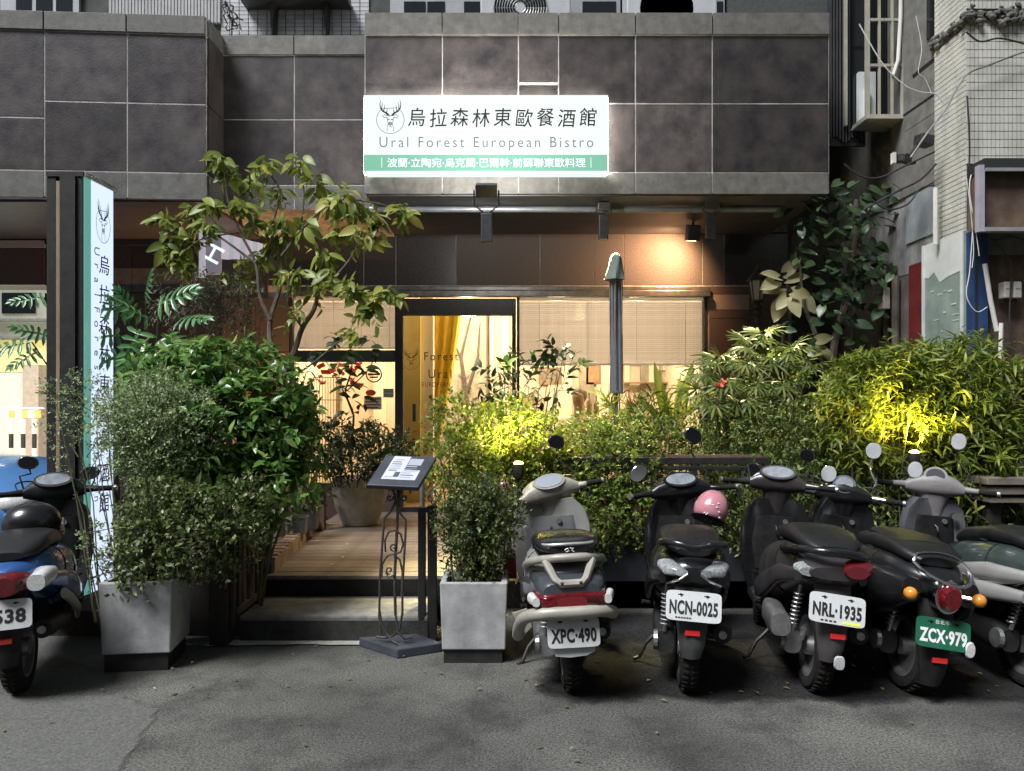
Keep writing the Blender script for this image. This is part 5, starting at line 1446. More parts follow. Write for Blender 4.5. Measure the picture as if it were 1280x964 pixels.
for q_, (lab_, pts_) in enumerate((
  ('black cable hanging straight down the tiled corner', [(1209, 120), (1212, 180), (1211, 240), (1215, 300), (1213, 350)]),
  ('grey cable crossing the mosaic tiles under the cornice', [(1208, 40), (1225, 52), (1250, 48), (1285, 56)]),
  ('black cable dropping past the meter boxes', [(1240, 300), (1262, 325), (1264, 350), (1262, 400), (1268, 450)]),
  ('black cable running along the sign frame underside', [(1225, 296), (1245, 300), (1265, 296), (1285, 302)]),
  ('thin black cable sagging below the security camera', [(1090, 250), (1110, 262), (1135, 255), (1150, 236), (1168, 232)]))):
    cable(lab_, smooth(pts_), 6.1, .007, M_dk)
cable('grey vertical drain pipe at the tile edge', [(1169.5, 235), (1169.5, 306)], 6.5, .02, M_pvc)
# brown flank conduits on the low wall
for px, py0, py1, rr in ((1068, 390, 455, .02), (1104, 362, 470, .02), (1111, 340, 470, .03), (1122, 345, 430, .035)):
    D = RB * FPX / (px - VX)
    P0, P1 = W(px, py0, D), W(px, py1 + 80, D)
    o = MB().tube([(0, 0, 0), (.0, 0, P1.z - P0.z)], rr, 8).build('drain_pipe', M_lowrender, None, smooth=True); o.location = (RB - .02, D, P0.z)
    tag(o, {1068: 'thin stained pipe deep in the alley', 1104: 'narrow stained pipe left of the wide pipe', 1111: 'stained pipe under the alley meter box', 1122: 'wide stained pipe left of the red panel'}[px], 'pipe', 'stained pipes on the side wall')
t = thing('meter_box', 'pale grey meter box on the alley wall', 'meter', W(1105, 374, 7.35))
MB().box(-.03, .03, -.06, .06, -.1, .1).build('casing', M_meter, t, bevel=.006)
# bracket lamp / camera on side wall
t = thing('wall_camera', 'black security camera on a bracket over the side wall', 'camera', W(1127, 198, 6.6))
MB().cbox((0, 0, 0), (.10, .14, .07), (.2, 0, .5)).build('housing', M_black, t, bevel=.01)
MB().tube([(0, 0, -.02), (.06, .02, -.04), (.14, .05, -.02)], .015, 6).build('arm', M_dk, t)
MB().cbox((-.07, .0, .0), (.025, .05, .09)).build('junction', M_pvc, t)
t = thing('wall_box', 'dark metal box fixed to the side wall', 'box', W(1155, 176, 6.45))
MB().cbox((0, 0, 0), (.13, .10, .09), (0, .1, .3)).build('housing', M_black, t, bevel=.01)
MB().tube([(-.06, 0, -.03), (-.12, 0, -.12)], .01, 6).build('cable', M_dk, t)
# barred window bay
wb = thing('window_bay', 'barred window bay projecting over the alley', 'window', (X(1103, 7.2), 7.2, Z(143, 7.2)))
bX = lambda px: X(px, 7.2) - wb.location.x
bZ = lambda py: Z(py, 7.2) - wb.location.z
M_bayfr = mat('worn cream window frame', (0.32, 0.30, 0.24), (0.44, 0.42, 0.36), rough=.6, scale=9, streak=.35)
MB().box(bX(1083), bX(1131), .3, .34, -.02, 1.7).build('back_pane', M_darkglass, wb)
MB().box(bX(1083), bX(1087.5), 0, .04, 0, 1.7).build('frame', M_bayfr, wb)
MB().box(bX(1128), bX(1132), 0, .04, 0, 1.7).build('frame', M_bayfr, wb)
MB().box(bX(1073), bX(1076), .28, .32, .0, 1.7).build('frame', M_bayfr, wb)
MB().box(bX(1083), bX(1132), -.005, .35, -.04, 0).build('sill', M_bayfr, wb)
for py in (24, 81):
    MB().box(bX(1087.6), bX(1127.9), .005, .03, bZ(py) - .012, bZ(py) + .012).build('cross_bar', M_bayfr, wb)
for px in (1100, 1116):
    MB().box(bX(px) - .01, bX(px) + .01, .006, .026, 0, 1.7).build('upright_bar', M_bayfr, wb)
MB().box(bX(1088), bX(1110), .24, .29, .02, .5).build('white_panel', M_whitep, wb)
MB().box(bX(1094), bX(1100), .20, .235, .03, .32).build('white_bottle', M_white, wb)
MB().tube([(bX(1126), -.01, 1.5), (bX(1125), -.01, .9), (bX(1122), -.01, .5), (bX(1116), -.01, .36)], .018, 8).build('hose', M_pvc, wb, smooth=True)
# dark corrugated cladding left of the bay
cg = thing('corrugated_cladding', 'dark corrugated cladding above the alley', 'cladding', (X(1055, 7.55), 7.55, Z(195, 7.55)))
M_corr = mat('dark corrugated sheet', (0.03, 0.031, 0.034), (0.055, 0.055, 0.06), rough=.6, scale=6, metal=.3)
mb = MB(); L_ = X(1082, 7.55) - X(1036, 7.55)
n_c = 12
for i in range(n_c):
    x0 = X(1036, 7.55) - cg.location.x + L_ * i / n_c
    MB().box(x0, x0 + L_/n_c*.55, -.03, .0, .15 + .03 * math.sin(i), 2.0).build('rib', M_corr, cg)
MB().box(X(1036, 7.55) - cg.location.x, X(1082, 7.55) - cg.location.x, .001, .04, .1, 2.0).build('sheet', M_corr, cg)
# slim dark window on the side wall top
rbp(MB().box(RB + .0, RB + .04, RB*FPX/(1168-VX) + .02, RB*FPX/(1162-VX) + .05, Z(45, 6.7), 6.0), 'slim_window', M_darkglass)
# dark back of the alley
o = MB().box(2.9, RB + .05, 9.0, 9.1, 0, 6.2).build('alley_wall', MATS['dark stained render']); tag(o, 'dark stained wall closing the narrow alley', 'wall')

# ================================================================== added dark building row, unseen behind the camera, darkens reflections and fill light
ob = thing('added_dark_row', 'added dark building row behind the camera, darkens reflections and fill', 'building', (0, -9.5, 0))
MB().box(-24, 24, -3, 0, 0, 8.0).build('facade', mat('dark added facade', (0.05, 0.05, 0.05), (0.09, 0.09, 0.085), rough=.9, scale=1), ob)
for i in range(14):
    for j in range(2):
        MB().box(-21 + i*3.1, -19.4 + i*3.1, 0, .05, 1.2 + j*3.4, 2.9 + j*3.4).build('window', M_darkglass, ob)
# ================================================================== PLANTS
def leaf_batch(P, Dr, N, L, Wd, droop=0.15, fold=0.15, rich=False):
    """arrays: base points, directions, normals, lengths, widths -> verts, faces"""
    n = len(P)
    Dr = Dr / np.linalg.norm(Dr, axis=1, keepdims=True)
    S = np.cross(Dr, N); S /= np.maximum(np.linalg.norm(S, axis=1, keepdims=True), 1e-6)
    N = np.cross(S, Dr)
    L = L[:, None]; Wd = Wd[:, None]
    def pt(t, s, up): return P + Dr * L * t + S * Wd * s + N * (L * up)
    if not rich:
        V = np.stack([pt(0, 0, 0), pt(.45, -.5, fold * .5), pt(.5, 0, -fold * .2), pt(.45, .5, fold * .5), pt(1, 0, -droop)], 1)
        F = np.array([[0, 2, 1], [0, 3, 2], [1, 2, 4], [2, 3, 4]])
        nv = 5
    else:
        V = np.stack([pt(0, 0, 0), pt(.28, -.45, fold*.4), pt(.3, 0, 0), pt(.28, .45, fold*.4), pt(.62, -.42, fold*.3 - droop*.4), pt(.65, 0, -droop*.45), pt(.62, .42, fold*.3 - droop*.4), pt(1, 0, -droop)], 1)
        F = np.array([[0, 2, 1], [0, 3, 2], [1, 2, 5], [1, 5, 4], [2, 3, 6], [2, 6, 5], [4, 5, 7], [5, 6, 7]])
        nv = 8
    off = (np.arange(n) * nv)[:, None, None]
    return V.reshape(-1, 3), (F[None] + off).reshape(-1, 3)

def np_mesh(name, V, F):
    me = bpy.data.meshes.new(name)
    me.vertices.add(len(V)); me.vertices.foreach_set('co', np.asarray(V, np.float32).ravel())
    me.loops.add(len(F) * 3); me.loops.foreach_set('vertex_index', np.asarray(F, np.int32).ravel())
    me.polygons.add(len(F)); me.polygons.foreach_set('loop_start', np.arange(0, len(F) * 3, 3, dtype=np.int32))
    me.update(calc_edges=True)
    me.validate()
    return me

def unit(a): return a / np.maximum(np.linalg.norm(a, axis=-1, keepdims=True), 1e-9)

def twigs(rg, bases, dirs, length, nl, ll, lw, up=0.25, droop=.2, spread=.9, rich=False, curve=.3):
    """leaves set alternately along curved twigs"""
    n = len(bases)
    Ps, Ds, Ns, Ls, Ws = [], [], [], [], []
    dirs = unit(dirs)
    side = unit(np.cross(dirs, rg.normal(size=(n, 3))))
    for k in range(nl):
        f = (k + .6) / nl
        c = bases + dirs * (length * f)[:, None] + np.array([0, 0, -1.0]) * (curve * length * f * f)[:, None]
        s = 1 if k % 2 else -1
        ax = unit(side * math.cos(k * 2.4) + np.cross(dirs, side) * math.sin(k * 2.4))
        d = unit(dirs * (1.15 - spread * .5) + ax * spread + np.array([0, 0, up]) + rg.normal(size=(n, 3)) * .22)
        Ps.append(c); Ds.append(d)
        Ns.append(unit(np.array([0, 0, 1.0]) + rg.normal(size=(n, 3)) * .55 + dirs * .3))
        sc_ = rg.uniform(.5, 1.35, n)
        Ls.append(ll * sc_); Ws.append(lw * sc_ * rg.uniform(.85, 1.15, n))
    return leaf_batch(np.concatenate(Ps), np.concatenate(Ds), np.concatenate(Ns), np.concatenate(Ls), np.concatenate(Ws), droop=droop, rich=rich)

def blob_twigs(rg, blobs, n, surf=.55):
    """twig starts in a set of ellipsoids (cx,cy,cz,rx,ry,rz,weight); outward directions"""
    wts = np.array([b[3] * b[4] * b[5] * (b[6] if len(b) > 6 else 1) for b in blobs]) ** .8
    wts /= wts.sum()
    idx = rg.choice(len(blobs), n, p=wts)
    B = np.array([b[:6] for b in blobs])[idx]
    u = unit(rg.normal(size=(n, 3)))
    r_ = rg.uniform(surf ** 3, 1, n) ** (1/3.)
    r_ *= 1 + .16 * np.sin(u[:, 0] * 6 + B[:, 0] * 9) * np.cos(u[:, 2] * 5 + 2)
    P = B[:, :3] + u * B[:, 3:] * r_[:, None]
    D = unit(u / B[:, 3:] * B[:, 3:].mean(1, keepdims=True) + rg.normal(size=(n, 3)) * .35 + np.array([0, 0, .35]))
    return P, D

def shrub(name, label, cat, loc, blobs, n, leaf, m, tlen=.12, nl=7, seed=1, group=None, stems=8, sh=None, up=.25, droop=.2, spread=.9, rich=False, surf=.5, curve=.2, stem_r=.007, stem_m=None, hollow=()):
    """blobs in world coordinates; loc = ground point of the plant"""
    rg = np.random.default_rng(seed)
    loc = np.array(loc, float)
    bl = [tuple(np.array(b[:3]) - loc) + tuple(b[3:]) for b in blobs]
    t = thing(name, label, cat, tuple(loc), 0, group)
    P, D = blob_twigs(rg, bl, n, surf)
    q = P + loc
    f_ = 2 * PI / (.16 if nl < 8 else .22)
    clump = np.sin(q[:, 0] * f_ + 1.3 * np.sin(q[:, 2] * f_ * .7)) * np.sin(q[:, 2] * f_ * 1.1 + seed) + .7 * np.sin(q[:, 1] * f_ * .9 + q[:, 0] * 7)
    keep = (P[:, 2] + loc[2] > 0.03) & (clump + rg.normal(size=len(P)) * .35 > -.5)
    for hp, hr in hollow:
        keep &= np.linalg.norm(P + D * tlen * .5 + loc - np.array(hp), axis=1) > hr
    P, D = P[keep], D[keep]
    V, F = twigs(rg, P, D, tlen * rg.uniform(.6, 1.3, len(P)), nl, leaf[0], leaf[1], up, droop, spread, rich, curve)
    o = link('foliage', np_mesh('foliage', V, F), m, t); o['kind'] = 'stuff'
    mb = MB(); rr = random.Random(seed)
    for i in range(stems):
        b = bl[i % len(bl)]
        tgt = Vector((b[0] + rr.uniform(-.7, .7) * b[3], b[1] + rr.uniform(-.6, .6) * b[4], b[2] + rr.uniform(-.2, .7) * b[5]))
        st = Vector((rr.uniform(-.06, .06) + tgt.x * .45, rr.uniform(-.06, .06) + tgt.y * .45, 0))
        mid = st.lerp(tgt, .5) + Vector((rr.uniform(-.05, .05), rr.uniform(-.05, .05), .04))
        mb.tube([st, st.lerp(mid, .5), mid, mid.lerp(tgt, .5) + Vector((rr.uniform(-.02, .02), 0, 0)), tgt], [stem_r, stem_r*.9, stem_r*.75, stem_r*.6, stem_r*.35], 5)
    idx = rr.sample(range(len(P)), min(len(P), stems * 10))
    for i in idx:
        p, d = P[i], D[i]
        q = p - d * .09
        mb.tube([q, p, p + d * tlen * .8], [.0035, .003, .0015], 4)
    mb.build('stem', stem_m or M_twig, t)
    return t
def E(px, py, D, rx, ry, rz, w=1.0):     # ellipsoid given by photo position and size in photo pixels (rx, rz) at depth D
    p = W(px, py, D); s = D / FPX
    return (p.x, p.y, p.z, rx * s, ry, rz * s, w)

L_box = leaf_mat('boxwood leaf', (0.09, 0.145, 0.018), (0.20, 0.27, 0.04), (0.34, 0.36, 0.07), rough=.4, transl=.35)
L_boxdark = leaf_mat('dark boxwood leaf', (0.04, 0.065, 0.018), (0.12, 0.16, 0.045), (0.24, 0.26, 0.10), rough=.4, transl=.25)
L_glossy = leaf_mat('glossy green leaf', (0.05, 0.13, 0.024), (0.14, 0.27, 0.055), (0.30, 0.40, 0.11), rough=.28, transl=.3, spec=.6)
L_silver = leaf_mat('tiny silver green leaf', (0.15, 0.22, 0.08), (0.31, 0.40, 0.18), (0.5, 0.55, 0.38), rough=.5, transl=.3)
L_tree = leaf_mat('tree leaf', (0.11, 0.16, 0.03), (0.27, 0.32, 0.065), (0.45, 0.40, 0.09), rough=.4, transl=.35)
L_fine = leaf_mat('narrow leaf', (0.08, 0.125, 0.016), (0.20, 0.26, 0.035), (0.36, 0.36, 0.06), rough=.4, transl=.4)
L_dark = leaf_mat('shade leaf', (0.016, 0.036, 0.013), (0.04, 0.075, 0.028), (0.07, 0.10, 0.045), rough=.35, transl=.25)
L_phil = leaf_mat('lobed leaf', (0.05, 0.15, 0.045), (0.10, 0.25, 0.08), (0.16, 0.32, 0.12), rough=.3, transl=.3, spec=.6)
L_fing = leaf_mat('fingered leaf', (0.07, 0.11, 0.025), (0.17, 0.22, 0.06), (0.27, 0.28, 0.10), rough=.35, transl=.35)
L_var = leaf_mat('variegated cream leaf', (0.30, 0.28, 0.13), (0.48, 0.44, 0.26), (0.16, 0.2, 0.07), rough=.35, transl=.3)
L_yel = leaf_mat('yellow green strap leaf', (0.20, 0.26, 0.035), (0.34, 0.36, 0.06), rough=.4, transl=.45)
L_snake = leaf_mat('snake plant leaf', (0.12, 0.12, 0.03), (0.22, 0.2, 0.07), rough=.4, transl=.15)
L_cast = leaf_mat('rusty leaf', (0.12, 0.08, 0.03), (0.2, 0.13, 0.05), rough=.5, transl=.3)

# --- left group -----------------------------------------------------
Dp = 4.46
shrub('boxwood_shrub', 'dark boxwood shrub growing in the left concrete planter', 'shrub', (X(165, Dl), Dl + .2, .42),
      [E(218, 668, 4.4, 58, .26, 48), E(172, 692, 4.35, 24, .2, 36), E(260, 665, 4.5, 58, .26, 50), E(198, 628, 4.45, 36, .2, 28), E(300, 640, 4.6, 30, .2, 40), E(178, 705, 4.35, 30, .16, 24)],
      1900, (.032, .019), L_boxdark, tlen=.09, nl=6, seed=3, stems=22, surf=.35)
shrub('silver_shrub', 'tall shrub of tiny silvery leaves spilling over the pylon sign', 'shrub', (X(175, 4.75), 4.75, .12),
      [E(185, 515, 4.8, 62, .28, 42), E(225, 530, 4.8, 50, .28, 55), E(168, 540, 4.75, 30, .2, 50, .6), E(108, 500, 5.0, 36, .14, 30, .3), E(105, 580, 5.0, 26, .1, 40, .14), E(200, 575, 4.8, 46, .25, 36, .8), E(124, 690, 4.6, 14, .08, 40, .35), E(75, 520, 5.0, 18, .1, 60, .25)],
      4025, (.021, .012), L_silver, tlen=.09, nl=7, seed=4, stems=26, surf=.3, stem_r=.005)
shrub('glossy_shrub', 'dense glossy green umbrella-leaved bush beside the gate', 'shrub', (X(290, 5.2), 5.2, .16),
      [E(215, 470, 5.3, 50, .3, 38), E(275, 465, 5.2, 52, .3, 40), E(330, 490, 5.2, 50, .3, 48), E(350, 545, 5.2, 45, .3, 50), E(290, 540, 5.0, 60, .3, 62), E(330, 605, 5.0, 55, .3, 42), E(255, 600, 5.0, 48, .3, 45), E(375, 590, 5.3, 24, .2, 30), E(240, 505, 5.1, 45, .3, 45)],
      1350, (.082, .034), L_glossy, tlen=.10, nl=8, seed=5, stems=16, up=.05, droop=.18, spread=1.3, surf=.5, rich=True, stem_r=.011)

def leaf_obj_mesh(kind, seed=0):
    rg = np.random.default_rng(seed)
    if kind == 'oval':      # long oval drooping leaf, unit length along +X, normal +Z
        n = 7; V = []; 
        for i in range(n):
            t = i / (n - 1); w_ = .24 * math.sin(PI * min(t * .92 + .04, 1)) ** .8 * (1.12 - .35 * t)
            z = -.28 * t * t
            V += [(t, -w_, z + .05 * w_ / .2 + .012*math.sin(t*9+seed)), (t, 0, z), (t, w_, z + .05 * w_ / .2)]
        F = []
        for i in range(n - 1):
            a = i * 3
            F += [(a, a+1, a+4, a+3), (a+1, a+2, a+5, a+4)]
    elif kind == 'lobed':   # deeply cut leaf: midrib with finger lobes
        V, F = [], []
        def lobe(b, ang, L, w_, zt):
            d = np.array([math.cos(ang), math.sin(ang)]); s = np.array([-d[1], d[0]])
            k = len(V)
            for t, q in ((0, .6), (.3, .8), (.65, 1.0), (1.0, .06)):
                c = np.array(b) + d * L * t
                z = zt - .22 * L * t * t * 1.4
                for sg_ in (-1, 0, 1):
                    p = c + s * w_ * q * sg_
                    V.append((p[0], p[1], z + (.02 if sg_ else 0)))
            for i in range(3):
                a = k + i * 3
                F.extend([(a, a+1, a+4, a+3), (a+1, a+2, a+5, a+4)])
        for i in range(6):
            t = .08 + i * .14
            for sg_ in (-1, 1):
                lobe((t, 0), sg_ * (1.75 - i * .22), (.42 - .03 * abs(i - 2)) * (1 - .05 * i), .052, -.1 * t * t)
        lobe((.78, 0), 0, .30, .06, -.07)
        lobe((0, 0), 0, .9, .05, .005)
    elif kind == 'finger':  # palmate: narrow fingers radiating
        V, F = [], []
        for j in range(10):
            ang = (j - 4.5) / 4.5 * 2.1
            L = 1.0 - .35 * abs(j - 4.5) / 4.5
            d = np.array([math.cos(ang), math.sin(ang)]); s = np.array([-d[1], d[0]]); k = len(V)
            for t, q in ((0, .3), (.35, .9), (.7, 1.0), (1.0, .08)):
                c = d * L * t; z = .10 * t - .38 * t * t * L
                V.append((*(c - s * .055 * q), z + .01)); V.append((*(c + s * .055 * q), z - .01))
            for i in range(3):
                a = k + i * 2; F.append((a, a+1, a+3, a+2))
    elif kind == 'heart':
        n = 8; V = []
        for i in range(n):
            t = i / (n - 1); w_ = .42 * math.sin(PI * min(.12 + .9 * t, 1)) ** .7 * (1 - .25 * t); z = -.35 * t * t
            x = t - .12 * (1 - t)
            V += [(x - .10 * (1 - t) * (w_ > .2), -w_, z + .10), (t, 0, z), (x - .10 * (1 - t) * (w_ > .2), w_, z + .10)]
        F = []
        for i in range(n - 1):
            a = i * 3; F += [(a, a+1, a+4, a+3), (a+1, a+2, a+5, a+4)]
    elif kind == 'strap':
        n = 9; V = []; 
        for i in range(n):
            t = i / (n - 1); w_ = .085 * (math.sin(PI * min(.2 + .8 * t, 1)) ** .7 if t < 1 else .02); z = -.18 * t * t * t
            V += [(t, -w_, z + .03), (t, 0, z), (t, w_, z + .03)]
        F = []
        for i in range(n - 1):
            a = i * 3; F += [(a, a+1, a+4, a+3), (a+1, a+2, a+5, a+4)]
    me = bpy.data.meshes.new('leaf'); me.from_pydata([tuple(map(float, v)) for v in V], [], F); me.update()
    me.polygons.foreach_set('use_smooth', [True] * len(me.polygons))
    return me
LM = {}
def lmesh(kind, m):
    k = (kind, m.name)
    if k not in LM:
        me = leaf_obj_mesh(kind); me.materials.append(m); LM[k] = me
    return LM[k]
def put_leaf(t, kind, m, p, d, size, roll=0.0, nrm=(0, 0, 1)):
    """one leaf object: base p (world), direction d"""
    d = Vector(d).normalized(); n_ = Vector(nrm)
    s = n_.cross(d)
    if s.length < 1e-3: s = Vector((1, 0, 0)).cross(d)
    s.normalize(); n2 = d.cross(s)
    Rm = Matrix((d, s, n2)).transposed() @ Matrix.Rotation(roll, 3, 'X')
    o = bpy.data.objects.new('leaf', lmesh(kind, m)); COL.objects.link(o)
    o.parent = t
    o.matrix_local = Matrix.Translation(Vector(p) - Vector(t.location)) @ Rm.to_4x4() @ Matrix.Diagonal((size, size, size, 1))
    return o

# small tree over the entrance
rng = random.Random(14)
Dt = 6.35
tr = thing('small_tree', 'slender small tree with drooping leaf clusters reaching over the entrance', 'tree', (X(352, Dt), Dt, .16))
T = Vector(tr.location)
mb = MB()
def br_(pts, r0, r1):
    P = [W(px, py, D) - T for px, py, D in smooth(pts, 4)]
    n = len(P); mb.tube(P, [r0 + (r1 - r0) * i / (n - 1) for i in range(n)], 7)
br_([(352, 675, Dt), (350, 600, Dt), (345, 530, Dt), (352, 480, Dt), (368, 440, Dt), (378, 410, Dt - .05), (392, 388, Dt - .1), (398, 365, Dt - .15)], .036, .016)
br_([(398, 365, Dt - .15), (420, 345, Dt - .2), (440, 320, Dt - .2), (455, 285, Dt - .3)], .013, .005)
br_([(352, 480, Dt), (340, 440, Dt), (338, 400, Dt + .05), (350, 360, Dt + .1), (352, 320, Dt + .1), (342, 280, Dt), (350, 240, Dt), (335, 215, Dt)], .028, .006)
br_([(338, 400, Dt), (325, 370, Dt), (320, 330, Dt), (300, 290, Dt), (285, 250, Dt), (280, 212, Dt)], .018, .005)
br_([(320, 330, Dt), (280, 300, Dt), (245, 280, Dt + .1), (210, 275, Dt + .1)], .012, .004)
br_([(352, 320, Dt), (375, 290, Dt), (400, 265, Dt - .1), (425, 250, Dt - .2), (475, 255, Dt - .3), (508, 268, Dt - .3)], .012, .003)
br_([(375, 290, Dt), (380, 240, Dt), (372, 205, Dt)], .009, .003)
br_([(398, 365, Dt), (430, 372, Dt - .2), (465, 365, Dt - .3)], .008, .003)
br_([(300, 290, Dt), (250, 300, Dt), (228, 320, Dt)], .008, .003)
br_([(378, 410, Dt), (360, 380, Dt - .2), (362, 340, Dt - .2)], .009, .004)
br_([(352, 480, Dt), (390, 455, Dt - .2), (420, 430, Dt - .3), (445, 415, Dt - .3)], .010, .003)
mb.build('trunk', M_bark, tr, smooth=True)
clus = [(275, 205, 0, 9), (292, 225, .1, 7), (332, 212, 0, 9), (312, 235, .2, 7), (374, 212, 0, 9), (392, 235, 0, 7), (352, 246, .1, 6), (410, 262, -.1, 9), (430, 255, -.2, 8), (447, 270, -.2, 9), (452, 300, -.3, 8),
        (470, 282, -.3, 8), (503, 272, -.3, 8), (470, 305, -.3, 7), (425, 300, -.1, 8), (405, 325, -.1, 9), (380, 288, 0, 9), (352, 285, 0, 10), (345, 310, .1, 9), (330, 330, .1, 8), (372, 350, -.1, 8),
        (412, 350, -.2, 9), (435, 365, -.3, 9), (482, 372, -.3, 10), (462, 392, -.3, 8), (448, 378, -.3, 6), (205, 276, .1, 9), (222, 295, .1, 10), (238, 312, .1, 9), (212, 315, .1, 8), (240, 272, .1, 9), (262, 262, 0, 8),
        (255, 290, 0, 8), (228, 335, .1, 8), (300, 262, 0, 8), (320, 285, 0, 8), (395, 375, -.1, 8), (372, 398, -.1, 5), (350, 345, 0, 7), (440, 420, -.3, 7), (330, 262, .1, 7), (290, 335, .1, 6), (318, 350, .1, 6)]
nl_ = 0
for px, py, dd, n in clus:
    c = W(px, py - 8, Dt + dd)
    for k in range(n):
        if nl_ >= 296: break
        a = 2*PI*k/n + rng.uniform(-.4, .4)
        d = Vector((math.cos(a), math.sin(a) * .55, rng.uniform(-1.1, -.05)))
        st = c + Vector((rng.uniform(-.05, .05), rng.uniform(-.05, .05), rng.uniform(-.05, .05)))
        put_leaf(tr, 'oval', L_tree, st, d, rng.uniform(.11, .18), rng.uniform(-.5, .5), (rng.uniform(-.4, .4), rng.uniform(-1.3, -.4), .8))
        nl_ += 1
# remaining small leaves joined
rg = np.random.default_rng(8)
Pc = np.array([tuple(W(px + rng.uniform(-8, 8), py - 4 + rng.uniform(-8, 8), Dt + dd) - T) for px, py, dd, n in clus for _ in range(5)])
V, F = twigs(rg, Pc, unit(rg.normal(size=Pc.shape) + np.array([0, -.2, -.2])), np.full(len(Pc), .10), 5, .085, .036, up=-.3, droop=.3, rich=True)
o = link('foliage', np_mesh('foliage', V, F), L_tree, tr); o['kind'] = 'stuff'

# airy fine-leaved shrub behind (greyish) at px 200-330, py 345-420
shrub('airy_shrub', 'airy grey green shrub under the small tree in front of the dark wall', 'shrub', (X(290, 6.9), 6.9, .16),
      [E(240, 362, 6.9, 40, .2, 16), E(285, 365, 6.9, 38, .2, 20), E(275, 385, 6.9, 45, .2, 16), E(222, 390, 6.9, 26, .2, 22), E(305, 395, 6.9, 22, .15, 22, .5), E(320, 430, 6.9, 16, .15, 40, .25)],
      332, (.05, .015), leaf_mat('grey green narrow leaf', (0.06, 0.075, 0.04), (0.13, 0.145, 0.085), (0.2, 0.2, 0.12), transl=.3), tlen=.14, nl=7, seed=6, stems=9, up=-.1, droop=.3, stem_r=.008, stem_m=M_bark)
# philodendron beside the pylon
ph = thing('lobed_plant', 'big lobed-leaf philodendron beside the lit pylon face', 'plant', (X(170, 5.9), 5.9, .16))
rng = random.Random(15); mb = MB(); base = Vector((0, 0, 0.1))
for px, py, ang, sz, dd in ((160, 388, 2.9, .30, 0), (185, 400, 2.2, .30, -.1), (198, 382, .6, .33, -.2), (175, 412, -1.9, .34, -.25), (207, 420, -.5, .30, -.1), (195, 440, -1.2, .30, -.2), (165, 440, 3.4, .28, 0), (225, 400, .2, .28, .1), (150, 420, 3.1, .26, 0), (182, 372, 1.2, .25, .1), (215, 452, -.9, .28, -.2), (180, 458, -2.2, .28, -.2),
                            (55, 372, 3.3, .22, .0), (40, 428, 3.2, .30, 0), (48, 440, 3.8, .22, 0), (58, 420, 2.6, .22, 0), (170, 395, 1.8, .24, 0)):
    p = W(px, py, 5.6 + dd)
    d = Vector((math.cos(ang), -.5 + rng.uniform(-.3, .3), math.sin(ang) * .8 - .1))
    put_leaf(ph, 'lobed', L_phil, p, d, sz * 1.05, rng.uniform(-.3, .3), (rng.uniform(-.2, .2), -1.0, .9))
    q = p - Vector(ph.location)
    mb.tube([base * .5, base + q * .35 + Vector((0, .1, .12)), q * .8 + Vector((0, .05, .08)), q], [.012, .009, .007, .005], 6)
mb.build('stem', M_twig, ph, smooth=True)

# bowl planter: sapling and low dark foliage
sa = thing('potted_sapling', 'upright dark-leaved sapling in the big round bowl', 'plant', (X(440, 7.4), 7.42, DZ + .42))
mb = MB(); S0 = Vector(sa.location)
def br2(pts, r0, r1):
    P = [W(px, py, D) - S0 for px, py, D in smooth(pts, 4)]
    n = len(P); mb.tube(P, [r0 + (r1 - r0) * i / (n - 1) for i in range(n)], 6)
br2([(441, 602, 7.4), (438, 560, 7.35), (442, 520, 7.35), (432, 490, 7.3), (440, 460, 7.3), (436, 425, 7.3)], .014, .005)
br2([(442, 520, 7.35), (425, 480, 7.3), (405, 448, 7.3)], .008, .003); br2([(432, 490, 7.3), (462, 460, 7.3), (468, 438, 7.3)], .007, .003)
mb.build('trunk', M_bark, sa, smooth=True)
rng = random.Random(16)
for px, py, n in ((436, 420, 7), (415, 432, 6), (400, 445, 5), (462, 425, 6), (470, 440, 4), (438, 445, 9), (425, 460, 7), (452, 462, 7), (440, 480, 8), (425, 490, 4), (448, 500, 5), (436, 515, 5), (425, 530, 5), (450, 535, 4), (440, 550, 5), (412, 415, 3)):
    c = W(px, py, 7.3)
    for k in range(n):
        a = rng.uniform(0, 2*PI)
        put_leaf(sa, 'oval', L_dark, c + Vector((rng.uniform(-.05, .05), rng.uniform(-.06, .06), rng.uniform(-.05, .05))), (math.cos(a), math.sin(a) - .3, rng.uniform(-.5, .3)), rng.uniform(.09, .16), rng.uniform(-.4, .4), (0, -.5, 1))
shrub('low_fern_mass', 'low dark bushy plant spilling over the rim of the big bowl', 'plant', (X(443, 7.35), 7.37, DZ + .40),
      [E(410, 560, 7.25, 38, .22, 28), E(450, 565, 7.3, 45, .25, 30), E(485, 570, 7.3, 28, .2, 28), E(500, 580, 7.4, 20, .2, 30, .5)],
      840, (.05, .022), L_dark, tlen=.12, nl=7, seed=7, stems=14)
sn = thing('snake_plant', 'yellow edged snake plant in the dark grey pot', 'plant', (X(383, 6.8), 6.8, .59))
rng = random.Random(17)
for k in range(9):
    put_leaf(sn, 'strap', L_snake, Vector(sn.location) + Vector((rng.uniform(-.06, .06), rng.uniform(-.05, .05), 0)), (rng.uniform(-.35, .35), rng.uniform(-.3, .2), 1), rng.uniform(.22, .40), rng.uniform(-1, 1), (0, -1, 0))

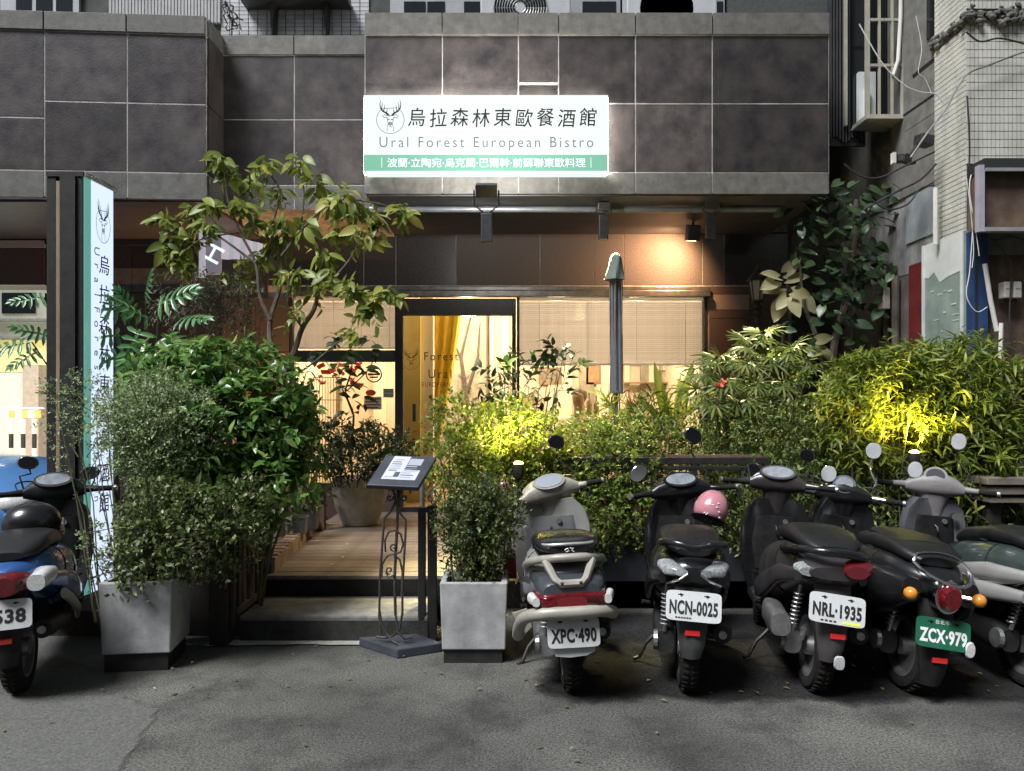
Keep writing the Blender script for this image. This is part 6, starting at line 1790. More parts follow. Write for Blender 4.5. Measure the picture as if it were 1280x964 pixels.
# --- centre ---------------------------------------------------------
shrub('bright_boxwood', 'bright yellow green boxwood bush at the right edge of the deck', 'shrub', (X(600, 5.35), 5.4, .22),
      [E(572, 522, 5.4, 26, .2, 28), E(560, 580, 5.3, 30, .22, 40), E(600, 575, 5.4, 40, .25, 45), E(645, 545, 5.6, 40, .22, 42), E(610, 545, 5.5, 35, .2, 35), E(670, 560, 5.75, 32, .25, 50), E(690, 600, 5.8, 42, .28, 50), E(640, 610, 5.65, 55, .28, 45), E(545, 515, 5.4, 10, .1, 14, 1.5), E(700, 650, 5.75, 45, .25, 50)],
      4025, (.034, .021), L_box, tlen=.085, nl=6, seed=9, stems=26, surf=.25, spread=.8, hollow=[(W(648, 575, 5.3), .15), (W(646, 555, 5.25), .17), (W(646, 535, 5.2), .17), (W(645, 545, 5.0), .14)])
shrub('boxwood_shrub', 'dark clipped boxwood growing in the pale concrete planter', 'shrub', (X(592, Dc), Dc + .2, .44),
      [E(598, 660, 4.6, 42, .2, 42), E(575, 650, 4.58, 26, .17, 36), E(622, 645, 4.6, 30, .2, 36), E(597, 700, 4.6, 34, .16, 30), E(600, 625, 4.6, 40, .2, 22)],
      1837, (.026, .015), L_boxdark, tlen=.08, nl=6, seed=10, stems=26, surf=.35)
shrub('window_sapling', 'dark open-branched sapling in front of the right window edge', 'shrub', (X(655, 6.6), 6.6, .2),
      [E(630, 465, 6.6, 24, .15, 16), E(655, 480, 6.6, 34, .2, 18), E(700, 440, 6.6, 10, .08, 16), E(705, 465, 6.6, 20, .15, 14), E(625, 490, 6.6, 20, .15, 16), E(690, 485, 6.6, 28, .15, 12)],
      52, (.10, .046), L_dark, tlen=.17, nl=6, seed=11, stems=12, up=.1, rich=True, stem_r=.008, stem_m=M_bark)
shrub('clipped_hedge', 'long green hedge of small leaves behind the silver and black scooters', 'hedge', (1.0, 5.8, .22),
      [E(735, 560, 5.90, 45, .25, 38), E(770, 580, 5.80, 50, .28, 45), E(745, 640, 5.70, 55, .25, 45), E(800, 630, 5.70, 50, .25, 48), E(820, 560, 6.00, 45, .25, 30), E(860, 600, 5.90, 45, .22, 30, .55), E(870, 650, 5.80, 55, .25, 45, .6), E(780, 545, 6.00, 40, .2, 28), E(850, 545, 6.10, 35, .2, 22, .8), E(720, 690, 5.60, 30, .2, 30)],
      4025, (.034, .019), leaf_mat('hedge leaf', (0.075, 0.125, 0.02), (0.17, 0.24, 0.04), (0.32, 0.34, 0.07), transl=.35), tlen=.085, nl=6, seed=12, stems=34, surf=.25)
shrub('thin_grass_plant', 'thin warm lit grassy plant before the window behind the hedge', 'plant', (X(800, 6.4), 6.4, .2),
      [E(790, 520, 6.4, 40, .15, 22), E(825, 525, 6.4, 35, .15, 18)], 75, (.13, .010), L_fine, tlen=.16, nl=6, seed=13, stems=10, up=.4)
st_ = thing('strap_leaf_plant', 'plant with a few tall yellow green strap leaves before the window', 'plant', (X(835, 6.5), 6.5, .2))
rng = random.Random(18)
for px, py, dx, dz_, s_ in ((833, 525, -.25, 1, .42), (842, 520, .38, 1, .42), (846, 525, .75, .6, .36), (834, 530, -.6, .5, .3), (845, 520, .1, 1, .3), (838, 530, -.1, .4, .3)):
    put_leaf(st_, 'strap', L_yel, W(px, py, 6.4), (dx, -.15, dz_), s_ * 1.15, rng.uniform(-.5, .5), (0, -1, .2))
MB().tube([(0, 0, 0), (.01, -.05, .6), (.02, -.1, Z(525, 6.4) - .2)], [.014, .012, .01], 7).build('stem', M_twig, st_, smooth=True)
# --- right ----------------------------------------------------------
def fingered(label, loc, spec_, seed, D):
    t = thing('fingered_plant', label, 'plant', loc, 0)
    rg_ = random.Random(seed); mb = MB(); n = 0
    for px, py, dd in spec_:
        for k in range(6):
            a = 2*PI*k/6 + rg_.uniform(-.5, .5)
            p = W(px + 9*math.cos(a) + rg_.uniform(-5, 5), py - 4*math.sin(a) + rg_.uniform(-5, 5), D + dd + .08*math.sin(a))
            d = Vector((math.cos(a), -.45 + .3*rg_.uniform(-1, 1), .35*math.sin(a) + .1))
            put_leaf(t, 'finger', L_fing, p, d, rg_.uniform(.13, .20), rg_.uniform(-.3, .3), (.2*math.cos(a), -.7, 1))
        q = W(px, py, D + dd) - Vector(loc)
        mb.tube([(q.x*.3, q.y*.5, 0), (q.x*.6, q.y*.8, q.z*.5), (q.x, q.y, q.z - .05), q], [.014, .011, .008, .006], 6)
    mb.build('stem', M_twig, t, smooth=True)
    return t
fingered('large finger-leaved plant at the right end of the lit window', (X(930, 6.3), 6.4, .2),
         [(900, 450, 0), (938, 430, .1), (955, 418, .2), (930, 455, 0), (905, 480, -.1), (880, 462, 0), (965, 450, .1), (945, 480, 0), (990, 440, .1), (1010, 455, .1), (895, 505, -.1), (975, 480, 0), (925, 500, -.1), (870, 490, 0), (1000, 475, .1)], 19, 6.15)
shrub('dark_hedge', 'dark dense hedge in the middle behind the black scooters', 'hedge', (X(980, 5.3), 5.85, .22),
      [E(900, 560, 6.10, 40, .25, 40), E(950, 540, 6.10, 55, .3, 45), E(1010, 555, 6.00, 55, .3, 60), E(960, 610, 5.80, 60, .28, 45), E(905, 640, 5.70, 40, .2, 45, .7), E(1020, 630, 5.80, 55, .28, 45), E(1060, 600, 5.80, 50, .25, 50), E(960, 665, 5.70, 60, .2, 30, .6)],
      3500, (.042, .017), leaf_mat('dark hedge leaf', (0.05, 0.085, 0.018), (0.13, 0.18, 0.04), (0.26, 0.27, 0.08), transl=.3), tlen=.10, nl=6, seed=20, stems=26, surf=.3, droop=.25)
shrub('narrow_leaf_bush', 'bush of narrow leaves lit bright yellow by the garden spotlight', 'shrub', (X(1110, 5.6), 5.6, .22),
      [E(1085, 490, 5.75, 38, .25, 36), E(1120, 480, 5.75, 42, .25, 32), E(1110, 530, 5.65, 55, .25, 42), E(1160, 505, 5.75, 35, .25, 45), E(1070, 530, 5.65, 30, .2, 40)],
      1350, (.085, .018), L_fine, tlen=.17, nl=8, seed=22, stems=20, up=.15, droop=.35, spread=1.0, rich=True, hollow=[(W(1143, 562, 5.4), .2), (W(1138, 535, 5.35), .22), (W(1133, 505, 5.3), .2), (W(1140, 560, 5.1), .16)])
shrub('narrow_leaf_bush', 'taller green bush of drooping narrow leaves at the far right edge', 'shrub', (X(1225, 5.5), 5.5, .22),
      [E(1190, 470, 5.75, 36, .22, 26), E(1215, 458, 5.75, 32, .2, 24), E(1200, 520, 5.70, 50, .25, 45), E(1250, 505, 5.65, 40, .22, 40), E(1265, 560, 5.65, 40, .22, 45), E(1215, 570, 5.65, 45, .25, 40), E(1160, 455, 5.85, 18, .15, 16)],
      1250, (.088, .019), L_fine, tlen=.18, nl=8, seed=23, stems=20, up=.12, droop=.4, spread=1.0, rich=True)
shrub('dark_hedge', 'dark low hedge at the right behind the retro scooter', 'hedge', (X(1150, 5.15), 5.8, .22),
      [E(1120, 600, 5.80, 55, .25, 32), E(1090, 640, 5.75, 55, .22, 40), E(1170, 620, 5.75, 60, .22, 40), E(1230, 650, 5.70, 60, .22, 42), E(1150, 665, 5.70, 60, .2, 40), E(1270, 680, 5.70, 40, .2, 35)],
      2625, (.045, .019), MATS['dark hedge leaf'], tlen=.10, nl=6, seed=24, stems=26, surf=.3, hollow=[(W(1143, 565, 5.4), .2), (W(1143, 568, 5.1), .14)])
# climber on the pillar with variegated leaves
cl = thing('variegated_climber', 'cream variegated climber leaves beside the wall lantern', 'climber', (X(985, 7.6), 7.6, .2))
rng = random.Random(25); mb = MB()
mb.tube([W(985, 640, 7.6) - Vector(cl.location), W(990, 520, 7.6) - Vector(cl.location), W(978, 430, 7.5) - Vector(cl.location), W(985, 350, 7.4) - Vector(cl.location)], [.02, .018, .015, .008], 7)
mb.build('stem', M_bark, cl, smooth=True)
for px, py, ang, s_ in ((972, 347, 2.8, .19), (985, 350, .3, .19), (975, 360, 3.3, .2), (992, 365, -.3, .16), (968, 352, 3.6, .17), (983, 372, -2.4, .17), (990, 378, -1.2, .16), (975, 380, -2.0, .2), (1002, 372, -.9, .2), (984, 340, 1.0, .18), (1012, 440, .4, .16), (1022, 425, .2, .14), (1005, 450, -1.5, .14), (1030, 440, -.8, .14)):
    p = W(px, py, 7.3 + rng.uniform(-.1, .1))
    put_leaf(cl, 'heart', L_var, p, (math.cos(ang), -.5, math.sin(ang)), s_, rng.uniform(-.5, .5), (0, -1, .4))
# dark climbing aroid between pillar and alley
ca = thing('dark_climber', 'dark large-leaved climber covering the wall beside the alley', 'climber', (X(1050, 7.4), 7.4, .2))
CA = Vector(ca.location); mb = MB()
def br3(pts, r0, r1):
    P = [W(px, py, D) - CA for px, py, D in smooth(pts, 4)]
    n = len(P); mb.tube(P, [r0 + (r1 - r0) * i / (n - 1) for i in range(n)], 7)
br3([(1035, 640, 7.4), (1037, 500, 7.4), (1045, 420, 7.3), (1062, 360, 7.3), (1068, 300, 7.3), (1070, 250, 7.3)], .045, .02)
br3([(1037, 480, 7.4), (1020, 420, 7.3), (1005, 380, 7.3), (1000, 330, 7.3)], .03, .01)
mb.build('trunk', M_bark, ca, smooth=True)
rng = random.Random(26)
for k in range(340):
    px, py = rng.gauss(1055, 34), rng.gauss(320, 58)
    if py > 455 or py < 225: continue
    if px < 975 or px > 1125: continue
    a = rng.uniform(0, 2*PI)
    put_leaf(ca, 'heart', L_dark, W(px, py, 7.3 + rng.uniform(-.3, .25)), (math.cos(a), -.6, -.5 + .5*math.sin(a)), rng.uniform(.06, .135), rng.uniform(-.6, .6), (rng.uniform(-.8, .8), -1, .8))
# red flowers/leaf hints near the window pillar
rf = thing('red_bloom', 'small coral red bloom among the finger leaves', 'flower', W(900, 478, 5.95))
mb = MB(); rng = random.Random(27)
for k in range(9):
    a = rng.uniform(0, 2*PI); mb.cbox((.03*math.cos(a), rng.uniform(-.02, .02), .025*math.sin(a)), (.035, .008, .022), (rng.uniform(-1, 1), rng.uniform(-1, 1), rng.uniform(-1, 1)))
mb.build('petal', mat('coral petal', (0.6, 0.12, 0.08), rough=.6), rf)
MB().tube([(0, 0, 0), (.0, .1, -.4), (0, .2, -.9)], .006, 5).build('stem', M_twig, rf)

# dry leaves blown onto the road and the planter feet
rg = np.random.default_rng(77)
n = 90
Pl = np.stack([rg.uniform(-2.3, 3.2, n), 3.9 + np.abs(rg.normal(0, .5, n)), np.full(n, .014)], 1)
Pl[:, 1] = np.where(rg.random(n) < .3, rg.uniform(2.9, 4.2, n), Pl[:, 1])
Pl = Pl[~((Pl[:, 1] > 4.78) & (Pl[:, 0] > -1.75))]
n = len(Pl)
V, F = leaf_batch(Pl, np.stack([rg.normal(size=n), rg.normal(size=n), rg.uniform(.0, .15, n)], 1), unit(np.array([0, 0, 1.0]) + rg.normal(size=(n, 3)) * .15), rg.uniform(.02, .045, n), rg.uniform(.01, .022, n), droop=.1)
o = link('leaf_litter', np_mesh('leaf_litter', V, F), leaf_mat('dry leaf', (0.08, 0.06, 0.03), (0.2, 0.15, 0.08), (0.42, 0.38, 0.3), rough=.8, transl=.1)); o['kind'] = 'stuff'
# ================================================================== SCOOTERS
def plate(parent, txt, y, z, tilt, kind='new', rot=0.0, dirty=False, x=0.0, dzx=0):
    w_, h_ = (.262, .142) if kind != 'old' else (.252, .140)
    m = M_plategreen if kind == 'green' else M_plate
    pl = MB().loft([(-.0015, 0, 0, w_/2, h_/2, 9), (.0015, 0, 0, w_/2, h_/2, 9)], 40, 'Y').build('license_plate', m, parent, loc=(x, y, z), rot=(tilt, rot, dzx))
    ink = M_white if kind == 'green' else M_ink
    Mt = Matrix.Translation((0, -.0025, -.008 if kind != 'old' else -.014)) @ FACE
    if kind == 'green': Mt = Matrix.Translation((0, -.0025, -.014)) @ FACE
    text('plate_lettering', txt, .105, ink, pl, Mt, depth=.0004, spacing=1.08, offset=.004, fit=(w_*(.80 if len(txt) < 6 else .87), .068))
    for s in (-1, 1):
        MB().lathe([(.001, 0), (.006, 0), (.006, .004), (.001, .005)], (s*.062, -.0025, .052), 8, 'Y').build('bolt', M_blackpl, pl)
        MB().box(s*.062 - .014, s*.062 + .014, -.003, -.0015, .050, .054).build('slot', M_blackpl, pl)
    if kind == 'green':
        for i, ch in enumerate('台北市'):
            text('plate_lettering', ch, .022, ink, pl, Matrix.Translation((-.03 + i*.024, -.0025, .052)) @ FACE, depth=.0004)
    if kind == 'new':
        for i in range(6):
            MB().box(-.085 + i*.013, -.075 + i*.013, -.0028, -.0015, -.060, -.053).build('serial_mark', M_ink, pl)
    if kind == 'sticker':
        for i in range(4): MB().box(-.075 + i*.02, -.062 + i*.02, -.0028, -.0015, -.062, -.054).build('serial_mark', M_ink, pl)
        MB().box(.03, .11, -.0028, -.0015, -.064, -.052).build('yellow_sticker', mat('yellow sticker', (0.75, 0.8, 0.12), rough=.5), pl)
    return pl

def wheel(parent, y, r_, w_=.1, name='wheel', x=0, rz=0.0):
    wl2 = MB().lathe([(r_-.075, -w_/2*.8), (r_-.05, -w_/2), (r_-.02, -w_/2*.92), (r_-.004, -w_/2*.5), (r_, 0), (r_-.004, w_/2*.5), (r_-.02, w_/2*.92), (r_-.05, w_/2), (r_-.075, w_/2*.8)], (0, 0, 0), 40, 'X', cap=False).build(name, M_rubber, parent, smooth=True, loc=(x, y, r_), rot=(0, 0, rz))
    MB().lathe([(r_-.07, -w_*.42), (r_-.085, -w_*.38), (r_-.09, -w_*.1), (.05, -w_*.1), (.045, -w_*.5), (.001, -w_*.5)], (0, 0, 0), 28, 'X', cap=False).lathe([(r_-.07, w_*.42), (r_-.085, w_*.38), (r_-.09, w_*.1), (.05, w_*.1), (.045, w_*.5), (.001, w_*.5)], (0, 0, 0), 28, 'X', cap=False).build('rim', M_alu, wl2, smooth=True)
    mb = MB()
    for k in range(40):
        a = 2*PI*k/40
        for s in (-1, 1):
            p = Vector((s*w_*.22, (r_+.0)*math.cos(a), (r_+.0)*math.sin(a)))
            mb.cbox(p, (.03, .012, .005), (a - PI/2, 0, s*.5))
    mb.build('tyre_blocks', M_rubber, wl2)['kind'] = 'stuff'
    return wl2

def scooter(label, plate_txt, loc, rz, lean, body_m, opt):
    t = thing('parked_scooter', label, 'scooter', loc, rz, 'scooters parked along the planters')
    t.rotation_euler = (0, lean, rz)
    g = opt.get
    trim = g('trim', M_blackpl)
    wheel(t, 0, .225, .10); 
    steer = g('steer', .25)
    wheel(t, 1.24, .22, .09, rz=steer)
    # swing unit, gearbox, muffler, shock
    MB().loft([(-.02, -.115, .24, .045, .06, 3), (.12, -.12, .25, .055, .085, 3), (.38, -.12, .27, .05, .075, 3), (.52, -.10, .29, .05, .08, 3)], 16).build('gearbox', M_alu if g('eng', 0) else M_black, t, smooth=True)
    MB().lathe([(.001, 0), (.05, 0), (.055, .02), (.03, .035)], (-.175, .02, .24), 16, 'X').build('gearbox_cap', M_alu, t)
    MB().loft([(.28, 0, .33, .09, .09, 3), (.5, 0, .33, .10, .11, 3), (.62, 0, .32, .08, .09, 3)], 16).build('engine', M_black, t, smooth=True)
    mb = MB().tube([(.15, -.20, .35), (.155, -.12, .345), (.155, .2, .31), (.145, .28, .30)], [.045, .052, .052, .03], 14)
    mb.build('muffler', M_blackpl if not g('mufflerm') else g('mufflerm'), t, smooth=True)
    MB().tube([(.145, .28, .30), (.10, .45, .26), (.02, .6, .25)], .018, 8).build('exhaust_pipe', M_alu, t, smooth=True)
    MB().tube([(.15, -.205, .352), (.15, -.225, .353)], .02, 10).build('muffler_tip', M_alu, t)
    sp = MB()
    for i in range(8):
        z = .34 + i*.024
        sp.tube([(-.12 + .022*math.cos(a), -.02 + .022*math.sin(a) - .08*(i/8), z) for a in [2*PI*k/10 for k in range(11)]], .005, 5, cap=False)
    sp.tube([(-.12, -.02, .30), (-.12, -.10, .56)], .012, 8)
    sp.build('shock_absorber', M_alu, t)
    MB().tube([(-.10, .45, .2), (-.2, .42, .1), (-.24, .40, .02), (-.27, .38, .012)], .011, 8).build('side_stand', M_black, t, smooth=True)
    # tail body
    bw = g('bw', 1.0); tz = g('tz', 0.0); ty = g('ty', -.30)
    secs = [(ty, 0, .60+tz, .05*bw, .035, 2.6), (ty + .03, 0, .60+tz, .10*bw, .065, 2.8), (ty + .14, 0, .60+tz, .155*bw, .10, 2.8), (-.02, 0, .585+tz*.8, .185*bw, .135, 3), (.18, 0, .55+tz*.6, .20*bw, .17, 3), (.40, 0, .50, .195*bw, .21, 3), (.56, 0, .46, .17*bw, .21, 3), (.66, 0, .43, .12*bw, .17, 3)]
    MB().loft(secs, 24).build('tail_body', body_m, t, smooth=True)
    for s in (-1, 1):   # side panel swoosh
        MB().loft([(ty + .10, s*.145*bw, .56+tz, .02, .03, 2.5), (0, s*.185*bw, .53+tz, .022, .05, 2.5), (.25, s*.20*bw, .47, .024, .075, 2.5), (.5, s*.18*bw, .40, .02, .06, 2.5), (.62, s*.15*bw, .36, .012, .03, 2.5)], 14).build('side_panel', g('panel', body_m), t, smooth=True)
    # seat
    MB().loft([(ty + .06, 0, .70+tz, .08*bw, .02, 2.6), (ty + .12, 0, .715+tz, .13*bw, .04, 2.8), (-.02, 0, .735+tz, .15*bw, .05, 3), (.15, 0, .735+tz*.9, .155*bw, .055, 3), (.30, 0, .715+tz*.7, .145*bw, .055, 3), (.46, 0, .70+tz*.5, .115*bw, .05, 3), (.60, 0, .67+tz*.3, .07*bw, .035, 2.6)], 22).build('seat', g('seatm', M_seat), t, smooth=True)
    MB().tube([(.150*bw*math.cos(a), .12 + .30*math.sin(a), .695 + tz*.8) for a in [PI*.05 + PI*.9*k/10 for k in range(11)]], .006, 5).build('seat_piping', M_black, t)
    # floor, leg shield, front
    MB().loft([(.55, 0, .27, .15, .05, 4), (.75, 0, .255, .155, .045, 4), (.98, 0, .27, .15, .05, 4), (1.04, 0, .33, .14, .05, 4)], 20).build('floorboard', trim, t, smooth=True)
    MB().box(-.12, .12, .66, .98, .302, .308).build('floor_mat', M_rubber, t)
    shm = g('shield', body_m)
    lw = g('lw', 1.0)
    rings = []
    for z, y, hw in ((.27, .99, .15), (.38, 1.02, .185), (.55, 1.035, .215), (.70, 1.04, .215), (.80, 1.045, .19), (.87, 1.05, .13)):
        hw *= lw
        ring = []
        n = 20
        for k in range(n):
            a = 2*PI*k/n
            ca, sa = math.cos(a), math.sin(a)
            x = math.copysign(abs(ca)**.55, ca) * hw
            bow = .06 * (x/hw)**2
            yy = y - bow*.9 + (math.copysign(abs(sa)**.7, sa) * .035 if sa < 0 else abs(sa)**.8 * (.13 if z > .3 else .08))
            ring.append(Vector((x, yy, z)))
        rings.append(ring)
    MB().rings(rings).build('leg_shield', shm, t, smooth=True)
    # inner glove panel
    MB().loft([(.42, 0, .985, .12*lw, .02, 4), (.6, 0, .995, .15*lw, .025, 4), (.76, 0, 1.0, .13*lw, .02, 4)], 18, 'Z').build('inner_panel', g('inner', trim), t, smooth=True)
    MB().tube([(0, .975, .70), (0, .95, .69), (0, .945, .665), (0, .96, .655)], .006, 6).build('bag_hook', M_chrome, t)
    MB().lathe([(.001, .012), (.016, .012), (.016, 0)], (.055, .975, .73), 12, 'Y').build('ignition', M_alu, t)
    # front fender + fork + headlight cowl
    rings = []
    for k in range(9):
        a = R(20 + k*17)
        rr = .255
        rings.append([Vector((u*.07, 1.24 + rr*math.cos(a)*(1 - .03*abs(u)), .22 + (rr - .03*u*u)*math.sin(a) + 0)) for u in (-1, -.5, 0, .5, 1)])
    MB().rings(rings, cap=False, closed=False).build('front_fender', body_m, t, smooth=True)
    for s in (-1, 1):
        MB().tube([(s*.06, 1.24, .22), (s*.06, 1.14, .52)], .016, 8).build('fork', M_alu, t, smooth=True)
    # steering head group
    hb = bpy.data.objects.new('handlebar', None)
    hz = g('hz', .93)
    Mh = Matrix.Translation((0, 1.03, hz)) @ Matrix.Rotation(steer, 4, 'Z') @ Matrix.Rotation(g('roll', 0), 4, 'Y')
    def H(mb, name, m, **k):
        mb.v = [tuple(Mh @ Vector(v)) for v in mb.v]
        return mb.build(name, m, t, **k)
    cm = g('cowl', body_m)
    cs = g('cs', 1.0)
    H(MB().loft([(-.17*cs, -.03, -.01, .03, .03, 2.5), (-.13*cs, 0, 0, .06, .055, 2.6), (-.07*cs, .02, .008, .09, .075, 2.8), (0, .03, .01, .105, .08, 2.8), (.07*cs, .02, .008, .09, .075, 2.8), (.13*cs, 0, 0, .06, .055, 2.6), (.17*cs, -.03, -.01, .03, .03, 2.5)], 20, 'X'), 'handlebar_cowl', cm, smooth=True)
    H(MB().loft([(-.16, .03, 0, .07, .06, 2.6), (-.05, .02, 0, .085, .075, 2.8), (0.02, .01, 0, .07, .06, 2.6)], 18, 'Z') if False else MB().loft([(-.24, 0, .04, .06, .055, 2.8), (-.14, 0, .03, .07, .06, 2.8), (-.05, 0, .025, .095, .075, 2.8)], 18, 'Z'), 'steering_neck', cm, smooth=True)
    # cables from the bar into the leg shield, seams, foot pegs
    for s in (-1, 1):
        pts = [Mh @ Vector((s*.20, -.005, .0)), Mh @ Vector((s*.22, .06, .05)), Mh @ Vector((s*.12, .13, .04)), Vector((s*.06, 1.12, hz - .10)), Vector((s*.05, 1.08, hz - .20))]
        MB().tube([Vector(p) for p in smooth([tuple(p) for p in pts], 4)], .005, 6).build('brake_cable', M_black, t, smooth=True)
        MB().tube([(s*.17, .42, .33), (s*.23, .40, .34)], .013, 8).build('foot_peg', M_rubber, t)
    for ys_, zz_, hw_, hh_ in ((.08, .565+tz*.7, .194*bw, .155), (.30, .52, .1985*bw, .192)):
        MB().loft([(ys_ - .002, 0, zz_, hw_*1.012, hh_*1.012, 3), (ys_ + .002, 0, zz_, hw_*1.012, hh_*1.012, 3)], 28).build('panel_seam', M_rubber, t)
    MB().lathe([(.001, .006), (.010, .006), (.012, 0)], (.165*bw, .05, .66+tz*.8), 12, 'X').build('seat_lock', M_alu, t)
    rings = []
    for z, y, hw in ((.40, .985, .19), (.405, .985, .19)):
        rings.append([Vector((hw*lw*math.cos(a), y - .02 - .012*math.sin(a)**2, z)) for a in [PI + PI*k/14 for k in range(15)]])
    MB().tube([r_ for r_ in rings[0]], .003, 4).build('shield_seam', M_rubber, t)
    # instrument
    ins = g('instr', 'oval')
    tiltM = Matrix.Translation((0, -.045, .068)) @ Matrix.Rotation(R(48 if ins != 'round' else 66), 4, 'X')
    def HI(mb, name, m, **k):
        mb.v = [tuple(tiltM @ Vector(v)) for v in mb.v]
        return H(mb, name, m, **k)
    wI = .098 if ins == 'oval' else .055
    hI = .046 if ins == 'oval' else .05
    HI(MB().loft([(-.012, 0, 0, wI + .02, hI + .018, 2.4), (.004, 0, 0, wI + .016, hI + .014, 2.4)], 24, 'Z') if False else MB().rings([[Vector(((wI+.02)*math.cos(2*PI*k/24), (hI+.018)*math.sin(2*PI*k/24), -.02)) for k in range(24)], [Vector(((wI+.014)*math.cos(2*PI*k/24), (hI+.012)*math.sin(2*PI*k/24), .006)) for k in range(24)]]), 'instrument_bezel', g('bezel', cm), smooth=True)
    HI(MB().rings([[Vector((wI*math.cos(2*PI*k/24), hI*math.sin(2*PI*k/24), .0065)) for k in range(24)], [Vector((wI*.96*math.cos(2*PI*k/24), hI*.96*math.sin(2*PI*k/24), .009)) for k in range(24)]]), 'instrument_glass', g('dial', mat('instrument glass', (0.16, 0.18, 0.2), (0.3, 0.32, 0.34), rough=.15, scale=20, coat=.6)), smooth=False)
    for s in (-1, 1):
        H(MB().tube([(s*.15*cs, -.02, -.005), (s*.22, -.055, -.005), (s*.25, -.065, -.005)], [.026, .02, .018], 10), 'switch_housing', g('switchm', cm), smooth=True)
        H(MB().tube([(s*.235, -.06, -.005), (s*.345, -.095, -.005)], [.018, .0175], 12), 'grip', M_rubber, smooth=True)
        H(MB().tube([(s*.345, -.095, -.005), (s*.36, -.10, -.005)], [.02, .019], 12), 'bar_end', M_alu, smooth=True)
        H(MB().tube([(s*.20, -.01, .0), (s*.24, .01, -.005), (s*.36, -.045, -.015)], [.008, .007, .006], 7), 'brake_lever', M_alu, smooth=True)
        if s in g('mirrors', (-1, 1)):
            mx, my, mz = g('mir%d' % s, (s*.27, -.01, .30))
            H(MB().tube([(s*.17, -.02, .02), (s*.19, -.01, .1), (mx*.93, my + .03, mz*.75), (mx, my + .02, mz)], .006, 7), 'mirror_stalk', g('stalk', M_black), smooth=True)
            rm_ = g('mr', (.065, .042))
            mt = g('mrot', .0)
            Mm = Matrix.Translation((mx, my, mz + rm_[1]*.8)) @ Matrix.Rotation(s*mt, 4, 'Y')
            def disc(off, k_): return [Mm @ Vector((rm_[0]*k_*math.copysign(abs(math.cos(a))**.85, math.cos(a)), off, rm_[1]*k_*math.sin(a))) for a in [2*PI*(k+.5)/22 for k in range(22)]]
            H(MB().rings([disc(.04, .35), disc(.028, .8), disc(.0, 1.0), disc(-.004, .97)]), 'mirror_shell', g('mirm', M_blackpl), smooth=True)
            H(MB().rings([disc(-.0045, .93), disc(-.006, .90)]), 'mirror_glass', g('mglass', M_mirror))
    H(MB().ell((0, .11, -.01), (.075, .045, .05), 18, 10), 'headlight', M_clearlens, smooth=True)
    # fender / plate carrier / reflector
    pz_ = g('pz', .50); ptilt = g('ptilt', -.35); py__ = g('py', ty - .02)
    if g('carrier', True):
        fw = .075
        rings = []
        for z, y, wv in ((.60+tz, ty + .06, .09), (pz_ + .02, py__ + .03, .085), (pz_ - .10, py__ + .025, .075), (pz_ - .20, py__ + .02, .062), (pz_ - .27, py__ + .035, .045)):
            rings.append([Vector((wv*u, y + .03*abs(u)**2 + (.012 if i else 0), z)) for i in (0,) for u in (-1, -.6, 0, .6, 1)] + [Vector((wv*u, y + .03*abs(u)**2 + .012, z)) for u in (1, .6, 0, -.6, -1)])
        MB().rings(rings).build('rear_mudguard', g('guardm', M_blackpl), t, smooth=True)
        zr = pz_ - .135
        MB().box(-.036 + g('rx', 0), .036 + g('rx', 0), py__ + .012, py__ + .027, zr - .013, zr + .013).build('red_reflector', mat('bright red reflector', (0.85, 0.03, 0.03), rough=.15, coat=.5, emit=None), t, bevel=.003)
    if plate_txt: plate(t, plate_txt, py__ - .004, pz_, ptilt, g('ptype', 'new'), g('prot', 0.0))
    return t, H

def loft_tail_light(t, y, z, w_, h_, m=M_redlens, name='tail_light', x=0.0):
    MB().loft([(y - .02, x, z, w_*.75, h_*.75, 2.6), (y, x, z, w_, h_, 2.8), (y + .07, x, z, w_*1.02, h_*1.02, 2.8)], 22).build(name, m, t, smooth=True)

D0 = 4.03
# 1 ------------- silver grey scooter XPC-490
t, H = scooter('worn silver grey scooter with wide red tail lamp and dirty white plate', 'XPC·490', (.325, D0, 0), R(1), R(-3), M_silver,
        dict(trim=M_blackpl, cowl=M_beige, switchm=M_beige, shield=M_silver, inner=mat('dusty grey plastic', (0.12, 0.12, 0.125), (0.18, 0.18, 0.18), rough=.6, scale=9), steer=R(20), roll=R(-9), hz=.915, carrier=False, pz=.385, py=-.315, ptilt=-.12, ptype='old', tz=.02, ty=-.28, bw=1.05, eng=1,
             panel=mat('dark slate paint', (0.035, 0.04, 0.05), (0.06, 0.065, 0.075), rough=.25, coat=.6, scale=6), mirrors=(1,), mir1=(.135, .03, .26), mr=(.062, .048), mrot=.35, lw=1.2, cs=1.2,
             dial=mat('pale dial', (0.28, 0.31, 0.36), (0.36, 0.39, 0.43), rough=.2, scale=8, coat=.5)))
M_slate = MATS['dark slate paint']
MB().loft([(-.335, 0, .575, .135, .055, 3), (-.30, 0, .585, .165, .075, 3), (-.15, 0, .59, .185, .09, 3), (-.05, 0, .59, .19, .10, 3)], 24).build('tail_cowl', M_slate, t, smooth=True)
MB().loft([(-.352, 0, .542, .135, .03, 4), (-.325, 0, .545, .172, .040, 4), (-.24, 0, .55, .186, .045, 4)], 24).build('tail_light', M_redlens, t, smooth=True)
MB().loft([(-.357, 0, .538, .07, .024, 3), (-.345, 0, .538, .075, .027, 3)], 16).build('brake_lens', mat('brighter red lens', (0.16, 0.010, 0.015), rough=.15, coat=.5), t)
for s in (-1, 1):
    MB().loft([(-.345, s*.172, .545, .018, .022, 2.4), (-.27, s*.19, .55, .022, .028, 2.4)], 12).build('clear_marker', M_clearlens, t, smooth=True)
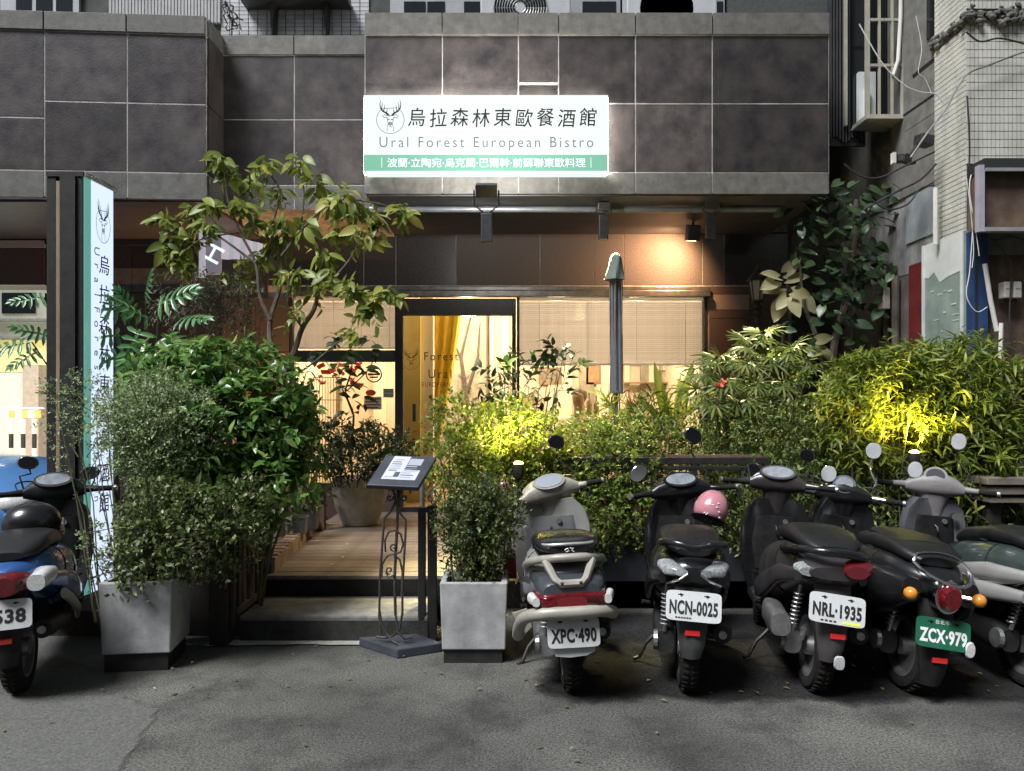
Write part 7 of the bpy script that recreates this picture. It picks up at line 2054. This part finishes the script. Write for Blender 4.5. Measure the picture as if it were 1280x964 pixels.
# bumper sweep under the lamp
def arc_band(pts, th, h, name, m, par):
    mb = MB(); rings = []
    for x, y, z in pts:
        rings.append([Vector((x, y - th/2, z - h/2)), Vector((x, y + th/2, z - h/2)), Vector((x, y + th/2, z + h/2)), Vector((x, y - th/2, z + h/2))])
    mb.rings(rings)
    return mb.build(name, m, par, bevel=.008)
MB().tube(smooth([(-.262, -.02, .30), (-.255, -.16, .385), (-.225, -.26, .455), (-.14, -.335, .487), (0, -.352, .492), (.13, -.335, .488), (.195, -.27, .462), (.215, -.14, .42)], 5), .031, 12).build('bumper', M_beige, t, smooth=True)
MB().prism([(-.235, .30), (-.285, .42), (-.21, .44), (-.19, .35)], -.05, -.03).build('bumper_flap', M_beige, t)
MB().prism([(-.105, .31), (-.09, .27), (-.02, .262), (.06, .268), (.10, .285), (.105, .315)], -.305, -.297).build('mud_flap', M_plate, t)
# grab rail with U shaped bracket
rail = smooth([(-.20, .05, .64), (-.185, -.14, .70), (-.10, -.27, .735), (0, -.30, .742), (.10, -.27, .735), (.175, -.14, .70), (.185, .05, .64)], 5)
MB().tube(rail, .021, 10).build('grab_rail', M_beige, t, smooth=True)
MB().tube([(-.115, -.27, .725), (-.075, -.325, .645), (-.05, -.335, .625), (.05, -.335, .625), (.075, -.325, .645), (.115, -.27, .725)], .02, 8).build('rail_bracket', M_beige, t, smooth=True)
for s in (-1, 1): MB().ell((s*.045, -.352, .63), (.009, .006, .009), 8, 6).build('bolt', M_black, t)
MB().loft([(-.29, 0, .78, .10, .022, 2.6), (-.25, 0, .79, .145, .032, 2.8), (-.16, 0, .795, .165, .04, 2.8), (-.02, 0, .78, .165, .05, 2.8)], 22).build('seat_back', M_glossblack, t, smooth=True)
MB().tube(smooth([(-.155, -.16, .80), (-.11, -.27, .803), (0, -.30, .807), (.11, -.27, .803), (.155, -.16, .80)], 4), .008, 7).build('seat_trim', M_silver, t, smooth=True)
MB().tube([(-.02, -.303, .78), (-.005, -.305, .788), (.0, -.305, .775), (-.015, -.303, .77)], .003, 5).tube([(.004, -.305, .789), (.022, -.303, .786), (.012, -.305, .777), (.026, -.303, .768)], .003, 5).build('seat_emblem', M_clearlens, t)
tag(MB().ell((0, 0, 0), (.038, .018, .032), 14, 8).build('reflector_disc', mat('pink red badge', (0.5, 0.08, 0.12), (0.75, 0.5, 0.52), rough=.3, scale=60, coat=.4), None, smooth=True, loc=W(630, 608, 4.75)), 'small round pink red reflector on the hedge beside the silver scooter', 'reflector')
MB().tube([(-.05, .02, -.005), (-.0, .02, -.3)], .005, 5)
MB().box(-.32, -.24, .75, .85, .42, .58).build('side_box', mat('faded red box', (0.13, 0.02, 0.016), (0.2, 0.035, 0.028), rough=.7, scale=9), t, bevel=.01)

# 2 ------------- black scooter NCN-0025
t, H = scooter('black scooter with angular double tail lamps and plate NCN-0025', 'NCN-0025', (.925, D0, 0), R(-9), R(1.5), M_glossblack,
        dict(steer=R(16), roll=R(-6), cs=1.15, hz=.93, pz=.505, py=-.30, ptilt=-.30, ptype='new', tz=.05, ty=-.27, mir1=(.12, .0, .30), mr=(.065, .05), mrot=.7, guardm=mat('worn grey plastic', (0.03, 0.03, 0.032), (0.07, 0.07, 0.07), rough=.7, scale=9), prot=.03,
             **{'mir-1': (-.27, -.02, .09)}))
for s in (-1, 1):
    MB().loft([(-.30, s*.06, .665, .03, .018, 2.4), (-.27, s*.095, .665, .055, .026, 2.6), (-.20, s*.125, .68, .05, .03, 2.6)], 16).build('tail_light', mat('smoked clear lens', (0.12, 0.13, 0.13), (0.4, 0.42, 0.42), rough=.1, scale=90, coat=.7), t, smooth=True)
    MB().tube([(s*.03, -.30, .66), (s*.07, -.30, .63), (s*.13, -.26, .60)], .006, 6).build('lamp_trim', M_chrome, t)
    MB().ell((s*.095, -.285, .665), (.012, .01, .012), 10, 6).build('lamp_bulb', M_clearlens, t, smooth=True)
MB().tube(smooth([(-.15, -.05, .77), (-.15, -.19, .79), (-.09, -.27, .80), (0, -.285, .785), (.09, -.27, .80), (.15, -.19, .79), (.15, -.05, .77)], 4), .02, 9).build('grab_rail', M_glossblack, t, smooth=True)
MB().tube([(-.07, -.292, .81), (-.02, -.30, .788), (0, -.30, .783), (.02, -.30, .788), (.07, -.292, .81)], .004, 5).build('rail_trim', M_chrome, t)
# pink helmet hung on the handlebar (its own thing)
hl = thing('pink_helmet', 'glossy pink half helmet hanging from the black scooter handlebar', 'helmet', W(889, 636, 4.62))
M_pink = mat('pink helmet shell', (0.42, 0.17, 0.20), (0.52, 0.23, 0.26), rough=.25, coat=.7, scale=6)
hm = MB().ell((0, 0, 0), (.095, .10, .115), 26, 16)
hm.v = [(x * (1.02 + .06*(z < 0)), y, z if z > -.06 else -.06 + (z + .06)*.3) for x, y, z in hm.v]
hl.rotation_euler = (R(-12), R(24), R(10))
hm.build('shell', M_pink, hl, smooth=True)
mb = MB(); rng = random.Random(31)
for k in range(9):
    a = -1.57 + rng.uniform(-.8, .8); zz = rng.uniform(-.065, .02)
    q = math.sqrt(max(0, 1 - (zz/.115)**2))
    c = Vector((.097*q*math.cos(a)*(1 - .12*zz/.115), .102*q*math.sin(a), zz))
    mb.ell(c, (.008, .003, .004), 8, 6)
mb.build('white_print', M_white, hl, smooth=True)
MB().tube([(.0, -.02, -.07), (-.05, .02, -.16), (-.06, .05, -.10), (-.05, .08, .02)], .007, 6).build('chin_strap', M_black, hl, smooth=True)
MB().loft([(-.075, 0, 0, .09, .095, 2.2), (-.068, 0, 0, .1, .105, 2.2)], 24, 'Z').build('rim', M_black, hl, smooth=True)

# 3 ------------- dark scooter NRL-1935
M_dkbrown = mat('dusty dark paint', (0.022, 0.02, 0.021), (0.045, 0.04, 0.04), rough=.35, coat=.3, scale=7)
t, H = scooter('dark scooter with humped tail, rearmost mirror thin and plate NRL-1935', 'NRL·1935', (1.575, D0, 0), R(-6), R(4), M_dkbrown,
        dict(steer=R(-10), hz=.975, pz=.495, py=-.31, ptilt=-.28, ptype='sticker', prot=.07, tz=.06, ty=-.28, bw=1.08, mr=(.05, .04), mrot=.2, mir1=(.17, .0, .16), rx=.02, shield=M_glossblack, trim=M_blackpl, eng=1,
             mufflerm=None, **{'mir-1': (-.16, .0, .04)}, guardm=mat('grey brown guard', (0.045, 0.04, 0.04), (0.08, 0.072, 0.07), rough=.6, scale=9)))
MB().loft([(-.30, 0, .66, .13, .03, 2.8), (-.25, 0, .67, .16, .055, 2.8), (-.1, 0, .70, .17, .06, 2.8)], 22).build('tail_hump', M_dkbrown, t, smooth=True)
MB().tube(smooth([(-.19, .0, .72), (-.18, -.18, .75), (-.10, -.30, .765), (.02, -.315, .765), (.12, -.28, .745), (.17, -.18, .70)], 5), .022, 9).build('grab_rail', M_glossblack, t, smooth=True)
MB().loft([(-.325, .08, .68, .05, .03, 2.4), (-.29, .09, .69, .075, .05, 2.4)], 16).build('tail_light', mat('deep red lens', (0.12, 0.01, 0.015), rough=.12, coat=.6), t, smooth=True)
MB().loft([(-.29, -.12, .66, .06, .022, 2.4), (-.24, -.14, .67, .06, .03, 2.4)], 16).build('turn_signal', MATS['smoked clear lens'], t, smooth=True)
MB().loft([(-.1, -.2, .34, .05, .055, 3), (.1, -.2, .36, .055, .06, 3), (.2, -.19, .36, .04, .05, 3)], 16).build('air_cleaner', M_alu, t, smooth=True)
MB().tube([(-.06, -.02, .30), (-.09, -.08, .28)], .014, 8).build('kick_pedal', M_alu, t)
MB().loft([(-.318, .03, .238, .022, .03, 3), (-.306, .03, .238, .026, .034, 3)], 12).build('guard_tip', M_concrete, t, smooth=True)
# scooter's long seat hump is lighter on top-left in the lamp light: real gloss only

# 4 ------------- black retro scooter ZCX-979 with green plate
t, H = scooter('black retro scooter with chrome heart rail, round red lamp and green plate', 'ZCX·979', (2.06, D0, 0), R(-1.5), R(6), M_glossblack,
        dict(steer=R(-16), hz=.90, pz=.375, py=-.30, ptilt=-.22, ptype='green', prot=.05, tz=.0, ty=-.26, bw=1.12, instr='round', bezel=M_chrome, mglass=M_palemirror, mirm=M_chrome, stalk=M_chrome, mr=(.05, .055), mir1=(.16, .02, .26), switchm=M_chrome,
             rx=.01, **{'mir-1': (-.10, -.05, .08)}))
for s in (-1, 1):
    MB().loft([(-.24, s*.14, .56, .05, .06, 2.3), (-.08, s*.19, .52, .085, .12, 2.3), (.12, s*.20, .48, .085, .14, 2.3), (.32, s*.18, .44, .05, .09, 2.3)], 20).build('side_bulge', M_glossblack, t, smooth=True)
    MB().tube([(s*.10, -.24, .55), (s*.155, -.28, .55)], .012, 8).build('signal_stem', M_chrome, t)
    MB().ell((s*.165, -.285, .55), (.032, .035, .032), 14, 10).build('turn_signal', M_orangelens, t, smooth=True)
MB().loft([(-.365, 0, .555, .038, .05, 2.1), (-.33, 0, .555, .052, .068, 2.1), (-.27, 0, .56, .056, .072, 2.1)], 20).build('tail_light', M_redlens, t, smooth=True)
MB().rings([[Vector((.064*math.cos(2*PI*k/24), -.30 + dy_, .555 + .08*math.sin(2*PI*k/24))) for k in range(24)] for dy_ in (-.02, .05)]).build('lamp_ring', M_chrome, t, smooth=True)
heart = smooth([(-.145, -.24, .70), (-.10, -.29, .655), (-.03, -.325, .625), (.03, -.335, .612), (.085, -.33, .628), (.105, -.30, .67), (.085, -.265, .71), (.055, -.24, .735), (.0, -.215, .745), (-.07, -.215, .742), (-.125, -.225, .73), (-.145, -.24, .70)], 4)
MB().tube(heart, .009, 8).build('chrome_rail', M_chrome, t, smooth=True)
MB().loft([(-.05, 0, .755, .12, .025, 2.6), (.08, 0, .77, .14, .035, 2.8), (.3, 0, .765, .13, .035, 2.8)], 18).build('seat_pad', M_seat, t, smooth=True)
MB().loft([(-.325, .128, .315, .020, .034, 2.2), (-.315, .128, .315, .024, .04, 2.2)], 14).build('round_reflector', M_clearlens, t, smooth=True)

# 5 ------------- far right scooter, tail outside the frame
t, H = scooter('silver and dark green scooter at the right edge, tail cut by the frame', None, (2.71, 4.05, 0), R(0), R(5), mat('dark green black paint', (0.02, 0.032, 0.03), (0.05, 0.065, 0.06), rough=.2, coat=.8, scale=5),
        dict(steer=R(-25), hz=.95, instr='round', mglass=M_palemirror, mirm=M_silver, mr=(.045, .055), mir1=(.12, .02, .26), tz=.04, ty=-.28, bw=1.15, cowl=mat('grey cowl plastic', (0.16, 0.15, 0.15), (0.22, 0.21, 0.205), rough=.5, scale=9), shield=mat('grey inner shield', (0.07, 0.07, 0.08), (0.11, 0.11, 0.12), rough=.4, scale=8), pz=.5, dial=mat('dark dial', (0.05, 0.05, 0.055), rough=.15, coat=.4), lw=.95,
             **{'mir-1': (-.12, -.05, .05)}, panel=M_silver))
for k, (zz, s_) in enumerate(((.60, 1.0), (.50, 1.05))):
    MB().loft([(-.2, -.17, zz, .03, .03, 2.4), (.05, -.225*s_, zz - .02, .035, .05, 2.4), (.3, -.215*s_, zz - .06, .03, .04, 2.4), (.46, -.16, zz - .12, .012, .015, 2.4)], 16).build('silver_panel', M_silver, t, smooth=True)
MB().tube([(.10, .955, .77), (.10, .93, .77)], [.026, .024], 14).build('fuel_lock', M_chrome, t, smooth=True)

# 6 ------------- blue scooter at the left edge with helmet on its seat
M_bluep = mat('metallic blue paint', (0.02, 0.085, 0.26), (0.03, 0.11, 0.32), rough=.25, metal=.3, coat=.7, scale=6)
t, H = scooter('blue and black scooter at the left edge with a helmet on its seat', '·2538', (-2.53, D0 - .02, 0), R(20), R(-2), M_bluep,
        dict(steer=R(4), hz=.935, pz=.465, py=-.30, ptilt=-.18, ptype='plain', tz=.03, ty=-.28, bw=1.1, cowl=M_blackpl, shield=M_blackpl, mir1=(.20, .0, .06), mr=(.06, .042), mrot=-.15, panel=M_bluep, eng=1, guardm=M_blackpl,
             **{'mir-1': (-.14, -.02, .15)}))
MB().loft([(-.33, .02, .60, .05, .045, 2.3), (-.28, .03, .605, .09, .06, 2.4), (-.2, .04, .61, .1, .06, 2.4)], 18).build('tail_light', M_redlens, t, smooth=True)
MB().loft([(-.30, .15, .605, .04, .04, 2.4), (-.22, .17, .62, .05, .05, 2.4), (-.12, .19, .62, .025, .03, 2.4)], 16).build('turn_signal', M_clearlens, t, smooth=True)
MB().loft([(-.1, .235, .50, .018, .028, 2.4), (.05, .235, .44, .02, .03, 2.4), (.3, .225, .33, .018, .028, 2.4), (.42, .2, .26, .012, .02, 2.4)], 14).build('silver_trim', M_beige, t, smooth=True)
hx = thing('black_helmet', 'black open helmet with clear visor lying on the blue scooter seat', 'helmet', Vector((X(40, 4.3), 4.3, Z(653, 4.3))), R(-50))
hm = MB().ell((0, 0, 0), (.125, .145, .115), 26, 16)
hm.v = [(x, y, z if z > -.06 else -.06 + (z + .06)*.25) for x, y, z in hm.v]
hm.build('shell', M_glossblack, hx, smooth=True)
rings = []
for k in range(7):
    a = R(-8 + k*8)
    rings.append([Vector((.135*math.sin(b), .155*math.cos(b) + .0, .11*math.sin(a) - .06)) * (1.02) for b in [R(-75 + j*10) for j in range(16)]])
vz = glass_mat('visor plastic', (.75, .75, .72))
MB().rings(rings, cap=False, closed=False).build('visor', vz, hx, smooth=True)
MB().tube([(.125*math.sin(b), .147*math.cos(b), -.055) for b in [2*PI*j/28 for j in range(29)]], .008, 6, cap=False).build('rim', M_alu, hx, smooth=True)

# ================================================================== blue car behind the left scooter
M_carblue = mat('light blue car paint', (0.10, 0.27, 0.60), (0.12, 0.30, 0.65), rough=.22, metal=.2, coat=.8, scale=4)
car = thing('parked_car', 'light blue car parked by the lit arcade at the far left', 'car', (-5.05, 6.2, 0), R(0))
secs = [(-1.95, 0, .62, .62, .26, 4), (-1.85, 0, .62, .74, .34, 4), (-1.2, 0, .66, .80, .42, 4), (0, 0, .66, .82, .43, 4), (.7, 0, .67, .82, .42, 4), (1.1, 0, .66, .79, .39, 3.2), (1.4, 0, .62, .72, .32, 2.8), (1.62, 0, .56, .58, .22, 2.6)]
MB().loft(secs, 28, 'X').build('body', M_carblue, car, smooth=True)
MB().loft([(-1.7, 0, 1.15, .55, .20, 4), (-1.4, 0, 1.2, .66, .28, 4), (-.7, 0, 1.2, .66, .28, 4), (-.2, 0, 1.08, .66, .16, 4), (.2, 0, 1.0, .62, .06, 4)], 24, 'X').build('cabin_glass', M_darkglass, car, smooth=True)
MB().loft([(-1.6, 0, 1.455, .5, .03, 4), (-1.3, 0, 1.48, .56, .035, 4), (-.8, 0, 1.47, .56, .035, 4), (-.6, 0, 1.44, .5, .03, 4)], 20, 'X').build('roof', M_carblue, car, smooth=True)
for s in (-1, 1):
    MB().ell((1.42, s*.56, .76), (.16, .13, .09), 18, 10).build('headlight', M_clearlens, car, smooth=True)
    for x in (-1.15, 1.0):
        wv = MB().lathe([(.2, -.1), (.28, -.1), (.30, 0), (.28, .1), (.2, .1)], (0, 0, 0), 32, 'Y', cap=False).build('wheel', M_rubber, car, smooth=True, loc=(x, s*.74, .30))
        MB().lathe([(.2, -.08), (.18, -.06), (.001, -.05)], (0, 0, 0), 24, 'Y', cap=False).lathe([(.2, .08), (.18, .06), (.001, .05)], (0, 0, 0), 24, 'Y', cap=False).build('rim', M_alu, wv, smooth=True)
    MB().ell((.0, s*.88, 1.0), (.06, .10, .06), 14, 8).build('door_mirror', M_carblue, car, smooth=True)
MB().loft([(1.55, 0, .42, .5, .06, 4), (1.70, 0, .42, .42, .05, 4)], 16, 'X').build('bumper', M_blackpl, car, smooth=True)
